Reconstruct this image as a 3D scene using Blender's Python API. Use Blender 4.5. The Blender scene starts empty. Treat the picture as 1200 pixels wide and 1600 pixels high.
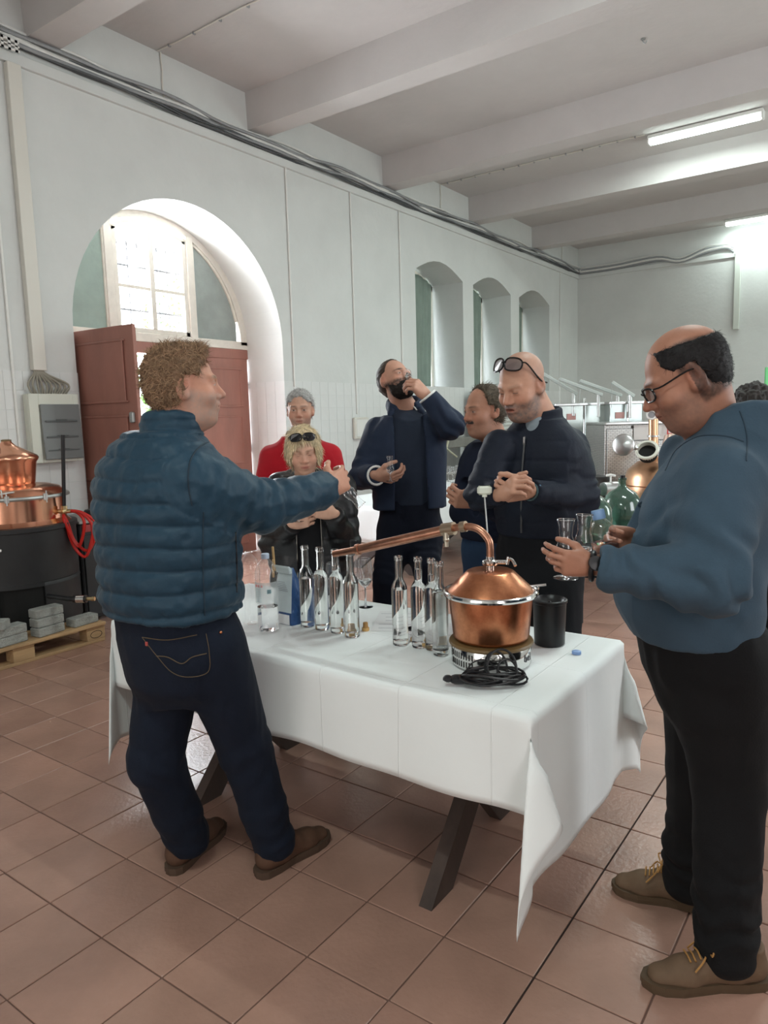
import bpy, math, random
import numpy as np
from mathutils import Matrix, Vector

# ---------------------------------------------------------------- camera, world, lights, exposure
SC = bpy.context.scene
COL = SC.collection
CAM = np.array([2.79223643, -1.41675198, 1.5471845])
RT = np.array([0.81308065, 0.58146643, -0.02822496])
UP = np.array([-0.05114849, 0.11965063, 0.99149763])
FW = np.array([-0.57989972, 0.80472388, -0.12702674])
FPX = 1132.78
cd = bpy.data.cameras.new('camera'); co = bpy.data.objects.new('camera', cd); COL.objects.link(co)
cd.sensor_fit = 'HORIZONTAL'; cd.sensor_width = 36.0; cd.lens = 36.0 * FPX / 1200.0
cd.clip_start = 0.05; cd.clip_end = 200
co.matrix_world = Matrix(((RT[0], UP[0], -FW[0], CAM[0]), (RT[1], UP[1], -FW[1], CAM[1]), (RT[2], UP[2], -FW[2], CAM[2]), (0, 0, 0, 1)))
SC.camera = co
vs = SC.view_settings
vs.view_transform = 'Standard'; vs.look = 'None'; vs.gamma = 1.0; vs.use_curve_mapping = False
vs.exposure = EXPOSURE = 0.36
SC.display_settings.display_device = 'sRGB'

w = bpy.data.worlds.new('sky'); SC.world = w; w.use_nodes = True
bg = w.node_tree.nodes['Background']; bg.inputs[0].default_value = (0.86, 0.93, 1.0, 1); bg.inputs[1].default_value = 11.0

def area(name, loc, rot, sx, sy, power, color):
    l = bpy.data.lights.new(name, 'AREA'); l.shape = 'RECTANGLE'; l.size = sx; l.size_y = sy
    l.energy = power; l.color = color
    o = bpy.data.objects.new(name, l); COL.objects.link(o); o.location = loc; o.rotation_euler = rot
    return o
R90 = math.pi / 2
# added daylight fill by the right and back walls, which have no openings
area('added_fill_right', (5.35, 3.2, 2.6), (0, R90, 0), 2.6, 1.6, 70, (0.93, 0.97, 1.0))
area('added_fill_right', (5.35, 8.2, 2.6), (0, R90, 0), 2.6, 1.6, 70, (0.88, 1.0, 0.97))
area('added_fill_right', (5.35, -2.2, 2.6), (0, R90, 0), 2.6, 1.6, 50, (1.0, 0.95, 0.95))
area('added_fill_back', (1.0, -4.9, 1.6), (-R90, 0, 0), 2.6, 2.6, 60, (1.0, 0.95, 0.93))
# daylight in the arched doorway and the three curtained windows
area('daylight_arch_window', (-3.9, 3.5, 3.0), (0, -R90 , 0), 1.0, 1.0, 150, (0.93, 0.97, 1.0))

# ---------------------------------------------------------------- helpers
def W(px, py, depth):
    """room point seen at (px,py) of the 1200x1600 frame at a given distance along the view axis"""
    return CAM + (FW + RT * ((px - 600) / FPX) + UP * ((800 - py) / FPX)) * depth
def Wz(px, py, z):
    d = FW + RT * ((px - 600) / FPX) + UP * ((800 - py) / FPX)
    return CAM + d * ((z - CAM[2]) / d[2])

MATS = {}
def mat(name, color, rough=0.6, metal=0.0, noise=None, var=0.0, bump=0.0, bscale=40, spec=0.5, trans=0, ior=1.45,
        emit=None, es=0, attr=None, coat=0, sheen=0, stretch=None, var2=None, alpha=None, bdist=0.02):
    if name in MATS: return MATS[name]
    m = bpy.data.materials.new(name); m.use_nodes = True; MATS[name] = m
    nt = m.node_tree; b = nt.nodes['Principled BSDF']
    if len(color) == 3: color = (*color, 1)
    b.inputs['Base Color'].default_value = color
    b.inputs['Roughness'].default_value = rough; b.inputs['Metallic'].default_value = metal
    b.inputs['Specular IOR Level'].default_value = spec
    b.inputs['Transmission Weight'].default_value = trans; b.inputs['IOR'].default_value = ior
    if coat: b.inputs['Coat Weight'].default_value = coat; b.inputs['Coat Roughness'].default_value = .15
    if sheen: b.inputs['Sheen Weight'].default_value = sheen; b.inputs['Sheen Roughness'].default_value = .5
    if alpha is not None: b.inputs['Alpha'].default_value = alpha
    if emit: b.inputs['Emission Color'].default_value = (*emit, 1); b.inputs['Emission Strength'].default_value = es
    tc = nt.nodes.new('ShaderNodeTexCoord'); mp = nt.nodes.new('ShaderNodeMapping')
    nt.links.new(tc.outputs['Object'], mp.inputs[0])
    if stretch: mp.inputs['Scale'].default_value = stretch
    src = None
    if attr:
        a = nt.nodes.new('ShaderNodeAttribute'); a.attribute_name = attr; src = a.outputs['Color']
    if var:
        n = nt.nodes.new('ShaderNodeTexNoise'); n.inputs['Scale'].default_value = noise or 5; n.inputs['Detail'].default_value = 6
        n.inputs['Roughness'].default_value = .65
        nt.links.new(mp.outputs[0], n.inputs['Vector'])
        r = nt.nodes.new('ShaderNodeMapRange'); r.inputs[1].default_value = .3; r.inputs[2].default_value = .7
        r.inputs[3].default_value = 1 - var; r.inputs[4].default_value = 1 + var
        nt.links.new(n.outputs[0], r.inputs[0])
        if var2:
            mx = nt.nodes.new('ShaderNodeMixRGB'); mx.inputs[1].default_value = color; mx.inputs[2].default_value = (*var2, 1)
            r.inputs[3].default_value = 0; r.inputs[4].default_value = var
            nt.links.new(r.outputs[0], mx.inputs[0]); src = mx.outputs[0]
        else:
            hs = nt.nodes.new('ShaderNodeHueSaturation'); hs.inputs['Color'].default_value = color
            if src: nt.links.new(src, hs.inputs['Color'])
            nt.links.new(r.outputs[0], hs.inputs['Value']); src = hs.outputs[0]
    if src: nt.links.new(src, b.inputs['Base Color'])
    if bump:
        n = nt.nodes.new('ShaderNodeTexNoise'); n.inputs['Scale'].default_value = bscale; n.inputs['Detail'].default_value = 4
        nt.links.new(mp.outputs[0], n.inputs['Vector'])
        bp = nt.nodes.new('ShaderNodeBump'); bp.inputs['Strength'].default_value = bump; bp.inputs['Distance'].default_value = bdist
        nt.links.new(n.outputs[0], bp.inputs['Height']); nt.links.new(bp.outputs[0], b.inputs['Normal'])
    return m

def thin_glass(name, tint=(1, 1, 1), rough=0.0, refl=1.0):
    if name in MATS: return MATS[name]
    m = bpy.data.materials.new(name); m.use_nodes = True; MATS[name] = m
    nt = m.node_tree; nt.nodes.remove(nt.nodes['Principled BSDF']); out = nt.nodes['Material Output']
    t = nt.nodes.new('ShaderNodeBsdfTransparent'); t.inputs[0].default_value = (*tint, 1)
    g = nt.nodes.new('ShaderNodeBsdfGlossy'); g.inputs['Roughness'].default_value = rough; g.inputs[0].default_value = (1, 1, 1, 1)
    f = nt.nodes.new('ShaderNodeLayerWeight'); f.inputs['Blend'].default_value = .5
    pw = nt.nodes.new('ShaderNodeMath'); pw.operation = 'POWER'; pw.inputs[1].default_value = 3.5
    ma = nt.nodes.new('ShaderNodeMath'); ma.operation = 'MULTIPLY_ADD'; ma.inputs[1].default_value = .55; ma.inputs[2].default_value = .05
    nt.links.new(f.outputs['Facing'], pw.inputs[0]); nt.links.new(pw.outputs[0], ma.inputs[0])
    mu = nt.nodes.new('ShaderNodeMath'); mu.operation = 'MULTIPLY'; mu.inputs[1].default_value = refl; mu.use_clamp = True
    mx = nt.nodes.new('ShaderNodeMixShader')
    nt.links.new(ma.outputs[0], mu.inputs[0]); nt.links.new(mu.outputs[0], mx.inputs[0])
    nt.links.new(t.outputs[0], mx.inputs[1]); nt.links.new(g.outputs[0], mx.inputs[2]); nt.links.new(mx.outputs[0], out.inputs[0])
    return m

def tagp(o, label=None, cat=None, group=None, kind=None):
    if label: o['label'] = label
    if cat: o['category'] = cat
    if group: o['group'] = group
    if kind: o['kind'] = kind
    return o
def thing(name, label, cat, loc=(0, 0, 0), group=None, rotz=0):
    o = bpy.data.objects.new(name, None); COL.objects.link(o); o.location = tuple(float(v) for v in loc); o.rotation_euler = (0, 0, rotz)
    o.empty_display_size = .1
    return tagp(o, label, cat, group)
def mk(name, V, Fc, m, parent=None, smooth=False, mi=None):
    me = bpy.data.meshes.new(name)
    V = np.asarray(V, dtype=np.float32).reshape(-1, 3)
    if isinstance(Fc, np.ndarray):
        nf, k = Fc.shape
        me.vertices.add(len(V)); me.vertices.foreach_set('co', V.ravel())
        me.loops.add(nf * k); me.loops.foreach_set('vertex_index', Fc.astype(np.int32).ravel())
        me.polygons.add(nf); me.polygons.foreach_set('loop_start', np.arange(nf, dtype=np.int32) * k)
        me.update(calc_edges=True)
    else:
        me.from_pydata([tuple(map(float, v)) for v in V], [], Fc)
    ms = m if isinstance(m, (list, tuple)) else [m]
    for x in ms: me.materials.append(x)
    if smooth: me.polygons.foreach_set('use_smooth', [True] * len(me.polygons))
    if mi is not None: me.polygons.foreach_set('material_index', mi)
    me.update()
    o = bpy.data.objects.new(name, me); COL.objects.link(o)
    if parent: o.parent = parent
    return o

def rotm(axis, ang): return np.array(Matrix.Rotation(ang, 3, Vector(axis)))
def frame_from(d, hint=(0, 0, 1)):
    d = np.asarray(d, float); d = d / np.linalg.norm(d); h = np.asarray(hint, float)
    if abs(d @ h) > .97 * np.linalg.norm(h): h = np.array([1., 0, 0]) if abs(d[0]) < .9 else np.array([0, 1., 0])
    u = np.cross(h, d); u /= np.linalg.norm(u); v = np.cross(d, u)
    return u, v, d

class MB:
    def __init__(s): s.V = []; s.F = []; s.M = []; s.cm = 0
    def add(s, vs_, fs):
        n = len(s.V); s.V += [tuple(map(float, v)) for v in vs_]; s.F += [tuple(i + n for i in f) for f in fs]; s.M += [s.cm] * len(fs); return s
    def box(s, c, size, R=None, bev=0.0):
        hx, hy, hz = [v / 2 for v in size]; c = np.array(c, float)
        if bev <= 0:
            P = [(-hx, -hy, -hz), (hx, -hy, -hz), (hx, hy, -hz), (-hx, hy, -hz), (-hx, -hy, hz), (hx, -hy, hz), (hx, hy, hz), (-hx, hy, hz)]
            Fs = [(0, 3, 2, 1), (4, 5, 6, 7), (0, 1, 5, 4), (1, 2, 6, 5), (2, 3, 7, 6), (3, 0, 4, 7)]
        else:
            b = min(bev, hx * .9, hy * .9, hz * .9); P = []
            for z, i in ((-hz, b), (-hz + b, 0), (hz - b, 0), (hz, b)):
                x, y = hx - i, hy - i; c2 = b
                P += [(-x + c2, -y, z), (x - c2, -y, z), (x, -y + c2, z), (x, y - c2, z), (x - c2, y, z), (-x + c2, y, z), (-x, y - c2, z), (-x, -y + c2, z)]
            Fs = [tuple(reversed(range(8))), tuple(range(24, 32))]
            for k in range(3):
                for j in range(8): Fs.append((k * 8 + j, k * 8 + (j + 1) % 8, k * 8 + 8 + (j + 1) % 8, k * 8 + 8 + j))
        P = np.array(P)
        if R is not None: P = P @ np.asarray(R).T
        return s.add(P + c, Fs)
    def box2(s, lo, hi, bev=0.0):
        lo = np.array(lo, float); hi = np.array(hi, float); return s.box((lo + hi) / 2, hi - lo, None, bev)
    def lathe(s, prof, o=(0, 0, 0), ax=(0, 0, 1), n=24, caps=True, sx=1, sy=1, arc=None):
        u, v, d = frame_from(ax); o = np.array(o, float); P = []; Fs = []
        closed = arc is None; m = n if closed else n + 1; A = 2 * math.pi if closed else arc[1] - arc[0]; a0 = 0 if closed else arc[0]
        for r, z in prof:
            for j in range(m):
                a = a0 + A * j / n; P.append(o + d * z + u * (r * math.cos(a) * sx) + v * (r * math.sin(a) * sy))
        for k in range(len(prof) - 1):
            for j in range(n):
                j2 = (j + 1) % m; Fs.append((k * m + j, k * m + j2, (k + 1) * m + j2, (k + 1) * m + j))
        if caps and closed:
            if prof[0][0] > 1e-5: Fs.append(tuple(reversed(range(m))))
            if prof[-1][0] > 1e-5: Fs.append(tuple((len(prof) - 1) * m + j for j in range(m)))
        return s.add(P, Fs)
    def cyl(s, a, b, r, r2=None, n=16):
        a = np.array(a, float); b = np.array(b, float); L = np.linalg.norm(b - a)
        return s.lathe([(r, 0), (r if r2 is None else r2, L)], a, b - a, n)
    def tube(s, pts, r, n=8, closed=False, flat=None):
        pts = [np.array(q, float) for q in pts]; N = len(pts); rr = r if isinstance(r, (list, tuple)) else [r] * N
        P = []; Fs = []; u = None
        for i, q in enumerate(pts):
            if closed: t = pts[(i + 1) % N] - pts[i - 1]
            else: t = pts[min(i + 1, N - 1)] - pts[max(i - 1, 0)]
            t = t / (np.linalg.norm(t) + 1e-12)
            if u is None: u, v, _ = frame_from(t)
            else:
                u = u - t * (u @ t); u /= (np.linalg.norm(u) + 1e-12); v = np.cross(t, u)
            for j in range(n):
                a = 2 * math.pi * j / n; P.append(q + (u * math.cos(a) + v * math.sin(a)) * rr[i])
        for i in range(N if closed else N - 1):
            i2 = (i + 1) % N
            for j in range(n): Fs.append((i * n + j, i * n + (j + 1) % n, i2 * n + (j + 1) % n, i2 * n + j))
        if not closed: Fs += [tuple(reversed(range(n))), tuple((N - 1) * n + j for j in range(n))]
        return s.add(P, Fs)
    def prism(s, poly, z0, z1, M=None):
        n = len(poly); P = [(x, y, z0) for x, y in poly] + [(x, y, z1) for x, y in poly]
        if M is not None: P = [M(q) for q in P]
        return s.add(P, [tuple(reversed(range(n))), tuple(range(n, 2 * n))] + [(i, (i + 1) % n, n + (i + 1) % n, n + i) for i in range(n)])
    def sphere(s, c, r, n=12, m=8, R=None):
        r = np.array([r] * 3 if np.isscalar(r) else r, float); P = [(0, 0, -1)]
        for i in range(1, m):
            a = -math.pi / 2 + math.pi * i / m
            P += [(math.cos(a) * math.cos(2 * math.pi * j / n), math.cos(a) * math.sin(2 * math.pi * j / n), math.sin(a)) for j in range(n)]
        P.append((0, 0, 1)); Fs = []
        for j in range(n): Fs.append((0, 1 + (j + 1) % n, 1 + j))
        for i in range(m - 2):
            for j in range(n): Fs.append((1 + i * n + j, 1 + i * n + (j + 1) % n, 1 + (i + 1) * n + (j + 1) % n, 1 + (i + 1) * n + j))
        k = 1 + (m - 2) * n
        for j in range(n): Fs.append((k + j, k + (j + 1) % n, len(P) - 1))
        P = np.array(P) * r
        if R is not None: P = P @ np.asarray(R).T
        return s.add(P + np.array(c, float), Fs)
    def build(s, name, m, parent=None, smooth=False, off=None, label=None):
        V = np.array(s.V, float)
        if off is not None: V = V - np.array(off, float)
        elif parent is not None and parent.type == 'EMPTY': V = V - np.array(parent.location)
        elif parent is not None and parent.parent is not None: V = V - np.array(parent.parent.location)
        o = mk(name, V, s.F, m, parent, smooth, s.M if any(s.M) else None)
        if smooth:
            try: o.data.set_sharp_from_angle(angle=math.radians(40))
            except Exception: pass
        if label: o['label'] = label
        return o
def bez(pts, n=10):
    """Catmull-Rom through points"""
    pts = [np.array(q, float) for q in pts]; out = []
    P = [2 * pts[0] - pts[1]] + pts + [2 * pts[-1] - pts[-2]]
    for i in range(1, len(P) - 2):
        for k in range(n):
            t = k / n; a, b, c, d = P[i - 1:i + 3]
            out.append(.5 * ((2 * b) + (-a + c) * t + (2 * a - 5 * b + 4 * c - d) * t * t + (-a + 3 * b - 3 * c + d) * t ** 3))
    out.append(pts[-1]); return out
def copy_thing(src, loc, label=None, group=None, rotz=None, name=None):
    r = src.copy(); COL.objects.link(r); r.location = tuple(float(v) for v in loc)
    if rotz is not None: r.rotation_euler = (0, 0, rotz)
    if label: r['label'] = label
    if group: r['group'] = group
    for ch in list(src.children):
        c = ch.copy(); COL.objects.link(c); c.parent = r
        for g in list(ch.children):
            d = g.copy(); COL.objects.link(d); d.parent = c
    return r

# ---------------------------------------------------------------- materials of the room
M_plaster = mat('white_plaster', (.66, .675, .66), .8, noise=1.3, var=.05, bump=.25, bscale=18, bdist=.01)
M_ceil = mat('ceiling_paint', (.56, .54, .53), .85, noise=.9, var=.06, bump=.3, bscale=12, bdist=.012)
M_dado = mat('white_tile', (.70, .71, .70), .28, noise=3, var=.03)
M_grout = mat('tile_grout', (.62, .62, .60), .9)
M_tile = mat('terracotta_tile', (.42, .27, .215), .34, noise=2.2, var=.16, bump=.08, bscale=60)
M_fgrout = mat('floor_grout', (.16, .09, .07), .9)
M_frame = mat('cream_paint', (.72, .67, .60), .55, noise=8, var=.08)
M_door = mat('red_brown_door_paint', (.34, .15, .115), .45, noise=4, var=.15, stretch=(1, 1, .3))
M_curtain = mat('grey_green_cloth', (.25, .31, .27), .9, noise=3, var=.1)
M_pvc = mat('cream_pvc', (.70, .68, .62), .5)
M_pvcw = mat('white_pvc', (.76, .76, .73), .5)
M_cableg = mat('grey_cable', (.30, .31, .32), .55)
M_cabled = mat('dark_cable', (.09, .095, .10), .5)
M_clear = thin_glass('clear_thin_glass')
M_steel = mat('steel', (.62, .63, .63), .28, 1.0, noise=6, var=.1)
M_steeld = mat('dull_steel', (.42, .44, .44), .42, .9, noise=3, var=.15)
M_black = mat('black_plastic', (.012, .012, .014), .35)
M_blackp = mat('matt_black_steel', (.018, .019, .021), .5, noise=3, var=.3)
M_white = mat('white_paint', (.8, .8, .78), .5)
M_wood = mat('pallet_wood', (.42, .27, .14), .75, noise=6, var=.3, stretch=(1, .2, 1), bump=.3, bscale=40)
M_dwood = mat('dark_wood', (.055, .035, .028), .6, noise=7, var=.4, stretch=(1, 1, .2))
M_conc = mat('grey_concrete', (.32, .33, .31), .9, noise=20, var=.2, bump=.6, bscale=90)

# ---------------------------------------------------------------- setting: walls
XW, YF, YB, XR, ZC = -3.02, 13.9, -5.0, 5.5, 4.98
ZD = 2.015       # top of the white tile dado
AC, AR, AZ = 3.485, 1.285, 2.41      # arch centre y, radius, spring height
WINS = [(7.57, 8.95), (9.29, 10.67), (11.01, 12.39)]
SILL = 2.0
def win_arch(y0, y1, n=8, zt=3.66, rise=.2):
    return [(y0 + (y1 - y0) * i / n, zt + rise * math.sin(math.pi * i / n)) for i in range(n + 1)]
XB = -3.62      # plane of the door and window frames
# wall with its openings, built in columns; thickness from XW back to XB
b = MB()
def wallquad(ya, yb, za0, zb0, za1, zb1): # front face quad, bottom za0(at ya) zb0(at yb), top za1, zb1
    b.add([(XW, ya, za0), (XW, yb, zb0), (XW, yb, zb1), (XW, ya, za1)], [(0, 1, 2, 3)])
wallquad(YB, 2.2, 0, 0, ZC, ZC)
na = 32
arch = [(AC - AR * math.cos(math.pi * i / na), AZ + AR * math.sin(math.pi * i / na)) for i in range(na + 1)]
for (y0, z0), (y1, z1) in zip(arch, arch[1:]): wallquad(y0, y1, z0, z1, ZC, ZC)
wallquad(AC + AR, WINS[0][0], 0, 0, ZC, ZC)
for i, (y0, y1) in enumerate(WINS):
    wallquad(y0, y1, 0, 0, SILL, SILL)
    wa = win_arch(y0, y1)
    for (a0, c0), (a1, c1) in zip(wa, wa[1:]): wallquad(a0, a1, c0, c1, ZC, ZC)
    wallquad(y1, WINS[i + 1][0] if i < 2 else YF, 0, 0, ZC, ZC)
    # reveals
    b.add([(XW, y0, SILL), (XB, y0, SILL), (XB, y1, SILL), (XW, y1, SILL)], [(0, 1, 2, 3)])
    b.add([(XW, y0, SILL), (XB, y0, SILL), (XB, y0, wa[0][1]), (XW, y0, wa[0][1])], [(3, 2, 1, 0)])
    b.add([(XW, y1, SILL), (XB, y1, SILL), (XB, y1, wa[0][1]), (XW, y1, wa[0][1])], [(0, 1, 2, 3)])
    for (a0, c0), (a1, c1) in zip(wa, wa[1:]): b.add([(XW, a0, c0), (XB, a0, c0), (XB, a1, c1), (XW, a1, c1)], [(3, 2, 1, 0)])
# arch reveal
b.add([(XW, AC - AR, 0), (XB, AC - AR, 0), (XB, AC - AR, AZ), (XW, AC - AR, AZ)], [(3, 2, 1, 0)])
b.add([(XW, AC + AR, 0), (XB, AC + AR, 0), (XB, AC + AR, AZ), (XW, AC + AR, AZ)], [(0, 1, 2, 3)])
for (y0, z0), (y1, z1) in zip(arch, arch[1:]): b.add([(XW, y0, z0), (XB, y0, z0), (XB, y1, z1), (XW, y1, z1)], [(3, 2, 1, 0)])
# outer shell so that no light leaks
b.box2((-3.75, YB, 0), (XB - .001, AC - AR, ZC)); b.box2((-3.75, AC + AR, 0), (XB - .001, WINS[0][0], ZC)); b.box2((-3.75, WINS[2][1], 0), (XB - .001, YF, ZC))
b.box2((-3.75, WINS[0][1], 0), (XB - .001, WINS[1][0], ZC)); b.box2((-3.75, WINS[1][1], 0), (XB - .001, WINS[2][0], ZC))
for y0, y1 in WINS: b.box2((-3.75, y0, 0), (XB - .001, y1, SILL)); b.box2((-3.75, y0, 3.9), (XB - .001, y1, ZC))
for (y0, z0), (y1, z1) in zip(arch, arch[1:]):
    zz = min(z0, z1); b.add([(XB - .001, y0, z0), (XB - .001, y1, z1), (XB - .001, y1, ZC), (XB - .001, y0, ZC)], [(0, 1, 2, 3)])
wall_left = tagp(b.build('wall_left', M_plaster), kind='structure')
b = MB(); b.box2((XB - .1, YF, 0), (XR + .1, YF + .2, ZC)); wall_far = tagp(b.build('wall_far', M_plaster), kind='structure')
b = MB()
b.box2((XR, YB, 0), (XR + .15, YF, ZC)); tagp(b.build('wall_right', M_plaster), kind='structure')
b = MB(); b.box2((XB, YB - .15, 0), (XR, YB, ZC)); tagp(b.build('wall_back', M_plaster), kind='structure')
b = MB(); b.box2((XB - .2, YB - .2, ZC), (XR + .2, YF + .2, ZC + .2))
ceiling = tagp(b.build('ceiling', M_ceil), kind='structure')
for y0 in (-2.82, -.42, 1.98, 4.38, 6.83, 9.17, 11.57):
    b = MB(); zb = 4.61
    # slightly tapered beam
    for yy in (0,):
        w0, w1 = .15, .135
        c = y0 + .14
        P = [(XW, c - w0, ZC), (XW, c + w0, ZC), (XW, c + w1, zb), (XW, c - w1, zb)]
        P += [(XR, y, z) for _, y, z in P]
        b.add(P, [(0, 1, 2, 3), (7, 6, 5, 4), (0, 4, 5, 1), (1, 5, 6, 2), (2, 6, 7, 3), (3, 7, 4, 0)])
    b.build('beam', M_ceil, ceiling)
# board band along the wall below the cables
b = MB(); b.box2((XW - .01, 1.5, 4.365), (XW + .035, YF, 4.45), .004); tagp(b.build('trim_1', M_plaster), kind='structure')
b = MB(); b.box2((XW, YF - .035, 4.365), (.05, YF + .01, 4.45), .004); tagp(b.build('trim_2', M_plaster), kind='structure')

# white dado tiles on the window wall, far wall tiles joined
TS = .155
def tile_mesh(sx, sz, th=.006, name='tile', m=M_dado):
    q = MB(); q.box((0, 0, 0), (th, sx - .004, sz - .004), None, .0015); o = q.build(name, m); return o
cands = []
def cols(y0, y1):
    n = max(1, round((y1 - y0) / TS)); return [(y0 + (y1 - y0) * i / n, y0 + (y1 - y0) * (i + 1) / n) for i in range(n)]
NR = 13
for (ya, yb) in ((.6, 2.2), (4.77, YF)):
    for c0, c1 in cols(ya, yb):
        for r in range(NR):
            z0 = ZD * r / NR; cands.append((XW + .0015, (c0 + c1) / 2, z0 + ZD / NR / 2, c1 - c0))
cands.sort(key=lambda t: np.linalg.norm(np.array(t[:3]) - CAM))
q = MB(); q.box((0, 0, 0), (.003, TS - .003, ZD / NR - .003), None, .0008)
proto = q.build('wall_tile', M_dado, wall_left, off=(0, 0, 0)); pm = proto.data
def vis(P):
    d = np.array(P) - CAM; z = d @ FW
    if z < .1: return False
    x = 600 + FPX * (d @ RT) / z; y = 800 - FPX * (d @ UP) / z
    return -60 < x < 1260 and -60 < y < 1660
visc = [t for t in cands if vis(t[:3])]
first = True
rest = [t for t in cands if not vis(t[:3])]
for t in visc[:300]:
    if first: o = proto; first = False
    else:
        o = proto.copy(); COL.objects.link(o)
    o.location = t[:3]; o.scale = (1, t[3] / TS, 1)
q = MB()
for t in visc[300:] + rest: q.box(t[:3], (.003, t[3] - .003, ZD / NR - .003))
for xx in (0,):
    for r in range(NR):
        for k in range(4):
            q.box((XB + .08 + .15 * k, AC + AR - .003, ZD * (r + .5) / NR), (.148, .003, ZD / NR - .0022))
            q.box((XB + .08 + .15 * k, AC - AR + .003, ZD * (r + .5) / NR), (.148, .003, ZD / NR - .0022))
tagp(q.build('wall_tiles', M_dado, wall_left, off=(0, 0, 0)), kind='stuff')
q = MB()
for r in range(NR):
    for k in range(54): q.box((XW + TS * (k + .5), YF - .0015, ZD * (r + .5) / NR), (TS - .0022, .003, ZD / NR - .0022))
tagp(q.build('wall_tiles', M_dado, wall_far, off=(0, 0, 0)), kind='stuff')

# ---------------------------------------------------------------- floor of terracotta tiles
T = .29
b = MB(); b.box2((XB - .1, YB, -.1), (XR, YF, -.004)); floor = tagp(b.build('floor', M_fgrout), kind='structure')
q = MB(); q.box((0, 0, -.0095), (T - .005, T - .005, .019), None, .002)
proto = q.build('floor_tile', M_tile, floor, off=(0, 0, 0))
def tile_mat(i):
    k = .96 + .08 * ((i * 7919) % 97) / 97; h = .985 + .03 * ((i * 104729) % 89) / 89
    return mat('terracotta_tile_%d' % i, (.355 * k, .208 * k * h, .158 * k * h), .27, noise=2.2, var=.16, bump=.08, bscale=60)
variants = []
for i in range(5):
    me = proto.data.copy(); me.materials[0] = tile_mat(i); variants.append(me)
cells = [(i, j) for i in range(-13, 19) for j in range(-17, 48)]
def cc(c): return ((c[0] + .5) * T, (c[1] + .5) * T, 0)
vis_c = sorted([c for c in cells if vis(cc(c))], key=lambda c: np.linalg.norm(np.array(cc(c)) - CAM))
vset = set(vis_c[:300]); first = True
rnd = random.Random(3)
for c in vis_c[:300]:
    o = proto if first else proto.copy()
    if not first: COL.objects.link(o)
    first = False
    o.data = variants[rnd.randrange(5)]; o.location = cc(c); o.rotation_euler = (0, 0, R90 * rnd.randrange(4))
q = MB()
for c in cells:
    if c not in vset:
        x, y, _ = cc(c)
        if x > XR or y > YF: continue
        q.box((x, y, -.0095), (T - .005, T - .005, .019))
tagp(q.build('floor_tiles', variants[0].materials[0], floor, off=(0, 0, 0)), kind='stuff')

q = MB(); q.box2((7 * T - .002, -.3, -.003), (7 * T + .002, 2.6, -.0008)); q.build('dark_joint', mat('joint_black', (.03, .015, .012), .9), floor, off=(0, 0, 0))
# ---------------------------------------------------------------- arched doorway: frame, fanlight, leaves
dr = tagp(thing('door_1', None, None, (XB, AC, 0)), kind='structure')
def arcband(q, r0, r1, x0, x1, a0=0, a1=math.pi, n=28):
    for i in range(n):
        t0 = a0 + (a1 - a0) * i / n; t1 = a0 + (a1 - a0) * (i + 1) / n
        P = [(x, AC - r * math.cos(t), AZ + .04 + r * math.sin(t)) for x in (x0, x1) for t in (t0, t1) for r in (r0, r1)]
        q.add(P, [(0, 1, 3, 2), (4, 6, 7, 5), (0, 2, 6, 4), (1, 5, 7, 3), (0, 4, 5, 1), (2, 3, 7, 6)])
ZT = 2.46
q = MB(); arcband(q, AR - .1, AR - .005, XB - .04, XB + .04)
q.box2((XB - .04, AC - AR, ZT - .06), (XB + .04, AC + AR, ZT + .03), .005)
for yy in (AC - .50, AC + .50):
    q.box2((XB - .04, yy - .045, ZT), (XB + .045, yy + .045, AZ + math.sqrt(max(.01, (AR - .06) ** 2 - .5 ** 2)) + .02), .005)
q.build('door_frame', M_frame, dr)
q = MB(); q.box2((XB - .03, AC - AR, ZT - .17), (XB + .035, AC + AR, ZT - .06), .005); q.build('transom_rail', M_door, dr)
# fanlight window with arched head
q = MB(); y0, y1 = AC - .45, AC + .45
def archz(y, r): return AZ + .04 + math.sqrt(max(0, r * r - (y - AC) ** 2))
ns = 14
for i in range(ns):
    ya = y0 + (y1 - y0) * i / ns; yb = y0 + (y1 - y0) * (i + 1) / ns
    za, zb_ = archz(ya, AR - .13), archz(yb, AR - .13)
    P = [(x, y, z) for x in (XB - .02, XB + .03) for y, z in ((ya, za - .06), (yb, zb_ - .06), (yb, zb_), (ya, za))]
    q.add(P, [(3, 2, 1, 0), (4, 5, 6, 7), (0, 1, 5, 4), (2, 3, 7, 6), (1, 2, 6, 5), (0, 4, 7, 3)])
q.box2((XB - .02, y0, ZT + .03), (XB + .03, y0 + .05, archz(y0, AR - .15)), .004); q.box2((XB - .02, y1 - .05, ZT + .03), (XB + .03, y1, archz(y1, AR - .15)), .004)
q.box2((XB - .02, y0, ZT + .03), (XB + .03, y1, ZT + .08), .004)
q.box2((XB - .02, AC - .03, ZT + .08), (XB + .035, AC + .03, archz(AC, AR - .15)), .004)
q.box2((XB - .015, y0 + .05, 2.92), (XB + .025, y1 - .05, 2.955), .004)
win1 = q.build('window_sash', M_frame, dr)
for (a, c, d, e) in ((y0 + .05, AC - .03, ZT + .08, 2.92), (AC + .03, y1 - .05, ZT + .08, 2.92), (y0 + .05, AC - .03, 2.955, 3.42), (AC + .03, y1 - .05, 2.955, 3.42)):
    q = MB(); q.box2((XB - .003, a, d), (XB + .001, c, e)); q.build('pane', M_clear, win1)
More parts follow.
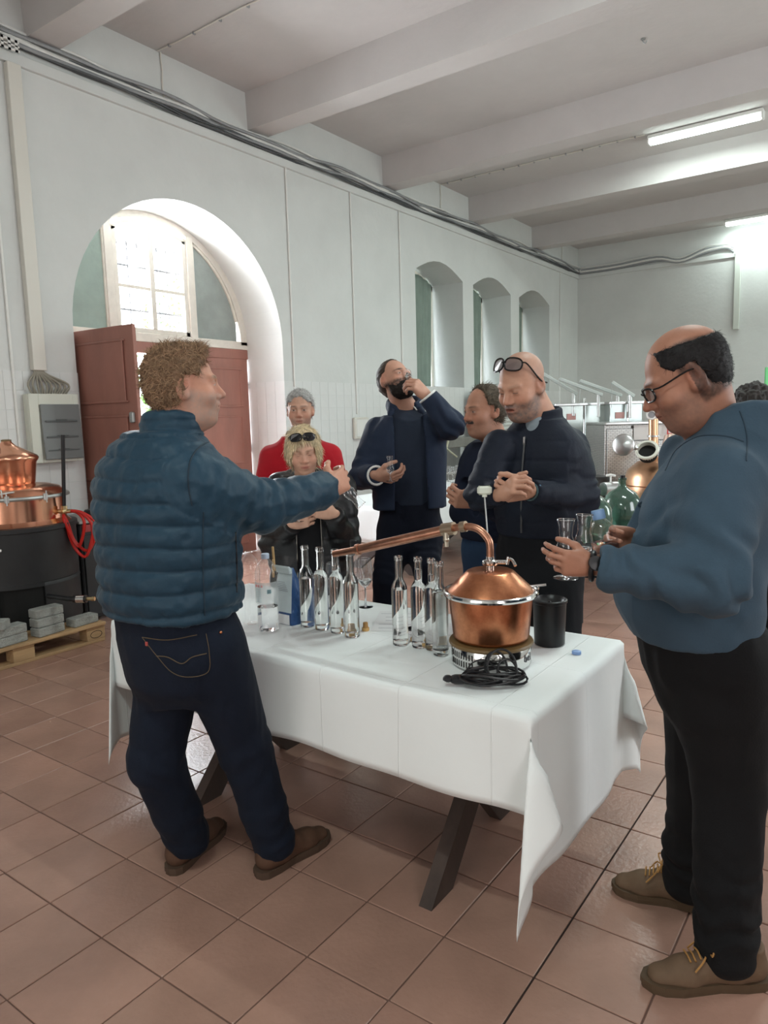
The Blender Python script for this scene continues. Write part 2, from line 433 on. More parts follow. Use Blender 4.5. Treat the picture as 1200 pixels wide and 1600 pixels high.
# side segments covered with cloth
for s in (-1, 1):
    poly = []; ys = [AC + s * (.56 + (1.14 - .56) * i / 10) for i in range(11)]
    poly = [(y, archz(y, AR - .12)) for y in ys] + [(ys[-1], ZT + .03), (ys[0], ZT + .03)]
    q = MB(); q.prism(poly, XB - .012, XB + .012, lambda p_: (p_[2], p_[0], p_[1])); q.build('cloth_panel', mat('cloth_panel_grey', (.30, .33, .31), .9, noise=4, var=.12, bump=.5, bscale=6) if s > 0 else mat('cloth_panel_green', (.30, .37, .33), .9, noise=4, var=.1, bump=.5, bscale=6), dr, label='grey green cloth over side light')
    q = MB()
    q.box2((XB - .03, min(ys[0], ys[0] - s * .045), ZT + .02), (XB + .03, max(ys[0], ys[0] - s * .045), archz(ys[0], AR - .1)), .004)
    pts = [(XB + .02, y, archz(y, AR - .115)) for y in ys]
    q.tube(pts, .018, 6); q.build('side_light_frame', M_frame, dr)
# leaves
def leaf(name, hx, hy, ang, w_, z0, z1):
    # ang measured from +y towards +x
    dy = np.array([math.sin(ang), math.cos(ang), 0]); n = np.array([dy[1], -dy[0], 0]); Rm = np.array([dy, n, (0, 0, 1)]).T
    def P(u, v, z): return np.array([hx, hy, 0]) + dy * u + n * v + np.array([0, 0, z])
    q = MB(); q.box(P(w_ / 2, 0, (z0 + z1) / 2), (w_, .035, z1 - z0), Rm, .003)
    o = q.build(name, M_door, dr)
    q = MB()
    for zz in ((z0 + .12, z0 + .95), (z0 + 1.08, z0 + 1.62), (z0 + 1.74, z1 - .12)):
        for v in (-1, 1):
            q.box(P(w_ / 2, v * .021, sum(zz) / 2), (w_ - .26, .012, zz[1] - zz[0]), Rm, .005)
            for e in zz: q.box(P(w_ / 2, v * .028, e), (w_ - .2, .012, .018), Rm, .004)
            for e in (.13, w_ - .13): q.box(P(e, v * .028, sum(zz) / 2), (.018, .012, zz[1] - zz[0]), Rm, .004)
    q.build('panel', M_door, o)
    q = MB(); q.box(P(w_ - .06, .03, 1.62), (.05, .03, .09), Rm, .008); q.box(P(w_ - .06, -.03, 1.62), (.05, .03, .09), Rm, .008)
    q.build('latch', M_steeld, o)
    q = MB()
    for zz in (z0 + .25, z0 + 1.25, z1 - .3): q.cyl(P(-.005, .03, zz - .05), P(-.005, .03, zz + .05), .012)
    q.build('hinge', M_door, o)
    return o
leaf('door_leaf', XB + .02, AC + AR - .02, math.pi + .02, 1.26, .005, ZT - .17)
leaf('door_leaf', XB + .05, AC - AR + .04, math.radians(87), 1.24, .012, 2.37)

# outside: pale paving and wall, a leafy shrub, iron window grille
b = MB(); b.box2((-14, -4, -.3), (-3.76, 14, -.12)); tagp(b.build('ground', mat('pale_paving', (.7, .7, .66), .9, noise=3, var=.1)), kind='structure')
q = MB()
for k in range(8):
    y = AC - .42 + .12 * k
    q.cyl((XB - .12, y, ZT - .05), (XB - .12, y, 3.35), .007, n=6); q.lathe([(.0, 0), (.016, .02), (.011, .05), (0, .08)], (XB - .12, y, 3.35), n=6)
for z in (2.72, 3.16): q.box2((XB - .13, AC - .6, z), (XB - .115, AC + .6, z + .02))
q.build('window_grille', mat('black_iron', (.05, .05, .055), .5, .5), dr)
rs = np.random.RandomState(5)
def shrub(loc, size, nl, label):
    t = thing('shrub', label, 'shrub', loc)
    q = MB(); q.tube([(loc[0], loc[1], loc[2]), (loc[0] + .05, loc[1] + .04, loc[2] + size[2] * .5), (loc[0], loc[1] + .1, loc[2] + size[2])], [.04, .03, .01], 6)
    for k in range(7):
        a = k * 2.4; q.tube([(loc[0], loc[1], loc[2] + size[2] * (.2 + .08 * k)), (loc[0] + math.cos(a) * size[0] * .7, loc[1] + math.sin(a) * size[1] * .7, loc[2] + size[2] * (.45 + .08 * k))], [.02, .006], 5)
    q.build('stem', M_wood, t)
    P = rs.normal(size=(nl, 3)); P /= np.linalg.norm(P, axis=1)[:, None]; P *= rs.rand(nl, 1) ** .4
    C_ = P * np.array(size) * np.array([1, 1, .5]) + np.array(loc) + np.array([0, 0, size[2] * .6])
    A = rs.normal(size=(nl, 3)); A /= np.linalg.norm(A, axis=1)[:, None]; B = np.cross(A, rs.normal(size=(nl, 3))); B /= np.linalg.norm(B, axis=1)[:, None]
    L = .07; V = np.stack([C_ - A * L, C_ + B * L * .4, C_ + A * L, C_ - B * L * .4], 1).reshape(-1, 3) - np.array(loc)
    tagp(mk('leaves', V, np.arange(nl * 4).reshape(-1, 4), mat('green_leaf', (.13, .26, .06), .6), t), kind='stuff')
shrub((-6.6, 5.9, -.12), (.9, 1.0, 2.5), 900, 'green leafy shrub outside the open door leaf')
shrub((-8.2, 8.0, -.12), (1.4, 1.2, 4.2), 1200, 'tall leafy bush seen through the arched fanlight')

# ---------------------------------------------------------------- curtained side windows
for i, (y0, y1) in enumerate(WINS):
    t = tagp(thing('window_%d' % (i + 2), None, None, (XB, y0, SILL)), kind='structure')
    q = MB()
    q.box2((XB - .03, y0, SILL), (XB + .03, y0 + .06, 3.68)); q.box2((XB - .03, y1 - .07, SILL), (XB + .03, y1, 3.68)); q.box2((XB - .03, y0, SILL), (XB + .03, y1, SILL + .06))
    wa = win_arch(y0, y1)
    for (a0, c0), (a1, c1) in zip(wa, wa[1:]):
        P = [(x, y, z) for x in (XB - .03, XB + .03) for y, z in ((a0, c0 - .08), (a1, c1 - .08), (a1, c1), (a0, c0))]
        q.add(P, [(3, 2, 1, 0), (4, 5, 6, 7), (0, 1, 5, 4), (2, 3, 7, 6)])
    q.box2((XB - .02, (y0 + y1) / 2 - .025, SILL), (XB + .02, (y0 + y1) / 2 + .025, 3.8))
    q.build('window_frame', M_frame, t)
    q = MB(); q.box2((XB - .004, y0 + .05, SILL + .05), (XB, y1 - .05, 3.72)); q.build('pane', M_clear, t)
    # curtain sheet with folds, its lower right corner drawn aside
    V = []; Fc = []; nu, nv = 60, 20
    for v in range(nv + 1):
        z = SILL + .04 + (3.74 - SILL) * v / nv
        for u in range(nu + 1):
            y = y0 + .04 + (y1 - y0 - .09 - .07 * (1 - v / nv)) * u / nu
            V.append((XB + .05 + .014 * math.sin(u * 1.1) * (1 - .3 * v / nv) + .01 * math.sin(u * .37 + i), y, min(z, SILL + 1.66 + .2 * math.sin(math.pi * (y - y0) / (y1 - y0)) - .03)))
    for v in range(nv):
        for u in range(nu): k = v * (nu + 1) + u; Fc.append((k, k + 1, k + nu + 2, k + nu + 1))
    c = mk('curtain', np.array(V) - np.array(t.location), Fc, M_curtain, t, True)
    sm = c.modifiers.new('thick', 'SOLIDIFY'); sm.thickness = .003

# ---------------------------------------------------------------- fluorescent lights
M_tube = mat('lit_diffuser', (.9, 1, .97), .4, emit=(.86, 1.0, .95), es=9)
def flu(x0, y, x1, label):
    t = thing('fluorescent_light', label, 'light', ((x0 + x1) / 2, y, 4.9), 'ceiling fluorescent lights')
    q = MB(); q.box2((x0, y - .07, 4.925), (x1, y + .07, 4.975), .008); q.build('housing', M_white, t)
    q = MB(); q.box2((x0 + .02, y - .06, 4.875), (x1 - .02, y + .06, 4.925), .015); q.build('diffuser', M_tube, t)
    for a_ in (x0, x1 - .02): q = MB(); q.box2((a_, y - .065, 4.87), (a_ + .02, y + .065, 4.93), .004); q.build('end_cap', M_white, t)
    area('fluorescent_tube', ((x0 + x1) / 2, y, 4.865), (0, 0, 0), x1 - x0 - .1, .1, FLUP if y < 10 else FLUP * .4, (.86, 1.0, .95))
FLUP = 44
flu(-.03, 8.42, 1.27, 'long lit tube fixture on the ceiling right of the frame top')
flu(-.10, 13.55, 1.2, 'farther lit tube fixture by the far wall behind the last beam')
flu(2.2, 8.42, 3.5, 'tube fixture out to the right in the same bay')
flu(2.2, 13.0, 3.5, 'tube fixture out to the right by the far wall')

flu(1.4, 3.2, 2.7, 'tube fixture over the near table, above the frame')
flu(1.4, -2.0, 2.7, 'tube fixture behind the viewer')
# ceiling wiring: thin cable with clips to the lights
def clip_cable(y, xa, xb, label):
    t = thing('ceiling_cable', label, 'cable', (xa, y, ZC))
    q = MB(); q.tube([(xa + (xb - xa) * i / 12, y + .01 * math.sin(i * 1.7), ZC - .012) for i in range(13)], .006, 6); q.build('cable', M_pvc, t)
    n = 13
    for i in range(n): x = xa + (xb - xa) * (i + .5) / n; q = MB(); q.box((x, y + .008, ZC - .012), (.018, .03, .026), None, .004); q.build('clip', M_cableg, t)
clip_cable(3.25, -3.0, 1.4, 'thin clipped cable crossing the ceiling bay above the arch')
clip_cable(8.3, -3.0, -.05, 'thin clipped cable running to the long lit tube fixture')
t = thing('ceiling_hook', 'small rusty hook on the ceiling near the top right', 'hook', Wz(1005, 60, ZC))
q = MB(); h = np.array(t.location); q.lathe([(.02, -.012), (.02, 0)], h, n=10); q.tube(bez([h, h + (0, 0, -.03), h + (.02, 0, -.05), h + (.035, 0, -.03)], 5), .005, 6); q.build('hook', M_steeld, t)
# cable bundle along the walls
def wavy(y0, y1, z0, amp, ph, x=XW + .05, n=60):
    out = []
    for i in range(n + 1):
        y = y0 + (y1 - y0) * i / n
        out.append((x + .01 * math.sin(i * .9 + ph), y, z0 + amp * math.sin(y * 2.1 + ph) + .5 * amp * math.sin(y * 5.3 + ph * 2) + .03 * math.exp(-(y - 1.9) * 1.2)))
    return out
for k, (r, m_, dz, am) in enumerate([(.022, M_pvcw, .065, .018), (.018, M_cableg, .03, .018), (.016, M_cableg, .09, .022), (.012, M_cabled, .0, .02), (.01, M_cabled, .045, .03), (.009, M_cabled, -.01, .012), (.012, M_pvcw, .11, .02)]):
    q = MB(); pts = wavy(1.62, YF - .06, 4.475 + dz, am, k * .6, XW + .03 + .012 * (k % 3))
    # round the corner onto the far wall and drop at the trunking
    e = pts[-1]; zc_ = e[2]
    pts += bez([(XW + .06, YF - .06, zc_), (XW + .15, YF - .04, zc_ - .02), (-2.2, YF - .04, zc_ - .02), (-1.4, YF - .04, zc_ + .02), (-.95, YF - .05, zc_ - .06 - dz * .4), (-.5, YF - .05, zc_ + .03), (-.15, YF - .04, zc_ + .09 - dz * .6), (.0, YF - .04, zc_ - .02)], 5)[1:]
    q.tube(pts, r, 6); o = q.build('wall_cable', m_, smooth=True)
    nm = ['thick white conduit', 'grey sheathed cable', 'upper grey cable', 'black cable on the ledge', 'loose black cable', 'thin black cable lying lowest', 'topmost thin white cable'][k]
    tagp(o, nm + ' in the bundle high along the wall', 'cable', 'cables along the wall top')
t = thing('perforated_bracket', 'perforated white metal bracket in the top left corner by the trunking', 'bracket', (XW, 1.75, 4.5))
q = MB()
q.box2((XW, 1.45, 4.50), (XW + .09, 1.88, 4.515)); 
for k in range(8):
    y = 1.46 + .055 * k
    q.box2((XW + .085, y, 4.43), (XW + .095, y + .022, 4.515))
q.box2((XW + .085, 1.45, 4.495), (XW + .095, 1.88, 4.515)); q.box2((XW + .085, 1.45, 4.43), (XW + .095, 1.88, 4.445)); q.box2((XW + .085, 1.45, 4.465), (XW + .095, 1.88, 4.476))
q.build('rail', M_pvcw, t)
# vertical trunkings and conduits on the wall
def strip(name, lo, hi, m_, label, cat='conduit', group=None, bev=.004):
    q = MB(); q.box2(lo, hi, bev); o = q.build(name, m_); return tagp(o, label, cat, group)
strip('cable_trunking', (XW, 1.79, 2.02), (XW + .06, 1.90, 4.36), M_pvc, 'wide cream trunking down the wall to the fuse box', 'trunking')
strip('cable_trunking', (0.03, YF - .06, 3.04), (.13, YF, 4.45), mat('greenish_pvc', (.66, .70, .64), .5), 'pale trunking hanging down the far wall', 'trunking')
strip('conduit', (XW, 1.63, .3), (XW + .02, 1.65, 4.36), M_pvcw, 'thin pipe left of the wide cream trunking')
for y, z0, lab in ((4.93, 1.95, 'thin white pipe on the wall just right of the arch'), (6.10, 1.62, 'thin pipe ending above the old socket box'), (7.18, 1.6, 'thin pipe left of the first curtained window'), (12.9, 1.7, 'thin pipe right of the last curtained window')):
    q = MB(); q.cyl((XW + .012, y, z0), (XW + .012, y, 4.37), .011, n=8); q.cyl((XW + .012, y, 3.1), (XW + .012, y, 3.13), .016, n=8); tagp(q.build('conduit', M_pvcw, smooth=True), lab, 'conduit')
for y, lab in ((3.3, 'short stained cable up the wall above the arch'), (8.3, 'short thin cable up to the ceiling above the first window'), (13.0, 'short thin cable up to the ceiling in the far corner')):
    q = MB(); q.tube([(XW + .01, y + .006 * math.sin(i * 2), 4.5 + (ZC - 4.5) * i / 6) for i in range(7)], .008, 6); tagp(q.build('conduit', M_pvc), lab, 'conduit')
t = thing('socket_box', 'old cream socket box below a thin pipe on the tiled wall', 'socket', (XW, 6.16, 1.45))
q = MB(); q.box2((XW + .006, 6.0, 1.3), (XW + .05, 6.3, 1.58), .01); q.build('box', M_pvc, t)
q = MB(); q.box2((XW + .05, 6.03, 1.33), (XW + .056, 6.27, 1.55), .003); q.build('cover', M_pvcw, t)

# ================================================================ props
M_cloth = mat('white_linen', (.84, .87, .87), .85, noise=2, var=.02, bump=.15, bscale=9, bdist=.01)
nt = M_cloth.node_tree; bk = nt.nodes.new('ShaderNodeTexBrick'); bk.offset = 0; bk.inputs['Scale'].default_value = 1; bk.inputs['Brick Width'].default_value = .315; bk.inputs['Row Height'].default_value = .37; bk.inputs['Mortar Size'].default_value = .0035; bk.inputs['Mortar Smooth'].default_value = 1
tcn = next(n for n in nt.nodes if n.type == 'TEX_COORD'); bmp = next(n for n in nt.nodes if n.type == 'BUMP'); b2 = nt.nodes.new('ShaderNodeBump'); b2.inputs['Strength'].default_value = .5; b2.inputs['Distance'].default_value = .003
nt.links.new(tcn.outputs['Object'], bk.inputs[0]); nt.links.new(bk.outputs['Fac'], b2.inputs['Height']); nt.links.new(bmp.outputs[0], b2.inputs['Normal']); nt.links.new(b2.outputs[0], nt.nodes['Principled BSDF'].inputs['Normal'])
M_copper = mat('warm_copper', (.72, .31, .16), .29, 1.0, noise=17, var=.85, var2=(.36, .125, .06), bump=.05, bscale=30)
M_copperp = mat('aged_copper', (.48, .24, .16), .33, 1.0, noise=14, var=.35)
M_copperb = mat('bright_copper', (.80, .40, .26), .2, 1.0, noise=4, var=.12)
M_chrome = mat('chrome', (.75, .75, .74), .12, 1.0)
M_gum = mat('amber_rubber', (.16, .10, .04), .4)
M_glass = mat('bottle_glass', (.985, 1, .99), .0, trans=1, ior=1.5)
M_liquid = mat('clear_spirit', (1, 1, 1), .0, trans=1, ior=1.345)
M_cork = mat('cork', (.50, .31, .12), .85, noise=60, var=.3)
M_paper = mat('paper', (.78, .79, .80), .7)
M_ink = mat('grey_ink', (.25, .26, .3), .8)
M_red = mat('red_hose', (.50, .015, .01), .4)
M_redink = mat('red_ink', (.55, .04, .04), .6)
M_brass = mat('brass', (.62, .50, .28), .3, 1.0)

def text_part(s, size, M4, m, parent, name='lettering', ext=.0006):
    cu = bpy.data.curves.new(name, 'FONT'); cu.body = s; cu.size = size; cu.extrude = ext; cu.align_x = 'CENTER'; cu.align_y = 'CENTER'; cu.resolution_u = 3
    o = bpy.data.objects.new(name, cu); COL.objects.link(o)
    me = bpy.data.meshes.new_from_object(o); bpy.data.objects.remove(o); me.name = name
    me.transform(M4); me.materials.clear(); me.materials.append(m)
    o = bpy.data.objects.new(name, me); COL.objects.link(o)
    if parent: o.parent = parent
    return o
def basis4(x, y, o):
    x = Vector(x).normalized(); y = Vector(y).normalized(); z = x.cross(y)
    return Matrix(((x[0], y[0], z[0], o[0]), (x[1], y[1], z[1], o[1]), (x[2], y[2], z[2], o[2]), (0, 0, 0, 1)))

# ---------------------------------------------------------------- front table and cloth
ZT1 = .735
TX0, TX1, TY0, TY1 = .10, 2.0, .33, 1.12
def xtable(name, label, x0, x1, y0, y1, ztop, legs, axis='x'):
    """trestle table with crossed legs; long side along axis"""
    t = thing(name, label, 'table', ((x0 + x1) / 2, (y0 + y1) / 2, 0))
    q = MB(); q.box2((x0 + .01, y0 + .01, ztop - .035), (x1 - .01, y1 - .01, ztop - .004), .004); q.build('table_top', M_dwood, t)
    for c in legs:
        for s in (1, -1):
            if axis == 'x':
                a = np.array([c + s * .026, (y0 + y1) / 2 - s * ((y1 - y0) / 2 - .1), 0.0]); e = np.array([c + s * .026, (y0 + y1) / 2 + s * ((y1 - y0) / 2 - .08), ztop - .04]); hx = (1, 0, 0)
            else:
                a = np.array([(x0 + x1) / 2 - s * ((x1 - x0) / 2 - .12), c + s * .026, 0.0]); e = np.array([(x0 + x1) / 2 + s * ((x1 - x0) / 2 - .1), c + s * .026, ztop - .04]); hx = (0, 1, 0)
            d = e - a; L = np.linalg.norm(d); d /= L; hx_ = np.array(hx, float); w_ = np.cross(d, hx_)
            # foot and head cut level
            P = []; hw = .05; ht = .024
            for z in (0, ztop - .04):
                for (i, j) in ((-1, -1), (1, -1), (1, 1), (-1, 1)):
                    p0 = a + hx_ * i * ht + w_ * j * hw; k = (z - p0[2]) / d[2]; P.append(p0 + d * k)
            q = MB(); q.add(P, [(3, 2, 1, 0), (4, 5, 6, 7), (0, 1, 5, 4), (1, 2, 6, 5), (2, 3, 7, 6), (3, 0, 4, 7)])
            q.build('leg', M_dwood, t)
    q = MB()
    if axis == 'x': q.box2((legs[0], (y0 + y1) / 2 - .03, ztop * .49 - .05), (legs[1], (y0 + y1) / 2 + .03, ztop * .49 + .02))
    else: q.box2(((x0 + x1) / 2 - .03, legs[0], ztop * .49 - .05), ((x0 + x1) / 2 + .03, legs[1], ztop * .49 + .02))
    q.build('stretcher', M_dwood, t)
    return t
xtable('trestle_table', 'dark wooden trestle table with crossed legs under the near white tablecloth', TX0, TX1, TY0, TY1, ZT1 - .006, (.48, 1.60))

def cloth_mesh(x0, x1, y0, y1, z, ox0, ox1, oy0, oy1, step=.022, A=.26, B=-.13, seed=0, A0=None):
    """rectangular cloth draped on a table, gathered into a fold at each corner"""
    def axis(a, e, o0, o1):
        n = int(round((e - a + o0 + o1) / step)); return np.linspace(a - o0, e + o1, n + 1)
    us = axis(x0, x1, ox0, ox1); vs_ = axis(y0, y1, oy0, oy1); V = []
    R = .008
    def hang(d, L):  # rounded edge: outward offset, drop
        q = R * math.pi / 2
        if d < q: a = d / R; return R * math.sin(a), R * (1 - math.cos(a))
        return R, R + (d - q)
    rnd_ = np.random.RandomState(seed); ph = rnd_.rand(8) * 6.28
    for v in vs_:
        for u in us:
            dx = max(u - x1, 0) + max(x0 - u, 0); dy = max(v - y1, 0) + max(y0 - v, 0)
            sx = 1 if u > x1 else -1; sy = 1 if v > y1 else -1
            bx = min(max(u, x0), x1); by = min(max(v, y0), y1)
            if dx == 0 and dy == 0:
                V.append((u, v, z + .0007 * math.sin(u * 9 + v * 4) * math.sin(v * 11))); continue
            if dx > 0 and dy > 0:
                r = math.hypot(dx, dy); ph_ = math.atan2(dy, dx)
                o, dr_ = hang(r, 0)
                rs_ = min(1, r / .16) ** 1.5; m = rs_ * (A if (sx > 0 or A0 is None) else A0) * r * math.sin(2 * ph_); p_ = B * r * math.sin(4 * ph_) * sx + (.09 * r * math.sin(6 * ph_) if sx > 0 else 0)
                p_ *= rs_; m = min(m, .9 * r); h = math.sqrt(max(r * r - m * m - p_ * p_ * .5, 0))
                drop = max(dr_ + (h - r), 0)
                ox = sx * (o * math.cos(ph_) + m * .707) + p_ * .707
                oy = sy * (o * math.sin(ph_) + m * .707) + p_ * .707 * (-sy * sx)
                V.append((bx + ox, by + oy, z - drop)); continue
            d = dx or dy; o, dr_ = hang(d, 0)
            t_ = (v if dx > 0 else u); amp = .010 * min(1, dr_ / .25)
            wv = amp * (math.sin(t_ * 7 + ph[0]) + .6 * math.sin(t_ * 15 + ph[1])) + amp * .6
            # stay calm near corners
            edge = min(abs(t_ - (y0 if dx > 0 else x0)), abs(t_ - (y1 if dx > 0 else x1))); wv *= min(1, edge / .15)
            if dx > 0: V.append((bx + sx * (o + wv), by, z - dr_))
            else: V.append((bx, by + sy * (o + wv), z - dr_))
    n = len(us); Fc = [(j * n + i, j * n + i + 1, (j + 1) * n + i + 1, (j + 1) * n + i) for j in range(len(vs_) - 1) for i in range(n - 1)]
    return np.array(V), Fc
V, Fc = cloth_mesh(TX0, TX1, TY0, TY1, ZT1, .53, .50, .29, .29, seed=2, A0=.06, A=.24, B=-.17)
cl = mk('tablecloth', V, Fc, M_cloth, None, True); md = cl.modifiers.new('thick', 'SOLIDIFY'); md.thickness = .0018; md.offset = -1
tagp(cl, 'large white tablecloth with long corner folds on the near table', 'tablecloth')
# ironed folds: shallow raised creases
q = MB()

# ---------------------------------------------------------------- alembic on hot plate
AX, AY = 1.71, .67
hp = thing('hot_plate', 'round steel electric hot plate under the copper still on the near table', 'hot plate', (AX, AY, ZT1 + .001))
z0 = ZT1 + .003
q = MB(); q.lathe([(.12, z0), (.128, z0 + .004), (.131, z0 + .008), (.131, z0 + .066), (.128, z0 + .07), (0, z0 + .07)], (AX, AY, 0), n=48, caps=True); q.build('housing', M_chrome, hp, True)
q = MB(); q.lathe([(.128, z0 + .068), (.137, z0 + .069), (.139, z0 + .074), (.136, z0 + .080), (.10, z0 + .084), (.0, z0 + .084)], (AX, AY, 0), n=48); q.build('heat_ring', M_gum, hp, True)
q = MB()
cx_, cy_ = -RT[0], -RT[1]
a0 = math.atan2(-FW[1], -FW[0])  # towards camera
for r_ in range(2):
    for k in range(10):
        a = a0 - .62 - .085 * k
        c = np.array([AX + .1305 * math.cos(a), AY + .1305 * math.sin(a), z0 + .022 + .026 * r_])
        q.box(c, (.003, .0055, .02), rotm((0, 0, 1), a), .001)
tagp(q.build('vent_slots', mat('slot_black', (.02, .02, .02), .8), hp), kind='stuff')
a = a0 + .95; c = np.array([AX + .1318 * math.cos(a), AY + .1318 * math.sin(a), z0 + .036])
text_part('bel', .036, basis4((-math.sin(a), math.cos(a), 0), (0, 0, 1), c - np.array(hp.location)), mat('print_grey', (.12, .12, .13), .6), hp)
st = thing('copper_still', 'small table-top copper still with steel rim and long sloping outlet pipe', 'still', (AX, AY, z0 + .084))
zb = z0 + .0845
q = MB(); q.lathe([(.112, zb), (.121, zb + .004), (.125, zb + .012), (.1365, zb + .135), (.138, zb + .15)], (AX, AY, 0), n=56); q.build('boiler', M_copper, st, True)
q = MB(); q.lathe([(.138, zb + .143), (.152, zb + .146), (.156, zb + .153), (.154, zb + .160), (.149, zb + .163), (.14, zb + .161)], (AX, AY, 0), n=56); q.build('clamp_ring', M_chrome, st, True)
q = MB(); q.lathe([(.143, zb + .158), (.136, zb + .166), (.078, zb + .222), (.07, zb + .226), (.0, zb + .227)], (AX, AY, 0), n=56); q.build('dome', M_copper, st, True)
q = MB(); v_ = np.array([AX, AY, 0]) + np.array([.81, .58, 0]) * .146
q.box(v_ + (0, 0, zb + .158), (.05, .022, .02), rotm((0, 0, 1), math.atan2(.58, .81) + 1.2), .005); q.cyl(v_ + (-.02, -.02, zb + .168), v_ + (.03, .02, zb + .172), .004); q.build('clamp_latch', M_chrome, st, True)
q = MB(); zt = zb + .226
q.lathe([(.013, zt - .002), (.013, zt + .016), (.024, zt + .018), (.026, zt + .022), (.026, zt + .03), (.022, zt + .034), (.014, zt + .036), (.014, zt + .045)], (AX, AY, 0), n=24)
q.build('clamp_fitting', M_chrome, st, True)
q = MB(); q.box((AX + .03, AY + .012, zt + .027), (.05, .014, .014), rotm((0, 0, 1), .4), .004); q.cyl((AX + .05, AY + .02, zt + .02), (AX + .055, AY + .022, zt + .045), .006); q.tube(bez([(AX + .05, AY + .02, zt + .04), (AX + .07, AY + .02, zt + .035), (AX + .085, AY + .01, zt + .02)], 4), .005, 8); q.build('wing_nut', M_chrome, st, True)
q = MB(); pe = [(AX, AY, zt + .04), (AX, AY, zt + .075), (AX - .006, AY, zt + .10), (AX - .035, AY, zt + .128), (AX - .07, AY, zt + .138), (AX - .115, AY, zt + .134), (AX - .15, AY, zt + .127)]
q.tube(bez(pe, 6), .0125, 14); q.build('swan_neck', M_copperp, st, True)
p0 = np.array([AX - .14, AY, zt + .129]); p1 = np.array([1.205, .622, 1.083]); p2 = np.array([1.096, .612, 1.0585])
q = MB(); q.cyl(p0, p1, .0175, .0175, 18); q.build('condenser_pipe', M_copperp, st, True)
q = MB(); q.cyl(p1 + (p0 - p1) * .012, p1 - (p0 - p1) * .02, .0205, n=18); q.build('collar', M_copperp, st, True)
q = MB(); d = (p2 - p1) / np.linalg.norm(p2 - p1)
P = []
n_ = 14; u_, v2, _ = frame_from(d)
for rr_, pp in ((.0135, p1), (.0125, p2 - d * .0)):
    for j in range(n_):
        an = 2 * math.pi * j / n_; o_ = (u_ * math.cos(an) + v2 * math.sin(an)) * rr_
        P.append(pp + o_ + (d * (o_[2] * -2.2) if pp is p2 else 0))
q.add(P, [(j, (j + 1) % n_, n_ + (j + 1) % n_, n_ + j) for j in range(n_)] + [tuple(range(n_, 2 * n_))]); q.build('spout', M_copperp, st, True)
q = MB(); pf = p0 + (p1 - p0) * .02
q.cyl(pf + (.015, 0, .002), pf + (-.03, 0, -.006), .022, n=18); q.cyl(pf + (.06, 0, .012), pf + (.04, 0, .008), .018, n=18); q.build('joint_nut', mat('dull_brass', (.42, .33, .24), .4, 1.0), st, True)
q = MB(); q.cyl(pf + (-.01, -.012, -.012), pf + (-.01, -.012, -.035), .010, n=12); q.cyl(pf + (-.01, -.012, -.035), pf + (-.01, -.012, -.06), .008, n=10); q.sphere(pf + (-.01, -.012, -.036), .011); q.build('drain_valve', mat('pale_brass', (.6, .55, .45), .35, 1.0), st, True)

# ---------------------------------------------------------------- bottles
def bottle_parts(t, level, neckonly=False):
    o = np.zeros(3); r = .0285; g = .0028
    outer = [(.0, .004), (.020, .0), (.0265, .001), (r, .006), (r, .205), (r - .0005, .214), (.0225, .228), (.0155, .240), (.0138, .250), (.0135, .31), (.0150, .311), (.0155, .314), (.0155, .324), (.0145, .326), (.0105, .326)]
    inner = [(.0105, .318), (.0105, .25), (.0125, .24), (.019, .229), (r - g - .001, .214), (r - g, .204), (r - g, .024), (r - g - .004, .019), (0, .022)]
    q = MB(); q.lathe(outer + inner, o, n=32, caps=False); q.build('glass', M_glass, t, True, off=(0, 0, 0))
    prof = [(0, .0222)]
    for rr_, z in reversed(inner[:-1]):
        if z < level: prof.append((rr_ + .00025, z + .0002))
    # radius at level
    pts = sorted([(z, rr_) for rr_, z in inner]); rl = np.interp(level, [a for a, _ in pts], [b_ for _, b_ in pts])
    prof += [(rl + .00025, level), (0, level)]
    q = MB(); q.lathe(prof, o, n=32, caps=False); q.build('spirit', M_liquid, t, True, off=(0, 0, 0))
blab = ['clear filled bottle first on the left, beside the folded bag', 'clear filled bottle second from the bag, just left of the pipe tip', 'clear filled bottle whose neck stands behind the pipe tip', 'clear filled bottle nearest the cork, right end of the left four',
        'clear filled bottle leading the right four, standing apart in the middle', 'clear filled bottle second of the right four, filled into its neck', 'clear filled bottle third of the right four', 'clear filled bottle touching distance from the copper still, behind its rim']
bpos = [(.885, .687), (.966, .682), (1.046, .679), (1.129, .664), (1.341, .677), (1.415, .690), (1.470, .692), (1.524, .655)]
blev = [.196, .238, .262, .206, .205, .283, .268, .225]
for (x, y), lv, lb in zip(bpos, blev, blab):
    t = thing('glass_bottle', lb, 'bottle', (x, y, ZT1 + .0008), 'spirit bottles on the near table'); bottle_parts(t, lv)
def cork(x, y, label):
    t = thing('cork_stopper', label, 'cork', (x, y, ZT1 + .0008), 'cork stoppers on the near table')
    q = MB(); q.lathe([(.0, 0), (.0135, .0), (.0145, .002), (.0145, .011), (.013, .013), (0, .013)], n=16); q.build('head', M_cork, t, True, off=(0, 0, 0))
    q = MB(); q.lathe([(.0105, .012), (.0095, .032), (.008, .033), (0, .033)], n=16); q.build('shank', mat('dark_cork', (.36, .2, .07), .85), t, True, off=(0, 0, 0))
cork(1.127, .750, 'cork stopper standing by itself right of the left four bottles')
cork(1.362, .735, 'cork stopper seen between the first two of the right four bottles')
cork(.955, .745, 'cork stopper seen through the second bottle from the bag')
cork(1.075, .735, 'cork stopper seen through the fourth bottle from the bag')
cork(1.46, .735, 'cork stopper half hidden behind the second of the right four bottles')
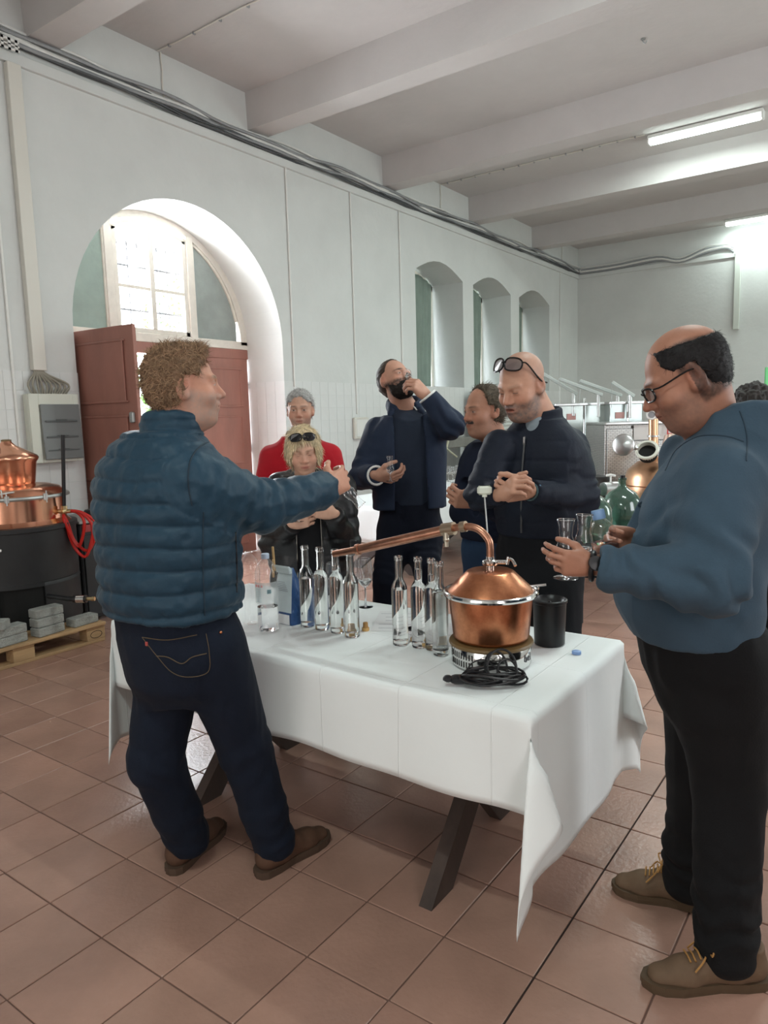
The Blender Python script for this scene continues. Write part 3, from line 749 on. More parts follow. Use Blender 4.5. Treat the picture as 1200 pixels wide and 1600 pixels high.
# ---------------------------------------------------------------- plastic bottle
M_pet = mat('clear_plastic', (.93, .97, 1), .04, trans=1, ior=1.12)
t = thing('plastic_bottle', 'crumpled clear plastic water bottle on the near left end of table', 'bottle', (.793, .560, ZT1 + .001))
q = MB(); prof = [(.0, .006), (.03, .0), (.040, .004), (.043, .02), (.0425, .05), (.0435, .06), (.042, .075), (.0435, .09), (.0425, .11), (.043, .2), (.044, .21), (.042, .24), (.033, .265), (.018, .282), (.0135, .287), (.0135, .294), (.017, .295), (.017, .298), (.0130, .299), (.0130, .303)]
q.lathe(prof, n=36, caps=False)
Vv = np.array(q.V)
for i in range(len(Vv)):
    x, y, z = Vv[i]; a_ = math.atan2(y, x); k = 1 + (.035 * math.sin(3 * a_ + z * 60) + .02 * math.sin(7 * a_ - z * 130)) * (1 if z < .1 else .35 if z < .26 else 0); Vv[i] = (x * k, y * k, z)
q.V = [tuple(v) for v in Vv]
q.build('bottle_body', M_clear, t, True, off=(0, 0, 0))
q = MB(); q.lathe([(.0, .008), (.037, .006), (.0405, .02), (.0402, .098), (0, .098)], n=24, caps=False); q.build('water', mat('water', (1, 1, 1), 0, trans=1, ior=1.33), t, True, off=(0, 0, 0))
q = MB(); q.lathe([(.0155, .303), (.0155, .288), (.0150, .288)], n=20, caps=False); q.lathe([(.0158, .29), (.0158, .304), (.014, .307), (0, .307)], n=20, caps=False); q.build('cap', mat('pale_blue_cap', (.45, .55, .68), .4), t, True, off=(0, 0, 0), label='pale blue cap')
al = math.atan2(-FW[1], -FW[0]) - .15
lm = mat('label_film', (.72, .80, .80), .35, alpha=.45)
q = MB(); q.lathe([(.0447, .115), (.0447, .2)], n=28, caps=False, arc=(al - 1.5 + 0.0, al + 1.3)); 
# lathe arc measured from its own frame axes
u_, v2, _ = frame_from((0, 0, 1)); off_a = math.atan2(u_[1], u_[0])
q = MB(); q.lathe([(.0447, .115), (.0447, .2)], n=28, caps=False, arc=(al - 1.5 - off_a, al + 1.3 - off_a)); lab_ = q.build('label', lm, t, True, off=(0, 0, 0))
def on_cyl(r, an, z): return np.array([r * math.cos(an), r * math.sin(an), z])
for k, ch in enumerate('ena'):
    an = al - .72 + .3 * k; text_part(ch, .019, basis4((-math.sin(an), math.cos(an), 0), (0, 0, 1), on_cyl(.0455, an, .188)), M_redink, lab_)
q = MB()
for k in range(8):
    for j in range(4):
        an = al - .75 + .16 * j; q.box(on_cyl(.0452, an, .174 - .007 * k), (.0006, .006, .0018), rotm((0, 0, 1), an))
q.box(on_cyl(.0452, al + .5, .165), (.0006, .016, .016), rotm((0, 0, 1), al + .5))
tagp(q.build('small_print', mat('print_teal', (.18, .30, .33), .7), t, off=(0, 0, 0)), kind='stuff')
t = thing('plastic_bottle', 'second clear plastic bottle mostly hidden behind the man in the puffer jacket', 'bottle', (.66, .60, ZT1 + .001))
q = MB(); q.lathe([(r_ * .95, z) for r_, z in prof], n=28, caps=False); q.build('bottle_body', M_clear, t, True, off=(0, 0, 0))
# ---------------------------------------------------------------- folded bag with clothes peg
t = thing('paper_bag', 'blue and white folded bag closed with a wooden clothes peg', 'bag', (.78, .70, ZT1 + .001))
bo = np.array([.78, .70, ZT1 + .001])
ex = np.array([RT[0] * .78 - FW[0] * .62, RT[1] * .78 - FW[1] * .62, 0]); ex /= np.linalg.norm(ex)
ey = np.array([-ex[1], ex[0], 0]); ez = np.array([0, 0, 1.])
def BG(u, v, z): return ex * u + ey * v + ez * z
q = MB()
secs = [(0, -.055, .052, .052), (.05, -.055, .052, .05), (.13, -.052, .044, .034), (.19, -.05, .034, .016), (.225, -.048, .026, .004)]
P = []
for z, a_, c_, dpt in secs:
    for (u, v) in ((a_, -dpt), (c_, -dpt), (c_ + .012 * (1 - z / .3), 0), (c_, dpt), (a_, dpt), (a_ - .008, 0)): P.append(BG(u, v * .9, z))
Fs = []; n6 = 6
for k in range(len(secs) - 1):
    for j in range(6): Fs.append((k * 6 + j, k * 6 + (j + 1) % 6, k * 6 + 6 + (j + 1) % 6, k * 6 + 6 + j))
Fs += [tuple(reversed(range(6))), tuple(24 + j for j in range(6))]
q.add(P, Fs)
o = q.build('pouch', [mat('bag_blue', (.02, .07, .2), .4, noise=8, var=.3, bump=.5, bscale=20), mat('bag_pale', (.52, .60, .62), .5, noise=6, var=.08, bump=.4, bscale=18)], t, off=(0, 0, 0))
for i, f in enumerate(o.data.polygons):
    k, j = divmod(i, 6); f.material_index = 1 if (j in (0,) and k < 4 and k > 0) else 0
q = MB(); q.box(BG(-.005, -.0485, .022), (.095, .002, .04), np.array([ex, ey, ez]).T); q.build('lower_print', M_paper, t, off=(0, 0, 0))
q = MB(); q.box(BG(-.012, -.018, .218), (.085, .012, .034), np.array([ex, ey, ez]).T @ rotm((1, 0, 0), .35), .004); q.build('rolled_top', MATS['bag_pale'], t, off=(0, 0, 0))
q = MB()
for k in range(9): q.box(BG(.0, -.047 + .0028 * k, .175 - .008 * k), (.05, .0012, .0016), np.array([ex, ey, ez]).T)
tagp(q.build('small_print', M_ink, t, off=(0, 0, 0)), kind='stuff')
t = thing('clothes_peg', 'wooden clothes peg clipped on the folded top of the bag', 'peg', bo + BG(-.045, -.03, .2))
q = MB(); pc = bo + BG(-.043, -.03, .0)
q.box(pc + (0, 0, .262) + BG(-.004, -.004, 0), (.010, .008, .10), rotm(tuple(ey), -.06), .002); q.build('jaw', mat('peg_wood', (.42, .27, .12), .7), t)
q = MB(); q.box(pc + (0, 0, .225) + BG(.004, -.016, 0), (.010, .008, .075), rotm(tuple(ey), .05), .002); q.build('jaw', MATS['peg_wood'], t)
q = MB(); q.tube([pc + BG(-.008, -.01, .235), pc + BG(.008, -.01, .235)], .005, 8); q.build('spring', M_steeld, t)
# ---------------------------------------------------------------- glasses
def wine_prof(h, rb, rs=.032, tulip=False):
    z1 = h * .42
    bowl = [(.004, z1 - .004), (rb * .55, z1 + .008), (rb * .9, z1 + .028), (rb, z1 + .05), (rb * .93, z1 + .085), (rb * .78, h)]
    return [(0, .0), (rs, .0), (rs, .0015), (.008, .005), (.0045, .014), (.0035, z1 - .016)] + bowl
def tulip_prof(h=.125, rb=.022):
    s = h / .125
    return [(0, 0), (.026 * s, 0), (.026 * s, .0015), (.007 * s, .005), (.0035, .012), (.0033, .034 * s), (.006, .040 * s), (rb * .85, .048 * s), (rb, .060 * s), (rb * .86, .074 * s), (rb * .62, .090 * s), (rb * .70, .110 * s), (rb * .86, h)]
M_wg = thin_glass('wine_glass_clear', (.97, .98, .985), refl=1.6)
M_rimg = mat('glass_rim', (.95, .97, 1), .05, trans=1, ior=1.5)
def glass(name, label, loc, prof, group=None, axis=(0, 0, 1), fill=None, n=24, rim=True):
    t = thing(name, label, 'glass', loc, group)
    k = next(i for i, (r, z) in enumerate(prof) if i > 4 and r > .008)
    q = MB(); q.lathe(prof[:k + 1], (0, 0, 0), axis, n=n, caps=False); q.build('stem', M_rimg, t, True, off=(0, 0, 0))
    q = MB(); q.lathe(prof[k - 1:], (0, 0, 0), axis, n=n, caps=False); q.build('bowl', M_wg, t, True, off=(0, 0, 0))
    if rim:
        q = MB(); u, v, d = frame_from(axis); r, z = prof[-1]; q.tube([d * z + (u * math.cos(a) + v * math.sin(a)) * r for a in np.linspace(0, 2 * math.pi, n, endpoint=False)], .0009, 5, closed=True); q.build('rim', M_rimg, t, True, off=(0, 0, 0))
    if fill:
        pz = [z for r, z in prof[k - 1:]]; pr = [r for r, z in prof[k - 1:]]; zz = prof[k - 1][1] + fill
        pts = [(0, pz[0] + .001)] + [(r - .0012, z) for r, z in zip(pr[1:], pz[1:]) if z < zz and r > .002] + [(np.interp(zz, pz, pr) - .0012, zz), (0, zz)]
        q = MB(); q.lathe(pts, (0, 0, 0), axis, n=n, caps=False); q.build('spirit', M_liquid, t, True, off=(0, 0, 0))
    return t
glass('wine_glass', 'large wine glass with a little spirit behind the fourth bottle', (.912, 1.036, ZT1 + .001), wine_prof(.215, .036), None, fill=.035)
glass('wine_glass', 'wine glass seen between the second and third bottles from the bag', (.800, .955, ZT1 + .001), wine_prof(.200, .036))
t = thing('dark_capped_bottle', 'clear decanter with a black cap behind the sloping pipe', 'bottle', (.905, 1.075, ZT1 + .001))
# papers
def sheet(cx, cy, w_, h_, ang, label, lines=5):
    t = thing('paper_sheet', label, 'paper', (cx, cy, ZT1 + .0012))
    R_ = rotm((0, 0, 1), ang); q = MB(); q.box((0, 0, .0005), (w_, h_, .0006), R_); q.build('sheet', M_paper, t, off=(0, 0, 0))
    q = MB()
    for k in range(lines): q.box(R_ @ np.array([-.02 + .01 * (k % 2), h_ * (.36 - .72 * k / max(1, lines - 1)), .001]), (w_ * (.7 - .15 * (k % 3)), .0025, .0003), R_)
    tagp(q.build('printed_lines', M_ink, t, off=(0, 0, 0)), kind='stuff')
sheet(1.17, .93, .21, .29, .5, 'printed sheet of paper lying behind the left four bottles')
sheet(1.40, .86, .21, .29, 1.1, 'printed sheet of paper lying behind the right four bottles', 4)
bpy.data.objects.remove(bpy.data.objects['dark_capped_bottle'])
t = thing('decanter', 'clear decanter with a black cap behind the sloping pipe', 'decanter', (.838, 1.062, ZT1 + .001))
q = MB(); q.lathe([(0, .002), (.04, 0), (.047, .01), (.047, .1), (.04, .15), (.02, .19), (.015, .215), (.015, .26)], n=28, caps=False); q.build('glass', M_clear, t, True, off=(0, 0, 0))
q = MB(); q.lathe([(.018, .255), (.019, .285), (.016, .288), (0, .288)], n=18); q.build('cap', M_black, t, True, off=(0, 0, 0))
# ---------------------------------------------------------------- bucket, cap, cable coil
t = thing('black_bucket', 'black plastic spittoon bucket with funnel rim behind the copper still', 'bucket', (1.795, .955, ZT1 + .001))
q = MB(); q.lathe([(0, 0), (.050, 0), (.053, .003), (.0585, .15), (.062, .153), (.062, .162), (.0575, .165)], n=40, caps=False); q.build('tub', M_black, t, True, off=(0, 0, 0))
q = MB(); q.lathe([(.0575, .165), (.055, .16), (.045, .146), (.016, .132), (.011, .128), (.011, .118)], n=40, caps=False); q.lathe([(.006, .13), (.008, .15), (.004, .156), (0, .157)], n=10, caps=False); q.build('funnel_lid', M_black, t, True, off=(0, 0, 0))
t = thing('bottle_cap', 'pale blue plastic bottle cap lying near the right end of table', 'cap', (1.918, .894, ZT1 + .001))
q = MB(); q.lathe([(.0, .011), (.012, .011), (.0145, .010), (.015, 0), (.013, 0), (.013, .009)], n=24, caps=False); q.build('shell', mat('blue_cap', (.28, .42, .72), .4), t, True, off=(0, 0, 0))
q = MB()
for k in range(24): a_ = k * math.pi / 12; q.box((.0149 * math.cos(a_), .0149 * math.sin(a_), .005), (.0012, .0016, .009), rotm((0, 0, 1), a_))
tagp(q.build('grip_ribs', MATS['blue_cap'], t, off=(0, 0, 0)), kind='stuff')
c0 = np.array([1.83, .455, ZT1 + .012])
t = thing('power_cable', 'coiled black power cable with controller lying before the hot plate', 'cable', (1.80, .47, ZT1 + .001))
def cbl(u, v, z): return np.array([1.79, .47, ZT1 + .006]) + np.array([RT[0], RT[1], 0]) * u + np.array([-.58, .81, 0]) * v + np.array([0, 0, z])
rc = np.random.RandomState(11)
loops = []
for k in range(7):
    ru, rv = .085 + .02 * rc.rand(), .028 + .012 * rc.rand(); cu_, cv = .03 * rc.randn() * .5 + .015, .012 * rc.randn(); tilt = .22 * rc.rand() + (.5 if k in (2, 5) else 0)
    loops.append([cbl(cu_ + ru * math.cos(a_), cv + rv * math.sin(a_), .004 + .003 * k + .010 * (1 + math.sin(a_ * 2 + k)) ) for a_ in np.linspace(0, 6.28, 22, endpoint=False)])
q = MB()
for lp in loops: q.tube(lp, .0038, 7, closed=True)
for (cu_, ru, h, lean) in ((.055, .044, .098, .0), (.040, .034, .085, .02), (.07, .03, .07, -.01)):
    q.tube([cbl(cu_ + ru * math.cos(a_), .01 + lean + .02 * math.sin(a_), max(.004, h * .5 + h * .5 * math.sin(a_))) for a_ in np.linspace(0, 6.28, 22, endpoint=False)], .0036, 7, closed=True)
q.tube(bez([cbl(-.05, .04, .03), cbl(-.03, .045, .052), cbl(.0, .03, .066), cbl(.03, .02, .05), cbl(.06, 0, .02)], 6), .0025, 6)
q.build('cord', M_black, t, True)
q = MB(); q.box(cbl(-.055, -.002, .017), (.10, .034, .026), rotm((0, 0, 1), math.atan2(RT[1], RT[0]) - .08), .008); q.build('controller', M_black, t, True)
q = MB(); q.box(cbl(-.11, .0, .02), (.03, .024, .02), rotm((0, 0, 1), math.atan2(RT[1], RT[0]) - .3), .006); q.build('plug', M_black, t, True)
q = MB(); q.box(cbl(-.03, .05, .018), (.04, .028, .032), rotm((0, 0, 1), .6), .006); q.build('socket_plug', M_black, t, True)

# ---------------------------------------------------------------- large copper still at the left on a pallet
SX, SY = [float(v) for v in W(20, 800, 5.34)[:2]]
t = thing('wooden_pallet', 'wooden pallet carrying the big left still and grey pavers', 'pallet', (-2.3, .96, 0))
px0, px1, py0, py1 = -2.70, -1.90, .36, 1.56
for k in range(5):
    x = px0 + .05 + (px1 - px0 - .1) * k / 4; q = MB(); q.box((x, .96, .133), (.10 if k % 2 else .145, 1.2, .022), None, .003); q.build('deck_board', M_wood, t)
for y in (py0 + .07, .96, py1 - .07):
    q = MB(); q.box((-2.3, y, .111), (.8, .145, .022), None, .003); q.build('cross_board', M_wood, t)
    for x in (px0 + .05, -2.3, px1 - .05):
        q = MB(); q.box((x, y, .061), (.10, .145, .078), None, .003); q.build('block', M_wood, t)
for x in (px0 + .05, -2.3, px1 - .05):
    q = MB(); q.box((x, .96, .011), (.10, 1.2, .022), None, .003); q.build('skid', M_wood, t)
q = MB(); sc0 = np.array([px1 + .0008, py1 - .07, .062]); q.tube([sc0 + (0, .045 * math.cos(k * .35), .026 * math.sin(k * .35)) for k in range(18)], .0022, 5, closed=True); q.build('stamp', mat('burnt_stamp', (.05, .03, .02), .9), t)
ZP = .1445
bt = thing('burner_stand', 'matt black round furnace stand with a square fire opening', 'furnace', (SX, SY, ZP))
an0 = math.atan2(-FW[1], -FW[0]) + .50; half = .36
u_, v2, _ = frame_from((0, 0, 1)); off_a = math.atan2(u_[1], u_[0])
q = MB()
R0 = .42
q.lathe([(R0 - .01, ZP + .32), (R0, ZP + .33), (R0, .83), (R0 + .012, .835), (R0 + .012, .865), (R0 - .03, .87), (.30, .87)], (SX, SY, 0), n=56, caps=False)
q.lathe([(R0 - .01, ZP + .33), (R0 + .0, ZP + .32), (R0 + .003, ZP + .30), (R0, ZP + .30), (R0, ZP), (R0 - .01, ZP), (R0 - .01, ZP + .33)], (SX, SY, 0), n=50, caps=False, arc=(an0 + half - off_a, an0 - half + 2 * math.pi - off_a))
q.lathe([(R0 - .01, ZP + .33), (R0 + .003, ZP + .33), (R0 + .003, ZP + .30), (R0 - .01, ZP + .30)], (SX, SY, 0), n=14, caps=False, arc=(an0 - half - off_a, an0 + half - off_a))
q.build('shell', M_blackp, bt, True)
q = MB(); q.lathe([(.0, ZP + .002), (R0 - .02, ZP + .002)], (SX, SY, 0), n=30, caps=False); q.lathe([(.15, ZP), (.15, ZP + .12), (.1, ZP + .16), (0, ZP + .16)], (SX, SY, 0), n=20); q.lathe([(R0 - .015, ZP), (R0 - .015, ZP + .33)], (SX, SY, 0), n=30, caps=False); q.build('firebox', mat('firebox_black', (.008, .008, .008), .9), bt)  # inside of the stand coloured near black
an = an0 - .5
q = MB(); an_b = math.atan2(-FW[1], -FW[0]) + .12
cb = np.array([SX + (R0 + .001) * math.cos(an_b), SY + (R0 + .001) * math.sin(an_b), .73])
q.box(cb, (.006, .1, .028), rotm((0, 0, 1), an_b), .003); q.cyl(cb + rotm((0, 0, 1), an_b) @ np.array([0, -.055, 0]), cb + rotm((0, 0, 1), an_b) @ np.array([.01, -.055, 0]), .009); q.cyl(cb + rotm((0, 0, 1), an_b) @ np.array([0, .055, 0]), cb + rotm((0, 0, 1), an_b) @ np.array([.01, .055, 0]), .009); q.build('name_plate', M_steel, bt, True)
big = thing('copper_still', 'big copper still with pot and hat on the black furnace at left', 'still', (SX, SY, .865))
q = MB(); q.lathe([(.30, .866), (.395, .868), (.375, .885), (.362, .90), (.36, 1.055), (.372, 1.06)], (SX, SY, 0), n=64); q.build('pot', M_copperb, big, True)
q = MB(); q.lathe([(.372, 1.052), (.392, 1.056), (.396, 1.066), (.390, 1.078), (.372, 1.08)], (SX, SY, 0), n=64); q.build('rim_ring', M_steeld, big, True)
q = MB(); q.lathe([(.370, 1.076), (.352, 1.10), (.33, 1.125), (.26, 1.145), (.165, 1.155)], (SX, SY, 0), n=64); q.build('lid', M_copperb, big, True)
q = MB(); q.lathe([(.165, 1.150), (.172, 1.17), (.190, 1.31), (.205, 1.33), (.206, 1.345), (.196, 1.36), (.15, 1.385), (.065, 1.43), (.038, 1.455), (.032, 1.47)], (SX, SY, 0), n=64); q.build('hat', M_copperb, big, True)
q = MB(); q.lathe([(.034, 1.462), (.036, 1.475), (.02, 1.479), (0, 1.479)], (SX, SY, 0), n=20); q.build('hat_fitting', mat('dark_brass', (.3, .22, .12), .4, 1.0), big, True)
ag = math.atan2(-FW[1], -FW[0]) - .05
gd = np.array([math.cos(ag), math.sin(ag), 0]); gl = np.array([-math.sin(ag), math.cos(ag), 0])
q = MB(); g0 = np.array([SX, SY, 0]) + gd * .12 + gl * -.02 + (0, 0, 1.41); gx = gd * .5 + np.array([0, 0, .85]); q.cyl(g0 - gx * .01, g0 + gx * .02, .038, n=22); q.build('thermometer_case', M_chrome, big, True)
q = MB(); q.cyl(g0 + gx * .0195, g0 + gx * .0215, .034, n=22); q.build('dial', M_white, big, label='white thermometer dial')
q = MB()
for k, a_ in enumerate((ag - .85, ag - .2, ag + .45, ag + 1.1)):
    c = np.array([SX, SY, 1.07]); rr_ = np.array([math.cos(a_), math.sin(a_), 0]); q.box(c + rr_ * .392, (.02, .03, .05), rotm((0, 0, 1), a_), .004); q.cyl(c + rr_ * .405 + (0, 0, -.04), c + rr_ * .405 + (0, 0, .045), .005)
tagp(q.build('rim_clamp', M_steel, big, True), kind='stuff')
q = MB(); hc = np.array([SX, SY, 0]) + gd * .34
q.tube([hc + gl * -.02 + (0, 0, 1.085), hc + gl * -.02 + (0, 0, 1.135), hc + gl * .13 + (0, 0, 1.135), hc + gl * .13 + (0, 0, 1.085)], .006, 8); q.build('handle', M_steel, big, True)
# slim clamp lever lying on the lid
q = MB(); q.box(hc + gl * .0 + (0, 0, 1.095), (.025, .42, .012), rotm((0, 0, 1), ag + .12) @ rotm((1, 0, 0), .12), .004); q.build('lever', M_steel, big)
# stirring pole with brass union at right of the rim
rp = np.array([SX, SY, 0]) + gl * .40 + gd * .02
q = MB(); q.cyl(rp + (0, 0, .985), rp + gl * .035 + (0, 0, 1.50), .0135, n=12); q.build('pole', M_black, big, True)
q = MB(); q.cyl(rp + (0, 0, .95), rp + (0, 0, .985), .022, n=8); q.sphere(rp + (0, 0, .945), .025); q.cyl(rp + gl * -.05 + (0, 0, .945), rp + gl * .05 + (0, 0, .945), .015, n=10); q.build('union', M_brass, big, True)
q = MB(); vb = np.array([SX, SY, 0]) + gl * .30 + gd * .40
# gas burner nozzle sticking out
nb = W(120, 936, 4.95)
bz = thing('gas_nozzle', 'black burner nozzle with brass tip sticking out of the furnace', 'nozzle', nb)
e1 = nb + gl * .10
q = MB(); q.tube([nb - gl * .25 - gd * .1, nb - gl * .06, nb], .018, 10); q.cyl(nb - gl * .02, nb + gl * .07, .026, n=16); q.build('barrel', M_black, bz, True)
q = MB(); q.cyl(nb - gl * .0, nb + gl * .055, .0268, n=16); q.build('sleeve', M_chrome, bz, True)
q = MB(); q.cyl(nb + gl * .07, nb + gl * .105, .012, n=8); q.cyl(nb + gl * .105, nb + gl * .125, .016, n=6); q.build('tip', M_brass, bz, True)
# red hose loops
rh = thing('red_hose', 'red rubber hose hanging in loops beside the left still', 'hose', rp + (0, 0, .95))
for k, (w_, h_, dy_) in enumerate(((.15, .30, 0), (.10, .22, .02), (.17, .26, -.02))):
    q = MB(); o_ = rp + (0, 0, .95)
    q.tube(bez([o_ + gl * .01, o_ + gl * (.05 + w_ * .5) + (0, 0, -.02), o_ + gl * (.05 + w_) + gd * dy_ + (0, 0, -h_ * .45), o_ + gl * (.03 + w_ * .7) + gd * dy_ + (0, 0, -h_ - .04), o_ + gl * .05 + gd * dy_ + (0, 0, -h_ * .9), o_ + gl * .02 + gd * (.03 + dy_) + (0, 0, -h_ * .35), o_ + gl * .0 + gd * .02 + (0, 0, -.03)], 7), .0115, 9)
    q.build('hose_loop', M_red, rh, True)
# pavers
def paver(c, ang, label):
    t = thing('paver', label, 'paver', c, 'grey pavers on the pallet')
    q = MB(); q.box((0, 0, .03), (.10, .20, .06), None, .005); o = q.build('block', M_conc, t, off=(0, 0, 0)); t.rotation_euler = (0, 0, ang); return t
a1 = .12
for k, lab in enumerate(('bottom paver of the stack of three before the fire opening', 'middle paver of the stack of three before the fire opening', 'top paver of the stack of three before the fire opening')):
    paver((-1.957 - .012 * k, 1.165 + .006 * k, ZP + .001 + .061 * k), a1 - .05 * k, lab)
paver((-1.965, 1.43, ZP + .001), .10, 'single paver lying at the right end of the pallet')
for k, (dx, dy, lev, an_) in enumerate(((0, .0, 0, .1), (0, .0, 1, .1), (.0, -.205, 0, .1), (.0, -.205, 1, .1))):
    paver((-1.958, .90 + dy, ZP + .001 + .061 * lev), an_, ['lower right paver of the left pile', 'upper right paver of the left pile', 'lower left paver of the left pile at the frame edge', 'second layer left paver of the left pile at the frame edge'][k])
paver((-1.962, .795, ZP + .001 + .122), -.9, 'top paver lying askew on the left pile')
# black cabinet behind the still
t = thing('black_cabinet', 'black cabinet with grey top between the left still and the door', 'cabinet', (-2.66, 1.95, 0))
q = MB(); q.box2((-2.9, 1.74, .03), (-2.42, 2.17, .80), .01); q.build('body', M_blackp, t)
q = MB(); q.box2((-2.92, 1.73, .80), (-2.40, 2.18, .825), .005); q.build('top', mat('grey_laminate', (.30, .29, .28), .5), t)
q = MB(); q.box2((-2.42, 1.76, .73), (-2.412, 2.15, .79), .003); q.build('front_strip', mat('dull_red_paint', (.28, .03, .03), .5), t, label='dull red strip')
q = MB(); q.box2((-2.42, 1.76, .06), (-2.405, 2.15, .71), .004); q.build('door', M_blackp, t)
for k in range(4):
    q = MB(); q.cyl((-2.87 + .42 * (k % 2), 1.78 + .34 * (k // 2), 0), (-2.87 + .42 * (k % 2), 1.78 + .34 * (k // 2), .03), .02, n=10); q.build('foot', M_black, t)
t = thing('black_knob_lid', 'small round black lid on the black cabinet', 'lid', (-2.6, 1.98, .826))
q = MB(); q.lathe([(.075, 0), (.075, .035), (.06, .055), (.02, .062), (0, .062)], n=24); q.build('disc', M_black, t, True, off=(0, 0, 0))
# fuse box
t = thing('fuse_box', 'cream wall fuse box with tinted flap under the trunking', 'fuse box', (XW, 1.92, 1.55))
bx0, bx1, bz0, bz1 = 1.70, 2.13, 1.27, 1.83
q = MB(); q.box2((XW + .006, bx0, bz0), (XW + .085, bx1, bz1), .008); q.build('box', mat('box_cream', (.66, .68, .60), .5), t)
q = MB()
for lo, hi in (((XW + .085, bx0, bz0), (XW + .10, bx0 + .08, bz1)), ((XW + .085, bx1 - .05, bz0), (XW + .10, bx1, bz1)), ((XW + .085, bx0 + .08, bz1 - .09), (XW + .10, bx1 - .05, bz1)), ((XW + .085, bx0 + .08, bz0), (XW + .10, bx1 - .05, bz0 + .03))): q.box2(lo, hi, .003)
q.build('front_frame', mat('box_cream', (0, 0, 0)), t)
q = MB(); q.box((XW + .118, 1.955, 1.52), (.012, .34, .45), rotm((0, 1, 0), -.05), .004); q.build('flap', mat('smoked_plastic', (.17, .18, .18), .25), t, label='tinted transparent flap')
for zz in (1.36, 1.47, 1.60):
    q = MB(); q.box2((XW + .124, 1.81, zz), (XW + .134, 2.09, zz + .014), .003); q.box2((XW + .128, 1.90, zz + .012), (XW + .137, 2.0, zz + .022), .003); q.build('flap_rib', mat('rib_grey', (.10, .11, .11), .4), t)
rc = np.random.RandomState(4)
for k in range(15):
    y1 = 1.76 + .021 * k; q = MB(); q.tube(bez([(XW + .03, 1.80 + .006 * k, 2.06), (XW + .04, 1.80 + .0065 * k, 2.0), (XW + .06 + .025 * math.sin(k * 2.1), y1 + (y1 - 1.90) * .22, 1.91), (XW + .05, y1, 1.83)], 5), .0085, 6)
    o = q.build('box_cable', mat('fan_cable', (.30, .28, .23), .6), t, True)

# ---------------------------------------------------------------- back table with white cloth and wine glasses
BX0, BX1, BY0, BY1 = -2.0, -.95, 4.0, 6.9
xtable('trestle_table', 'reddish wooden trestle table under the white cloth by the window wall', BX0, BX1, BY0, BY1, ZT1 - .006, (4.5, 6.2), 'y')
V, Fc = cloth_mesh(BX0, BX1, BY0, BY1, ZT1, .30, .30, .35, .3, step=.05, A=.2, B=-.1, seed=7)
c2 = mk('tablecloth', V, Fc, M_cloth, None, True); md = c2.modifiers.new('thick', 'SOLIDIFY'); md.thickness = .003; md.offset = -1
tagp(c2, 'white tablecloth on the back table behind the standing people', 'tablecloth')
src = glass('wine_glass', 'empty wine glass, leftmost of the cluster on the back table', (-1.9, 6.15, ZT1 + .001), wine_prof(.2, .034), 'wine glasses on the back table')
for k, (x, y, lab) in enumerate(((-1.9, 6.35, 'second wine glass from the left in the back table cluster'), (-1.78, 6.42, 'nearer wine glass in the middle of the back table cluster'), (-1.92, 6.55, 'wine glass in the middle rear of the back table cluster'), (-1.78, 6.62, 'fifth wine glass in the back table cluster'), (-1.9, 6.74, 'rightmost wine glass on the back table near the thumb'))):
    copy_thing(src, (x, y, ZT1 + .001), lab)
t = thing('black_bag', 'black bag standing on the back table left of the bearded man', 'bag', (-1.2, 4.25, ZT1 + .001))
q = MB(); q.box((-1.2, 4.3, ZT1 + .10), (.24, .42, .19), None, .05); q.build('body', M_black, t)
q = MB(); q.tube(bez([(-1.2, 4.18, ZT1 + .18), (-1.2, 4.2, ZT1 + .25), (-1.2, 4.38, ZT1 + .25), (-1.2, 4.42, ZT1 + .18)], 6), .012, 8); q.build('strap', M_black, t, True)

# ---------------------------------------------------------------- steel bench with shelf, hose and shelving by the window wall
t = thing('steel_bench', 'steel wash bench with grey ledge against the tiled wall', 'bench', (-2.75, 8.4, 0))
q = MB(); q.box2((-3.0, 7.3, 1.10), (-2.62, 8.75, 1.24), .008); q.build('ledge', mat('brushed_grey', (.28, .28, .26), .45, .6, noise=3, var=.25), t)
q = MB(); q.box2((-3.0, 7.3, .72), (-2.55, 8.75, .76), .004); q.build('counter', M_steel, t)
q = MB(); q.box2((-2.99, 7.35, .1), (-2.62, 8.7, .72)); q.build('cupboard', M_steeld, t)
q = MB(); q.box2((-3.005, 7.32, .76), (-2.985, 8.73, 1.10)); q.build('splash_back', M_steel, t)
for y in (7.32, 8.70):
    q = MB(); q.box2((-2.64, y, 0), (-2.61, y + .03, 1.10)); q.build('leg', M_steel, t)
t = thing('pale_hose', 'pale rubber hose drooping over the steel wash bench', 'hose', (-2.6, 8.2, 1.2))
q = MB(); q.tube(bez([W(702, 676, 10.6), W(700, 690, 10.5), W(694, 712, 10.5), W(684, 730, 10.5), W(676, 742, 10.5)], 6), .016, 8); q.tube(bez([W(676, 688, 10.6), W(690, 694, 10.55), W(704, 706, 10.55), W(714, 714, 10.6)], 5), .013, 8); q.build('tube', mat('pale_rubber', (.5, .5, .38), .6), t, True)
t = thing('slatted_cabinet', 'white slatted shelf unit standing behind the man with moustache', 'cabinet', (-2.4, 9.2, 0))
q = MB(); q.box2((-2.9, 8.9, 0), (-2.4, 9.6, 1.95), .005); q.build('body', mat('cabinet_white', (.62, .64, .62), .5), t)
for k in range(16):
    q = MB(); q.box((-2.395, 9.25, .9 + .062 * k), (.02, .66, .04), rotm((0, 1, 0), .5), .003); q.build('slat', MATS['cabinet_white'], t)
q = MB(); q.box2((-2.42, 8.87, .0), (-2.36, 8.91, 1.98)); q.build('post', M_steel, t)

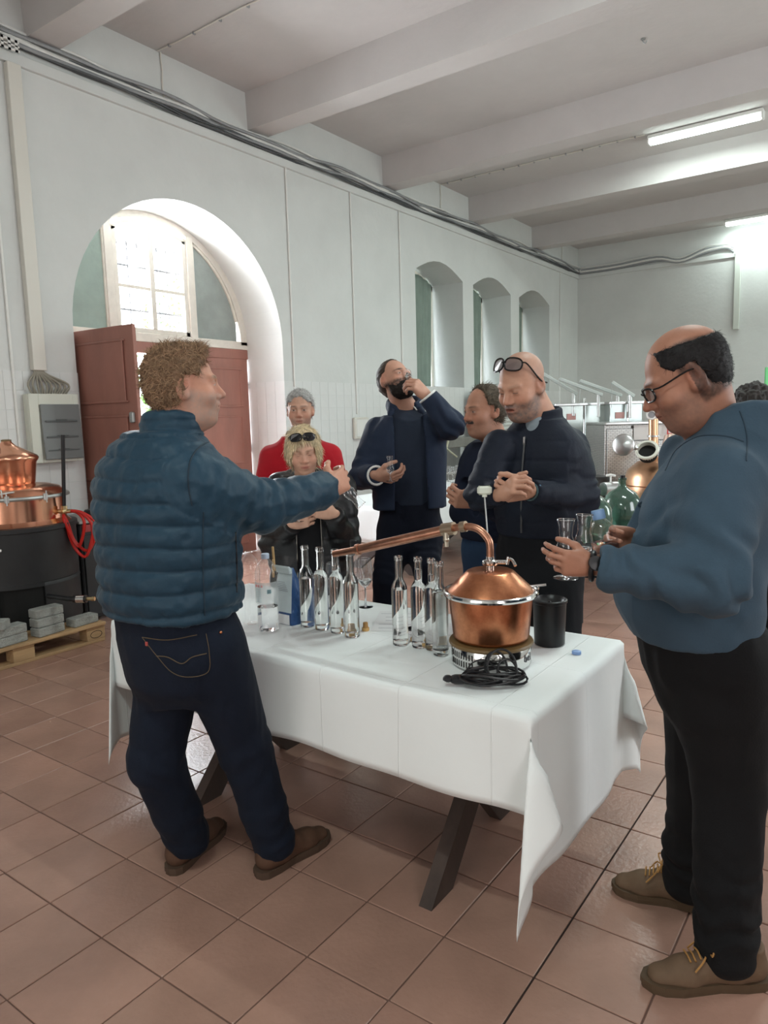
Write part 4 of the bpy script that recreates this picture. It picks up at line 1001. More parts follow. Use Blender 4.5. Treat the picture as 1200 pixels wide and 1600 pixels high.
# ---------------------------------------------------------------- distillery at the right rear
def leg4(t, x0, x1, y0, y1, h, m):
    for x in (x0, x1):
        for y in (y0, y1): q = MB(); q.cyl((x, y, 0), (x, y, h), .025, n=10); q.build('leg', m, t)
D = W(1035, 750, 6.5); DX, DY = float(D[0]), float(D[1])
t = thing('copper_still', 'rear copper still with open round manhole and upright pipe', 'still', (DX, DY, 0))
q = MB(); q.lathe([(.30, .36), (.33, .38), (.335, .77), (.35, .78), (.35, .80), (.33, .81)], (DX, DY, 0), n=48); q.build('steel_jacket', M_steel, t, True)
q = MB(); q.lathe([(.335, .80), (.34, .84), (.335, .93), (.30, 1.03), (.22, 1.10), (.12, 1.14), (0, 1.15)], (DX, DY, 0), n=48); q.build('dome', mat('satin_copper', (.62, .36, .22), .32, 1.0, noise=5, var=.1), t, True)
q = MB(); q.lathe([(.338, .895), (.343, .90), (.338, .905)], (DX, DY, 0), n=48, caps=False); q.build('band', M_copper, t, True)
leg4(t, DX - .2, DX + .2, DY - .2, DY + .2, .38, M_wood)
mh = W(1011, 704, 6.22); ax_ = (np.array(CAM) - mh) * np.array([1, 1, 0]); ax_ /= np.linalg.norm(ax_); axm = ax_ * .80 + np.array([-.12, 0, .55]); axm /= np.linalg.norm(axm)
q = MB(); q.lathe([(.075, -.08), (.078, .0), (.095, .002), (.098, .012), (.092, .02), (.074, .02), (.073, -.03)], mh, axm, n=32, caps=False); q.build('manhole_rim', M_brass if False else mat('pale_steel_rim', (.66, .66, .58), .3, .35), t, True)
q = MB(); q.lathe([(.075, -.035), (0, -.036)], mh, axm, n=24, caps=False); q.lathe([(.077, -.08), (.077, .0)], mh, axm, n=24, caps=False); q.build('manhole_mouth', mat('dark_inside', (.006, .006, .006), .8), t, True)
lc = W(974, 695, 6.15); axl = ax_ * .95 + np.array([-.25, .1, .15]); axl /= np.linalg.norm(axl)
q = MB(); q.lathe([(.09, -.008), (.095, 0), (.09, .008), (.075, .014), (.04, .026), (0, .03)], lc, axl, n=32); q.build('manhole_lid', M_steel, t, True)
q = MB(); q.tube([lc + (lc - mh) * -.45, mh + (lc - mh) * .38], .012, 8); q.sphere(lc + (lc - mh) * -.52, .022); q.build('hinge', M_steel, t, True)
pb = W(1021, 700, 6.55); pt = W(1021, 655, 6.55)
q = MB(); q.cyl(pb + (0, 0, -.05), pt, .042, n=20); q.build('vapour_pipe', mat('satin_copper', (0, 0, 0)), t, True)
q = MB(); q.lathe([(.055, 0), (.055, .015)], pb + (0, 0, .10), n=20); q.build('flange', M_steel, t, True)
gc = W(1018, 648, 6.5)
q = MB(); q.lathe([(.028, -.02), (.046, -.02), (.048, .0), (.044, .012), (.030, .012)], gc, ax_, n=24, caps=False); q.build('sight_ring', mat('white_ring', (.75, .72, .70), .3), t, True)
q = MB(); q.cyl(gc - ax_ * .02, gc + ax_ * .004, .029, n=20); q.build('sight_glass', mat('grey_glass', (.33, .32, .34), .15), t, True)
q = MB(); q.lathe([(.12, 0), (.08, .12), (.045, .2)], W(1052, 712, 6.7), (-.2, .1, .9), n=24); q.build('cone', mat('pale_copper', (.66, .48, .40), .4, 1.0), t, True)
vl = W(954, 763, 6.2)
q = MB(); rt_ = np.array([RT[0], RT[1], 0]); q.cyl(vl - rt_ * .06 + ax_ * .05, vl + rt_ * .05, .058, n=20); q.build('valve_body', M_steel, t, True)
q = MB(); q.cyl(vl + rt_ * .05, vl + rt_ * .12, .035, n=16); q.cyl(vl + rt_ * .05, vl + rt_ * .065, .05, n=16); q.build('outlet', M_copperp, t, True)
q = MB(); q.cyl(vl + (0, 0, .05), vl + (0, 0, .11), .008, n=8); q.tube([vl - rt_ * .04 + (0, 0, .11), vl + (0, 0, .115), vl + rt_ * .04 + (0, 0, .105)], .01, 8); q.build('valve_handle', M_white, t, True)
# perforated cabinet
def front_box(name, label, cat, pxl, pxr, pyt, dep, dd, zbot, m, part='body'):
    a = W(pxl, pyt, dep); b_ = W(pxr, pyt, dep); t = thing(name, label, cat, ((a[0] + b_[0]) / 2, (a[1] + b_[1]) / 2, 0))
    ax = b_ - a; ax[2] = 0; L = np.linalg.norm(ax); ax /= L; ay = np.array([-ax[1], ax[0], 0]); c = (a + b_) / 2 + ay * dd / 2; zt_ = a[2]
    Rm = np.array([ax, ay, (0, 0, 1)]).T
    q = MB(); q.box((c[0], c[1], (zt_ + zbot) / 2), (L, dd, zt_ - zbot), Rm, .006); q.build(part, m, t)
    return t, a, ax, ay, L, zt_, Rm
def perf():
    m = mat('perforated_steel', (.46, .46, .45), .35, .85)
    nt = m.node_tree; tc = next(n for n in nt.nodes if n.type == 'TEX_COORD'); v = nt.nodes.new('ShaderNodeTexBrick'); v.inputs['Scale'].default_value = 14
    v.inputs['Color1'].default_value = (.50, .50, .48, 1); v.inputs['Color2'].default_value = (.44, .44, .43, 1); v.inputs['Mortar'].default_value = (.22, .22, .22, 1); v.inputs['Mortar Size'].default_value = .03; v.inputs['Brick Width'].default_value = .5; v.inputs['Row Height'].default_value = .25
    sp = nt.nodes.new('ShaderNodeSeparateXYZ'); cb_ = nt.nodes.new('ShaderNodeCombineXYZ'); nt.links.new(tc.outputs['Object'], sp.inputs[0]); nt.links.new(sp.outputs[0], cb_.inputs[0]); nt.links.new(sp.outputs[2], cb_.inputs[1]); nt.links.new(cb_.outputs[0], v.inputs[0]); nt.links.new(v.outputs[0], nt.nodes['Principled BSDF'].inputs['Base Color'])
    return m
M_perf = perf()
t, a, ax, ay, L, zt_, Rm = front_box('perforated_cabinet', 'dimpled steel machine cabinet behind the rear copper still', 'machine', 945, 1130, 664, 7.3, .7, .05, M_perf)
q = MB(); q.box(a + ax * .32 + ay * -.012 + (0, 0, -.6), (.60, .02, 1.12), Rm, .004); q.build('side_panel', M_perf, t)
q = MB(); q.box(a + ax * L / 2 + ay * .3 + (0, 0, .012), (L + .02, .74, .024), Rm, .004); q.build('top', M_steel, t)
t2 = thing('sign_board', 'white board with red lettering on the steel cabinet', 'sign', a + ax * .7 - ay * .04)
sc_ = a + ax * .78 - ay * .035 + (0, 0, -.085)
q = MB(); q.box(sc_, (1.0, .012, .15), Rm, .002); q.build('board', mat('board_white', (.72, .69, .68), .5), t2)
q = MB(); q.box(sc_ - ay * .002 + (0, 0, -.077), (1.01, .014, .007), Rm); q.build('board_edge', M_black, t2)
text_part('E LI', .13, basis4(ax, (0, 0, 1), (W(1055, 672, 7.22) - ay * .02) - np.array(t2.location)), M_redink, t2)
# tanks with lid arms
for k, (pl, pr, pt_, dep, lab) in enumerate(((868, 950, 634, 8.3, 'left steel fermenting tank behind the bald man'), (953, 1004, 631, 8.1, 'right glassy steel tank with upright post'))):
    t, a, ax, ay, L, zt_, Rm = front_box('steel_tank', lab, 'tank', pl, pr, pt_, dep, .7, .05, mat('tank_steel_%d' % k, (.50, .55, .53) if k == 0 else (.40, .45, .44), .3, .8, noise=2, var=.25))
    q = MB(); q.box(a + ax * L / 2 + ay * .33 + (0, 0, .008), (L + .03, .74, .03), Rm, .006); q.build('rim', M_steel, t)
    q = MB(); q.cyl(a + ax * L * .55 - ay * .01 + (0, 0, -.55), a + ax * L * .55 - ay * .01 + (0, 0, .08), .012, n=8); q.build('level_tube', M_chrome, t)
    q = MB(); q.box(a + ax * L * .3 - ay * .008 + (0, 0, -.13), (.10, .006, .07), Rm); q.build('tag', mat('pinkish_tag', (.55, .30, .28), .6), t)
for k, (x0, y0, x1, y1, d_) in enumerate(((838, 578, 902, 616, 8.3), (874, 592, 941, 617, 8.1), (906, 595, 971, 618, 8.2), (956, 597, 991, 619, 8.0))):
    a = W(x0, y0, d_); e = W(x1, y1, d_); pz = W(x1 - 6, y1 + 34, d_)
    t = thing('lid_arm', ['leftmost angled grey arm above the tanks behind the bald man', 'long angled grey arm, second above the tanks', 'third angled grey arm above the tanks', 'rightmost angled grey arm above the tanks'][k], 'arm', pz, 'angled lid arms over the tanks')
    u, v, dd = frame_from(e - a); q = MB(); q.box((a + e) / 2, (.045, .035, np.linalg.norm(e - a)), np.array([u, v, dd]).T, .005); q.build('beam', mat('arm_grey', (.46, .50, .48), .5), t)
    q = MB(); q.cyl(pz, W(x1 - 6, y1 - 2, d_), .018, n=8); q.build('post', M_steel, t)
    q = MB(); q.cyl(a, a + (0, 0, -.28), .003, n=5); q.build('cord', M_steeld, t)
# demijohns
M_dj = mat('green_glass', (.07, .17, .12), .05, trans=.6, ior=1.5, coat=1)
djs = None
for k, (px, py, d_, lab) in enumerate(((922, 800, 5.5, 'big green glass demijohn left of the rear valve'), (972, 796, 5.85, 'big green glass demijohn below the rear valve'), (908, 806, 6.25, 'green glass demijohn mostly behind the bald man'))):
    P_ = W(px, py, d_); lo = (P_[0], P_[1], float(W(950, 797, 5.9)[2] - .19))
    if k == 0:
        t = djs = thing('demijohn', lab, 'demijohn', lo, 'green demijohns on the low stand')
        q = MB(); q.lathe([(0, .01), (.09, 0), (.13, .02), (.16, .09), (.17, .18), (.155, .27), (.105, .34), (.05, .37), (.03, .39), (.028, .43), (.034, .44), (.034, .455), (.02, .455)], n=32, caps=False); q.build('glass', M_dj, t, True, off=(0, 0, 0))
        q = MB(); q.cyl((0, 0, .44), (0, 0, .475), .022, n=12); q.build('stopper', M_black, t, True, off=(0, 0, 0))
    else: copy_thing(djs, lo, lab)
zz = float(W(950, 797, 5.9)[2] - .192)
c_ = W(941, 797, 5.85); t = thing('low_stand', 'dark low stand holding the green demijohns', 'stand', (c_[0], c_[1], 0))
Rm = np.array([(RT[0], RT[1], 0), (-RT[1], RT[0], 0), (0, 0, 1)]).T
q = MB(); q.box((c_[0], c_[1], zz - .02), (.72, 1.16, .04), Rm, .004); q.build('top', M_blackp, t)
for i in (-1, 1):
    for j in (-1, 1): o_ = np.array([c_[0], c_[1], 0]) + Rm @ np.array([.32 * i, .54 * j, 0]); q = MB(); q.cyl(o_, o_ + (0, 0, zz - .04), .025, n=8); q.build('leg', M_blackp, t)
c_ = W(925, 752, 6.9); t = thing('black_drum', 'dark plastic drum beside the steel cabinet', 'drum', (c_[0], c_[1], 0))
q = MB(); q.lathe([(.16, 0), (.17, .02), (.17, c_[2] + .02), (.15, c_[2] + .05), (0, c_[2] + .06)], (c_[0], c_[1], 0), n=28); q.build('barrel', M_black, t, True)
q = MB(); q.lathe([(.172, c_[2] - .06), (.178, c_[2] - .05), (.172, c_[2] - .04)], (c_[0], c_[1], 0), n=28, caps=False); q.build('hoop', M_black, t, True)
# green banner at the right edge
a = W(1196, 574, 8.5)
t = thing('green_banner', 'bright green upright banner at the right edge of frame', 'banner', (a[0] + .35, a[1] + .25, 0))
Rm = np.array([(RT[0], RT[1], 0), (-RT[1], RT[0], 0), (0, 0, 1)]).T
q = MB(); q.box(a + Rm @ np.array([.4, 0, -1.0]), (.8, .02, 2.0), Rm); q.build('panel', mat('banner_green', (.16, .55, .22), .6), t)
q = MB(); q.box(a + Rm @ np.array([.4, 0, -2.0 + .02]), (.85, .25, .05), Rm, .01); q.cyl(a + Rm @ np.array([.4, .03, -2.0]), a + Rm @ np.array([.4, .03, 0]), .012); q.build('stand', M_steel, t)

# ================================================================ people: distance-field modelling
def _hash(i, j, k, s):
    n = (i * 73856093) ^ (j * 19349663) ^ (k * 83492791) ^ (s * 2654435)
    n = (n ^ (n >> 13)) * 1274126177 & 0x7fffffff
    return (n & 0xffff) / 65535.0
def vnoise(P, s=0):
    P = np.asarray(P, float); I = np.floor(P).astype(np.int64); f = P - I; f = f * f * (3 - 2 * f); r = 0
    for a in (0, 1):
        for b_ in (0, 1):
            for c in (0, 1):
                w_ = (f[:, 0] if a else 1 - f[:, 0]) * (f[:, 1] if b_ else 1 - f[:, 1]) * (f[:, 2] if c else 1 - f[:, 2])
                r = r + w_ * _hash(I[:, 0] + a, I[:, 1] + b_, I[:, 2] + c, s)
    return r * 2 - 1
def sst(a, b_, x): t = np.clip((x - a) / (b_ - a), 0, 1); return t * t * (3 - 2 * t)
BIG = .08
class Grid:
    def __init__(s, lo, hi, h):
        s.lo = np.array(lo, float) - 2 * h; s.h = h; s.n = np.ceil((np.array(hi) + 2 * h - s.lo) / h).astype(int) + 1
        s.F = np.full(s.n, BIG, np.float32)
    def blk(s, lo, hi):
        i0 = np.clip(np.floor((np.array(lo) - s.lo) / s.h).astype(int), 0, s.n); i1 = np.clip(np.ceil((np.array(hi) - s.lo) / s.h).astype(int) + 1, 0, s.n)
        if np.any(i1 <= i0): return None
        sl = tuple(slice(a, b_) for a, b_ in zip(i0, i1))
        X = (s.lo[0] + np.arange(i0[0], i1[0]) * s.h).astype(np.float32)[:, None, None]; Y = (s.lo[1] + np.arange(i0[1], i1[1]) * s.h).astype(np.float32)[None, :, None]; Z = (s.lo[2] + np.arange(i0[2], i1[2]) * s.h).astype(np.float32)[None, None, :]
        return sl, X, Y, Z
    def comb(s, sl, d, op, k):
        A = s.F[sl]; d = d.astype(np.float32)
        if op == 'u': h_ = np.maximum(k - np.abs(A - d), 0); s.F[sl] = np.minimum(A, d) - h_ * h_ / (4 * k)
        elif op == 's': d = -d; h_ = np.maximum(k - np.abs(A - d), 0); s.F[sl] = np.maximum(A, d) + h_ * h_ / (4 * k)
    def cap(s, a, b_, ra, rb=None, k=.02, op='u', flat=None):
        a = np.array(a, float); b_ = np.array(b_, float); rb = ra if rb is None else rb; m = max(ra, rb) + k + 3 * s.h
        B = s.blk(np.minimum(a, b_) - m, np.maximum(a, b_) + m)
        if B is None: return
        sl, X, Y, Z = B; ba = b_ - a; L2 = max(ba @ ba, 1e-12)
        px, py, pz = X - a[0], Y - a[1], Z - a[2]; t = np.clip((px * ba[0] + py * ba[1] + pz * ba[2]) / L2, 0, 1)
        qx, qy, qz = px - t * ba[0], py - t * ba[1], pz - t * ba[2]; d2 = qx * qx + qy * qy + qz * qz
        if flat is not None: n, f = np.array(flat[0], float), flat[1]; n = n / np.linalg.norm(n); dn = qx * n[0] + qy * n[1] + qz * n[2]; d2 = d2 + (f * f - 1) * dn * dn
        s.comb(sl, np.sqrt(d2) - (ra + t * (rb - ra)), op, k)
    def ell(s, c, r, R=None, k=.02, op='u'):
        c = np.array(c, float); r = np.array([r] * 3 if np.isscalar(r) else r, float); R = np.eye(3) if R is None else np.asarray(R)
        m = np.sqrt(((R * r) ** 2).sum(1)) + k + 3 * s.h; B = s.blk(c - m, c + m)
        if B is None: return
        sl, X, Y, Z = B; px, py, pz = X - c[0], Y - c[1], Z - c[2]; k0 = 0; k1 = 0
        for i in range(3):
            q_ = px * R[0, i] + py * R[1, i] + pz * R[2, i]; k0 = k0 + (q_ / r[i]) ** 2; k1 = k1 + (q_ / (r[i] * r[i])) ** 2
        k0 = np.sqrt(k0); k1 = np.sqrt(k1) + 1e-9; s.comb(sl, k0 * (k0 - 1) / k1, op, k)
    def ring(s, c, ax, R0, rr, hh, k=.006, op='u', ex=1.0, right=None):
        c = np.array(c, float); ax = np.array(ax, float); ax /= np.linalg.norm(ax); m = R0 * max(ex, 1) + rr + hh + k + 2 * s.h
        B = s.blk(c - m, c + m)
        if B is None: return
        sl, X, Y, Z = B; px, py, pz = X - c[0], Y - c[1], Z - c[2]; z = px * ax[0] + py * ax[1] + pz * ax[2]
        qx, qy, qz = px - z * ax[0], py - z * ax[1], pz - z * ax[2]; d2 = qx * qx + qy * qy + qz * qz
        if right is not None: dn = qx * right[0] + qy * right[1] + qz * right[2]; d2 = d2 + (1 / (ex * ex) - 1) * dn * dn
        s.comb(sl, np.sqrt((np.sqrt(d2) - R0) ** 2 + np.maximum(np.abs(z) - hh, 0) ** 2) - rr, op, k)
    def loft(s, o, r_, f_, secs, k=.03, pw=2.4, op='u'):
        """vertical loft: secs rows (z, cx, cy, rx, ry) in the frame (r_, f_) around o"""
        S = np.array(sorted(secs), float); z0, z1 = S[0, 0], S[-1, 0]; m = max(S[:, 3].max(), S[:, 4].max()) + np.abs(S[:, 1:3]).max() + k + 3 * s.h
        B = s.blk((o[0] - m, o[1] - m, z0 - k - .05), (o[0] + m, o[1] + m, z1 + k + .05))
        if B is None: return
        sl, X, Y, Z = B; zz = np.clip(Z, z0, z1); zi = zz.ravel()
        # smooth interpolation
        dens = np.linspace(z0, z1, 80); cols_ = []
        for c in range(1, 5):
            v = np.interp(dens, S[:, 0], S[:, c]); v = np.convolve(np.pad(v, 4, 'edge'), np.ones(9) / 9, 'valid'); cols_.append(np.interp(zi, dens, v)[None, None, :].astype(np.float32))
        cx, cy, rx, ry = cols_; dx, dy = X - o[0], Y - o[1]
        u = (dx * r_[0] + dy * r_[1] - cx); v = (dx * f_[0] + dy * f_[1] - cy); q_ = (np.abs(u / rx) ** pw + np.abs(v / ry) ** pw) ** (1 / pw)
        ln = np.sqrt(u * u + v * v) + 1e-6; d = (q_ - 1) * np.where(q_ > .05, ln / np.maximum(q_, .05), np.minimum(rx, ry))
        dz = np.maximum(np.maximum(z0 - Z, Z - z1), -1.0)
        d = np.where(dz > 0, np.sqrt(np.maximum(d, 0) ** 2 + dz ** 2), np.maximum(d, dz)); s.comb(sl, d, op, k)
    def cut(s, c, n, k=.004):
        """remove everything on the side n of the plane through c"""
        n = np.array(n, float); n /= np.linalg.norm(n); B = s.blk(s.lo, s.lo + s.n * s.h); sl, X, Y, Z = B
        d = (X - c[0]) * n[0] + (Y - c[1]) * n[1] + (Z - c[2]) * n[2]; s.F = np.maximum(s.F, d.astype(np.float32))
    def cutl(s, c, n, rad):
        n = unit(n); c = np.array(c, float); B = s.blk(c - rad - .02, c + rad + .02)
        if B is None: return
        sl, X, Y, Z = B; px, py, pz = X - c[0], Y - c[1], Z - c[2]; d = px * n[0] + py * n[1] + pz * n[2]; r2 = px * px + py * py + pz * pz
        d = np.where(r2 < rad * rad, d, -BIG).astype(np.float32); s.F[sl] = np.maximum(s.F[sl], d)
    def func(s, fn, op='i'):
        B = s.blk(s.lo, s.lo + s.n * s.h); sl, X, Y, Z = B; P = [np.broadcast_to(a, s.F.shape) for a in (X, Y, Z)]
        v = fn(*P).astype(np.float32); s.F = np.maximum(s.F, v) if op == 'i' else s.F + v
    def mesh(s):
        F = s.F; h = s.h; F = np.pad(F, 1, constant_values=BIG); lo = s.lo - h
        ins = F < 0; nx, ny, nz = F.shape
        c = np.zeros((nx - 1, ny - 1, nz - 1), np.int8)
        for a in (0, 1):
            for b_ in (0, 1):
                for d in (0, 1): c += ins[a:nx - 1 + a, b_:ny - 1 + b_, d:nz - 1 + d]
        I = np.argwhere((c > 0) & (c < 8))
        if len(I) == 0: return np.zeros((0, 3)), np.zeros((0, 4), int)
        idx = np.full(c.shape, -1, np.int32); idx[I[:, 0], I[:, 1], I[:, 2]] = np.arange(len(I))
        acc = np.zeros((len(I), 3)); cnt = np.zeros(len(I))
        co_ = [(a, b_, d) for a in (0, 1) for b_ in (0, 1) for d in (0, 1)]
        val = {q_: F[I[:, 0] + q_[0], I[:, 1] + q_[1], I[:, 2] + q_[2]] for q_ in co_}
        for p_ in co_:
            for ax in range(3):
                if p_[ax]: continue
                q_ = list(p_); q_[ax] = 1; q_ = tuple(q_); A, B = val[p_], val[q_]; m = (A < 0) != (B < 0); t = A[m] / (A[m] - B[m])
                e = np.tile(np.array(p_, float), (m.sum(), 1)); e[:, ax] = t; acc[m] += e; cnt[m] += 1
        V = lo + (I + acc / cnt[:, None]) * h; Q = []
        for ax in range(3):
            s0 = [slice(None)] * 3; s1 = [slice(None)] * 3; s0[ax] = slice(0, -1); s1[ax] = slice(1, None)
            A = ins[tuple(s0)]; B = ins[tuple(s1)]; E = np.argwhere(A != B); o1, o2 = (ax + 1) % 3, (ax + 2) % 3
            E = E[(E[:, o1] > 0) & (E[:, o2] > 0) & (E[:, o1] < F.shape[o1] - 1) & (E[:, o2] < F.shape[o2] - 1)]
            def g(d1, d2): e = E.copy(); e[:, o1] -= d1; e[:, o2] -= d2; return idx[e[:, 0], e[:, 1], e[:, 2]]
            q_ = np.stack([g(1, 1), g(0, 1), g(0, 0), g(1, 0)], 1); fl = B[E[:, 0], E[:, 1], E[:, 2]]; q_[fl] = q_[fl][:, ::-1]; Q.append(q_)
        Q = np.concatenate(Q); Q = Q[(Q >= 0).all(1)]
        return V, Q
def vnormals(V, Q):
    a, b_, c, d = (V[Q[:, i]] for i in range(4)); n = np.cross(c - a, d - b_); N = np.zeros_like(V)
    for i in range(4):
        for k in range(3): N[:, k] += np.bincount(Q[:, i], n[:, k], len(V))
    return N / (np.linalg.norm(N, axis=1)[:, None] + 1e-12)
def smooth_mesh(V, Q, it=1, lam=.5):
    for _ in range(it):
        S = np.zeros_like(V); c = np.zeros(len(V))
        for i in range(4):
            for j in (1, 3):
                o_ = Q[:, (i + j) % 4]
                for k in range(3): S[:, k] += np.bincount(Q[:, i], V[o_, k], len(V))
                c += np.bincount(Q[:, i], minlength=len(V))
        V = V + lam * (S / c[:, None] - V)
    return V
def sdf_obj(name, grids, m, parent, disp=None, color=None, smooth=1):
    Vs, Qs, n = [], [], 0
    for g in grids:
        V, Q = g.mesh()
        if len(V) == 0: continue
        V = smooth_mesh(V, Q, smooth); Vs.append(V); Qs.append(Q + n); n += len(V)
    V = np.concatenate(Vs); Q = np.concatenate(Qs)
    if disp is not None:
        N = vnormals(V, Q); V = V + N * disp(V, N)[:, None]
    o = mk(name, V - np.array(parent.location), Q, m, parent, True)
    if color is not None:
        C = np.ones((len(V), 4), np.float32); C[:, :3] = color(V); at = o.data.color_attributes.new('tint', 'FLOAT_COLOR', 'POINT'); at.data.foreach_set('color', C.ravel())
    return o
def unit(v): v = np.array(v, float); return v / np.linalg.norm(v)
def headframe(f, up=(0, 0, 1), roll=0):
    f = unit(f); r = unit(np.cross(f, up)); u = np.cross(r, f)
    if roll: c, s = math.cos(roll), math.sin(roll); r, u = r * c + u * s, -r * s + u * c
    return np.array([r, f, u]).T        # columns right, forward, up
def M_skin(name): return mat(name, (.6, .4, .3), .48, attr='tint', noise=70, var=.05, bump=.12, bscale=260, bdist=.002, spec=.4)

def head_grid(c, R, s, neck, h, opt, rn=.056):
    """skull, face features, ears and neck"""
    def L(x, y, z): return c + R @ (np.array([x, y, z]) * s)
    lo = np.minimum(c - .15 * s, neck - rn - .01); hi = np.maximum(c + .15 * s, neck + rn + .01); lo[2] = min(c[2] - .15, neck[2] - .03); g = Grid(lo, hi, h)
    g.ell(L(0, -.014, .034), np.array([.0745, .096, .084]) * s, R, .02)
    g.ell(L(0, .026, -.025), np.array([.062, .064, .088]) * s, R, .03)
    fat = opt.get('fat', 0)
    g.ell(L(0, .034, -.074), np.array([.050 + fat * .5, .052, .040 + fat * .5]) * s, R, .03)
    g.ell(L(0, .070, -.100), np.array([.024, .020, .019]) * s, R, .02)
    for i in (-1, 1):
        g.ell(L(i * .040, .056, -.034), np.array([.026 + fat * .4, .028, .028]) * s, R, .025)
        g.cap(L(i * .012, .089, .0185), L(i * .044, .074, .020), .0085 * s, .007 * s, .018)
        g.ell(L(i * .031, .097, .001), np.array([.0195, .0165, .0125]) * s, R, .011, 's'); g.cap(L(i * .019, .090, -.040), L(i * .031, .078, -.064), .0022 * s, None, .007, 's')
        g.ell(L(i * .031, .0755, .0), np.array([.0135, .0135, .0125]) * s, R, .004)
        if opt.get('lids', True):
            g.ell(L(i * .031, .0765, .0055), np.array([.0165, .0140, .0085]) * s, R, .004)
            g.ell(L(i * .031, .0755, -.0085), np.array([.015, .0125, .006]) * s, R, .005)
        # ear
        e = L(i * .0765, -.012, -.004); Re = R @ rotm((0, 0, 1), i * .35) @ rotm((1, 0, 0), -.15)
        g.ell(e, np.array([.0085, .021, .034]) * s, Re, .006); g.ell(L(i * .084, -.006, -.002), np.array([.006, .011, .018]) * s, Re, .005, 's'); g.ell(L(i * .078, -.003, -.030), np.array([.007, .010, .011]) * s, Re, .008)
    nl = opt.get('nose', 1.0)
    g.cap(L(0, .084, .012), L(0, .084 + .026 * nl, -.030), .0085 * s, .0115 * s, .014)
    g.cap(L(0, .080, -.010), L(0, .092, -.034), .012 * s, .013 * s, .012)
    for i in (-1, 1): g.ell(L(i * .0125, .096, -.0365), np.array([.009, .011, .008]) * s, R, .006); g.ell(L(i * .006, .1005, -.0455), np.array([.0035, .005, .003]) * s, R, .003, 's')
    g.ell(L(0, .083, -.064), np.array([.027, .020, .018]) * s, R, .016)
    g.cap(L(-.017, .091, -.0585), L(.017, .091, -.0585), .0058 * s, None, .006); g.ell(L(0, .0985, -.0575), np.array([.010, .006, .005]) * s, R, .006)
    g.cap(L(-.015, .091, -.0705), L(.015, .091, -.0705), .0066 * s, None, .006)
    if opt.get('mouth', 0): g.ell(L(0, .098, -.0650), np.array([.017, .02, .0050]) * s, R, .003, 's')
    else: g.cap(L(-.022, .094, -.0645), L(.022, .094, -.0645), .0018 * s, None, .004, 's')
    if neck is not None:
        g.cap(L(0, -.022, -.045), neck, rn * s, rn * 1.08, .035)
        g.cap(L(0, .02, -.075), neck + unit(R[:, 1] * np.array([1, 1, 0])) * .035 + (0, 0, .005), .035 * s, .03, .04)
        if fat: g.ell(L(0, .03, -.098), np.array([.05, .05, .035]) * s, R, .03)
    return g
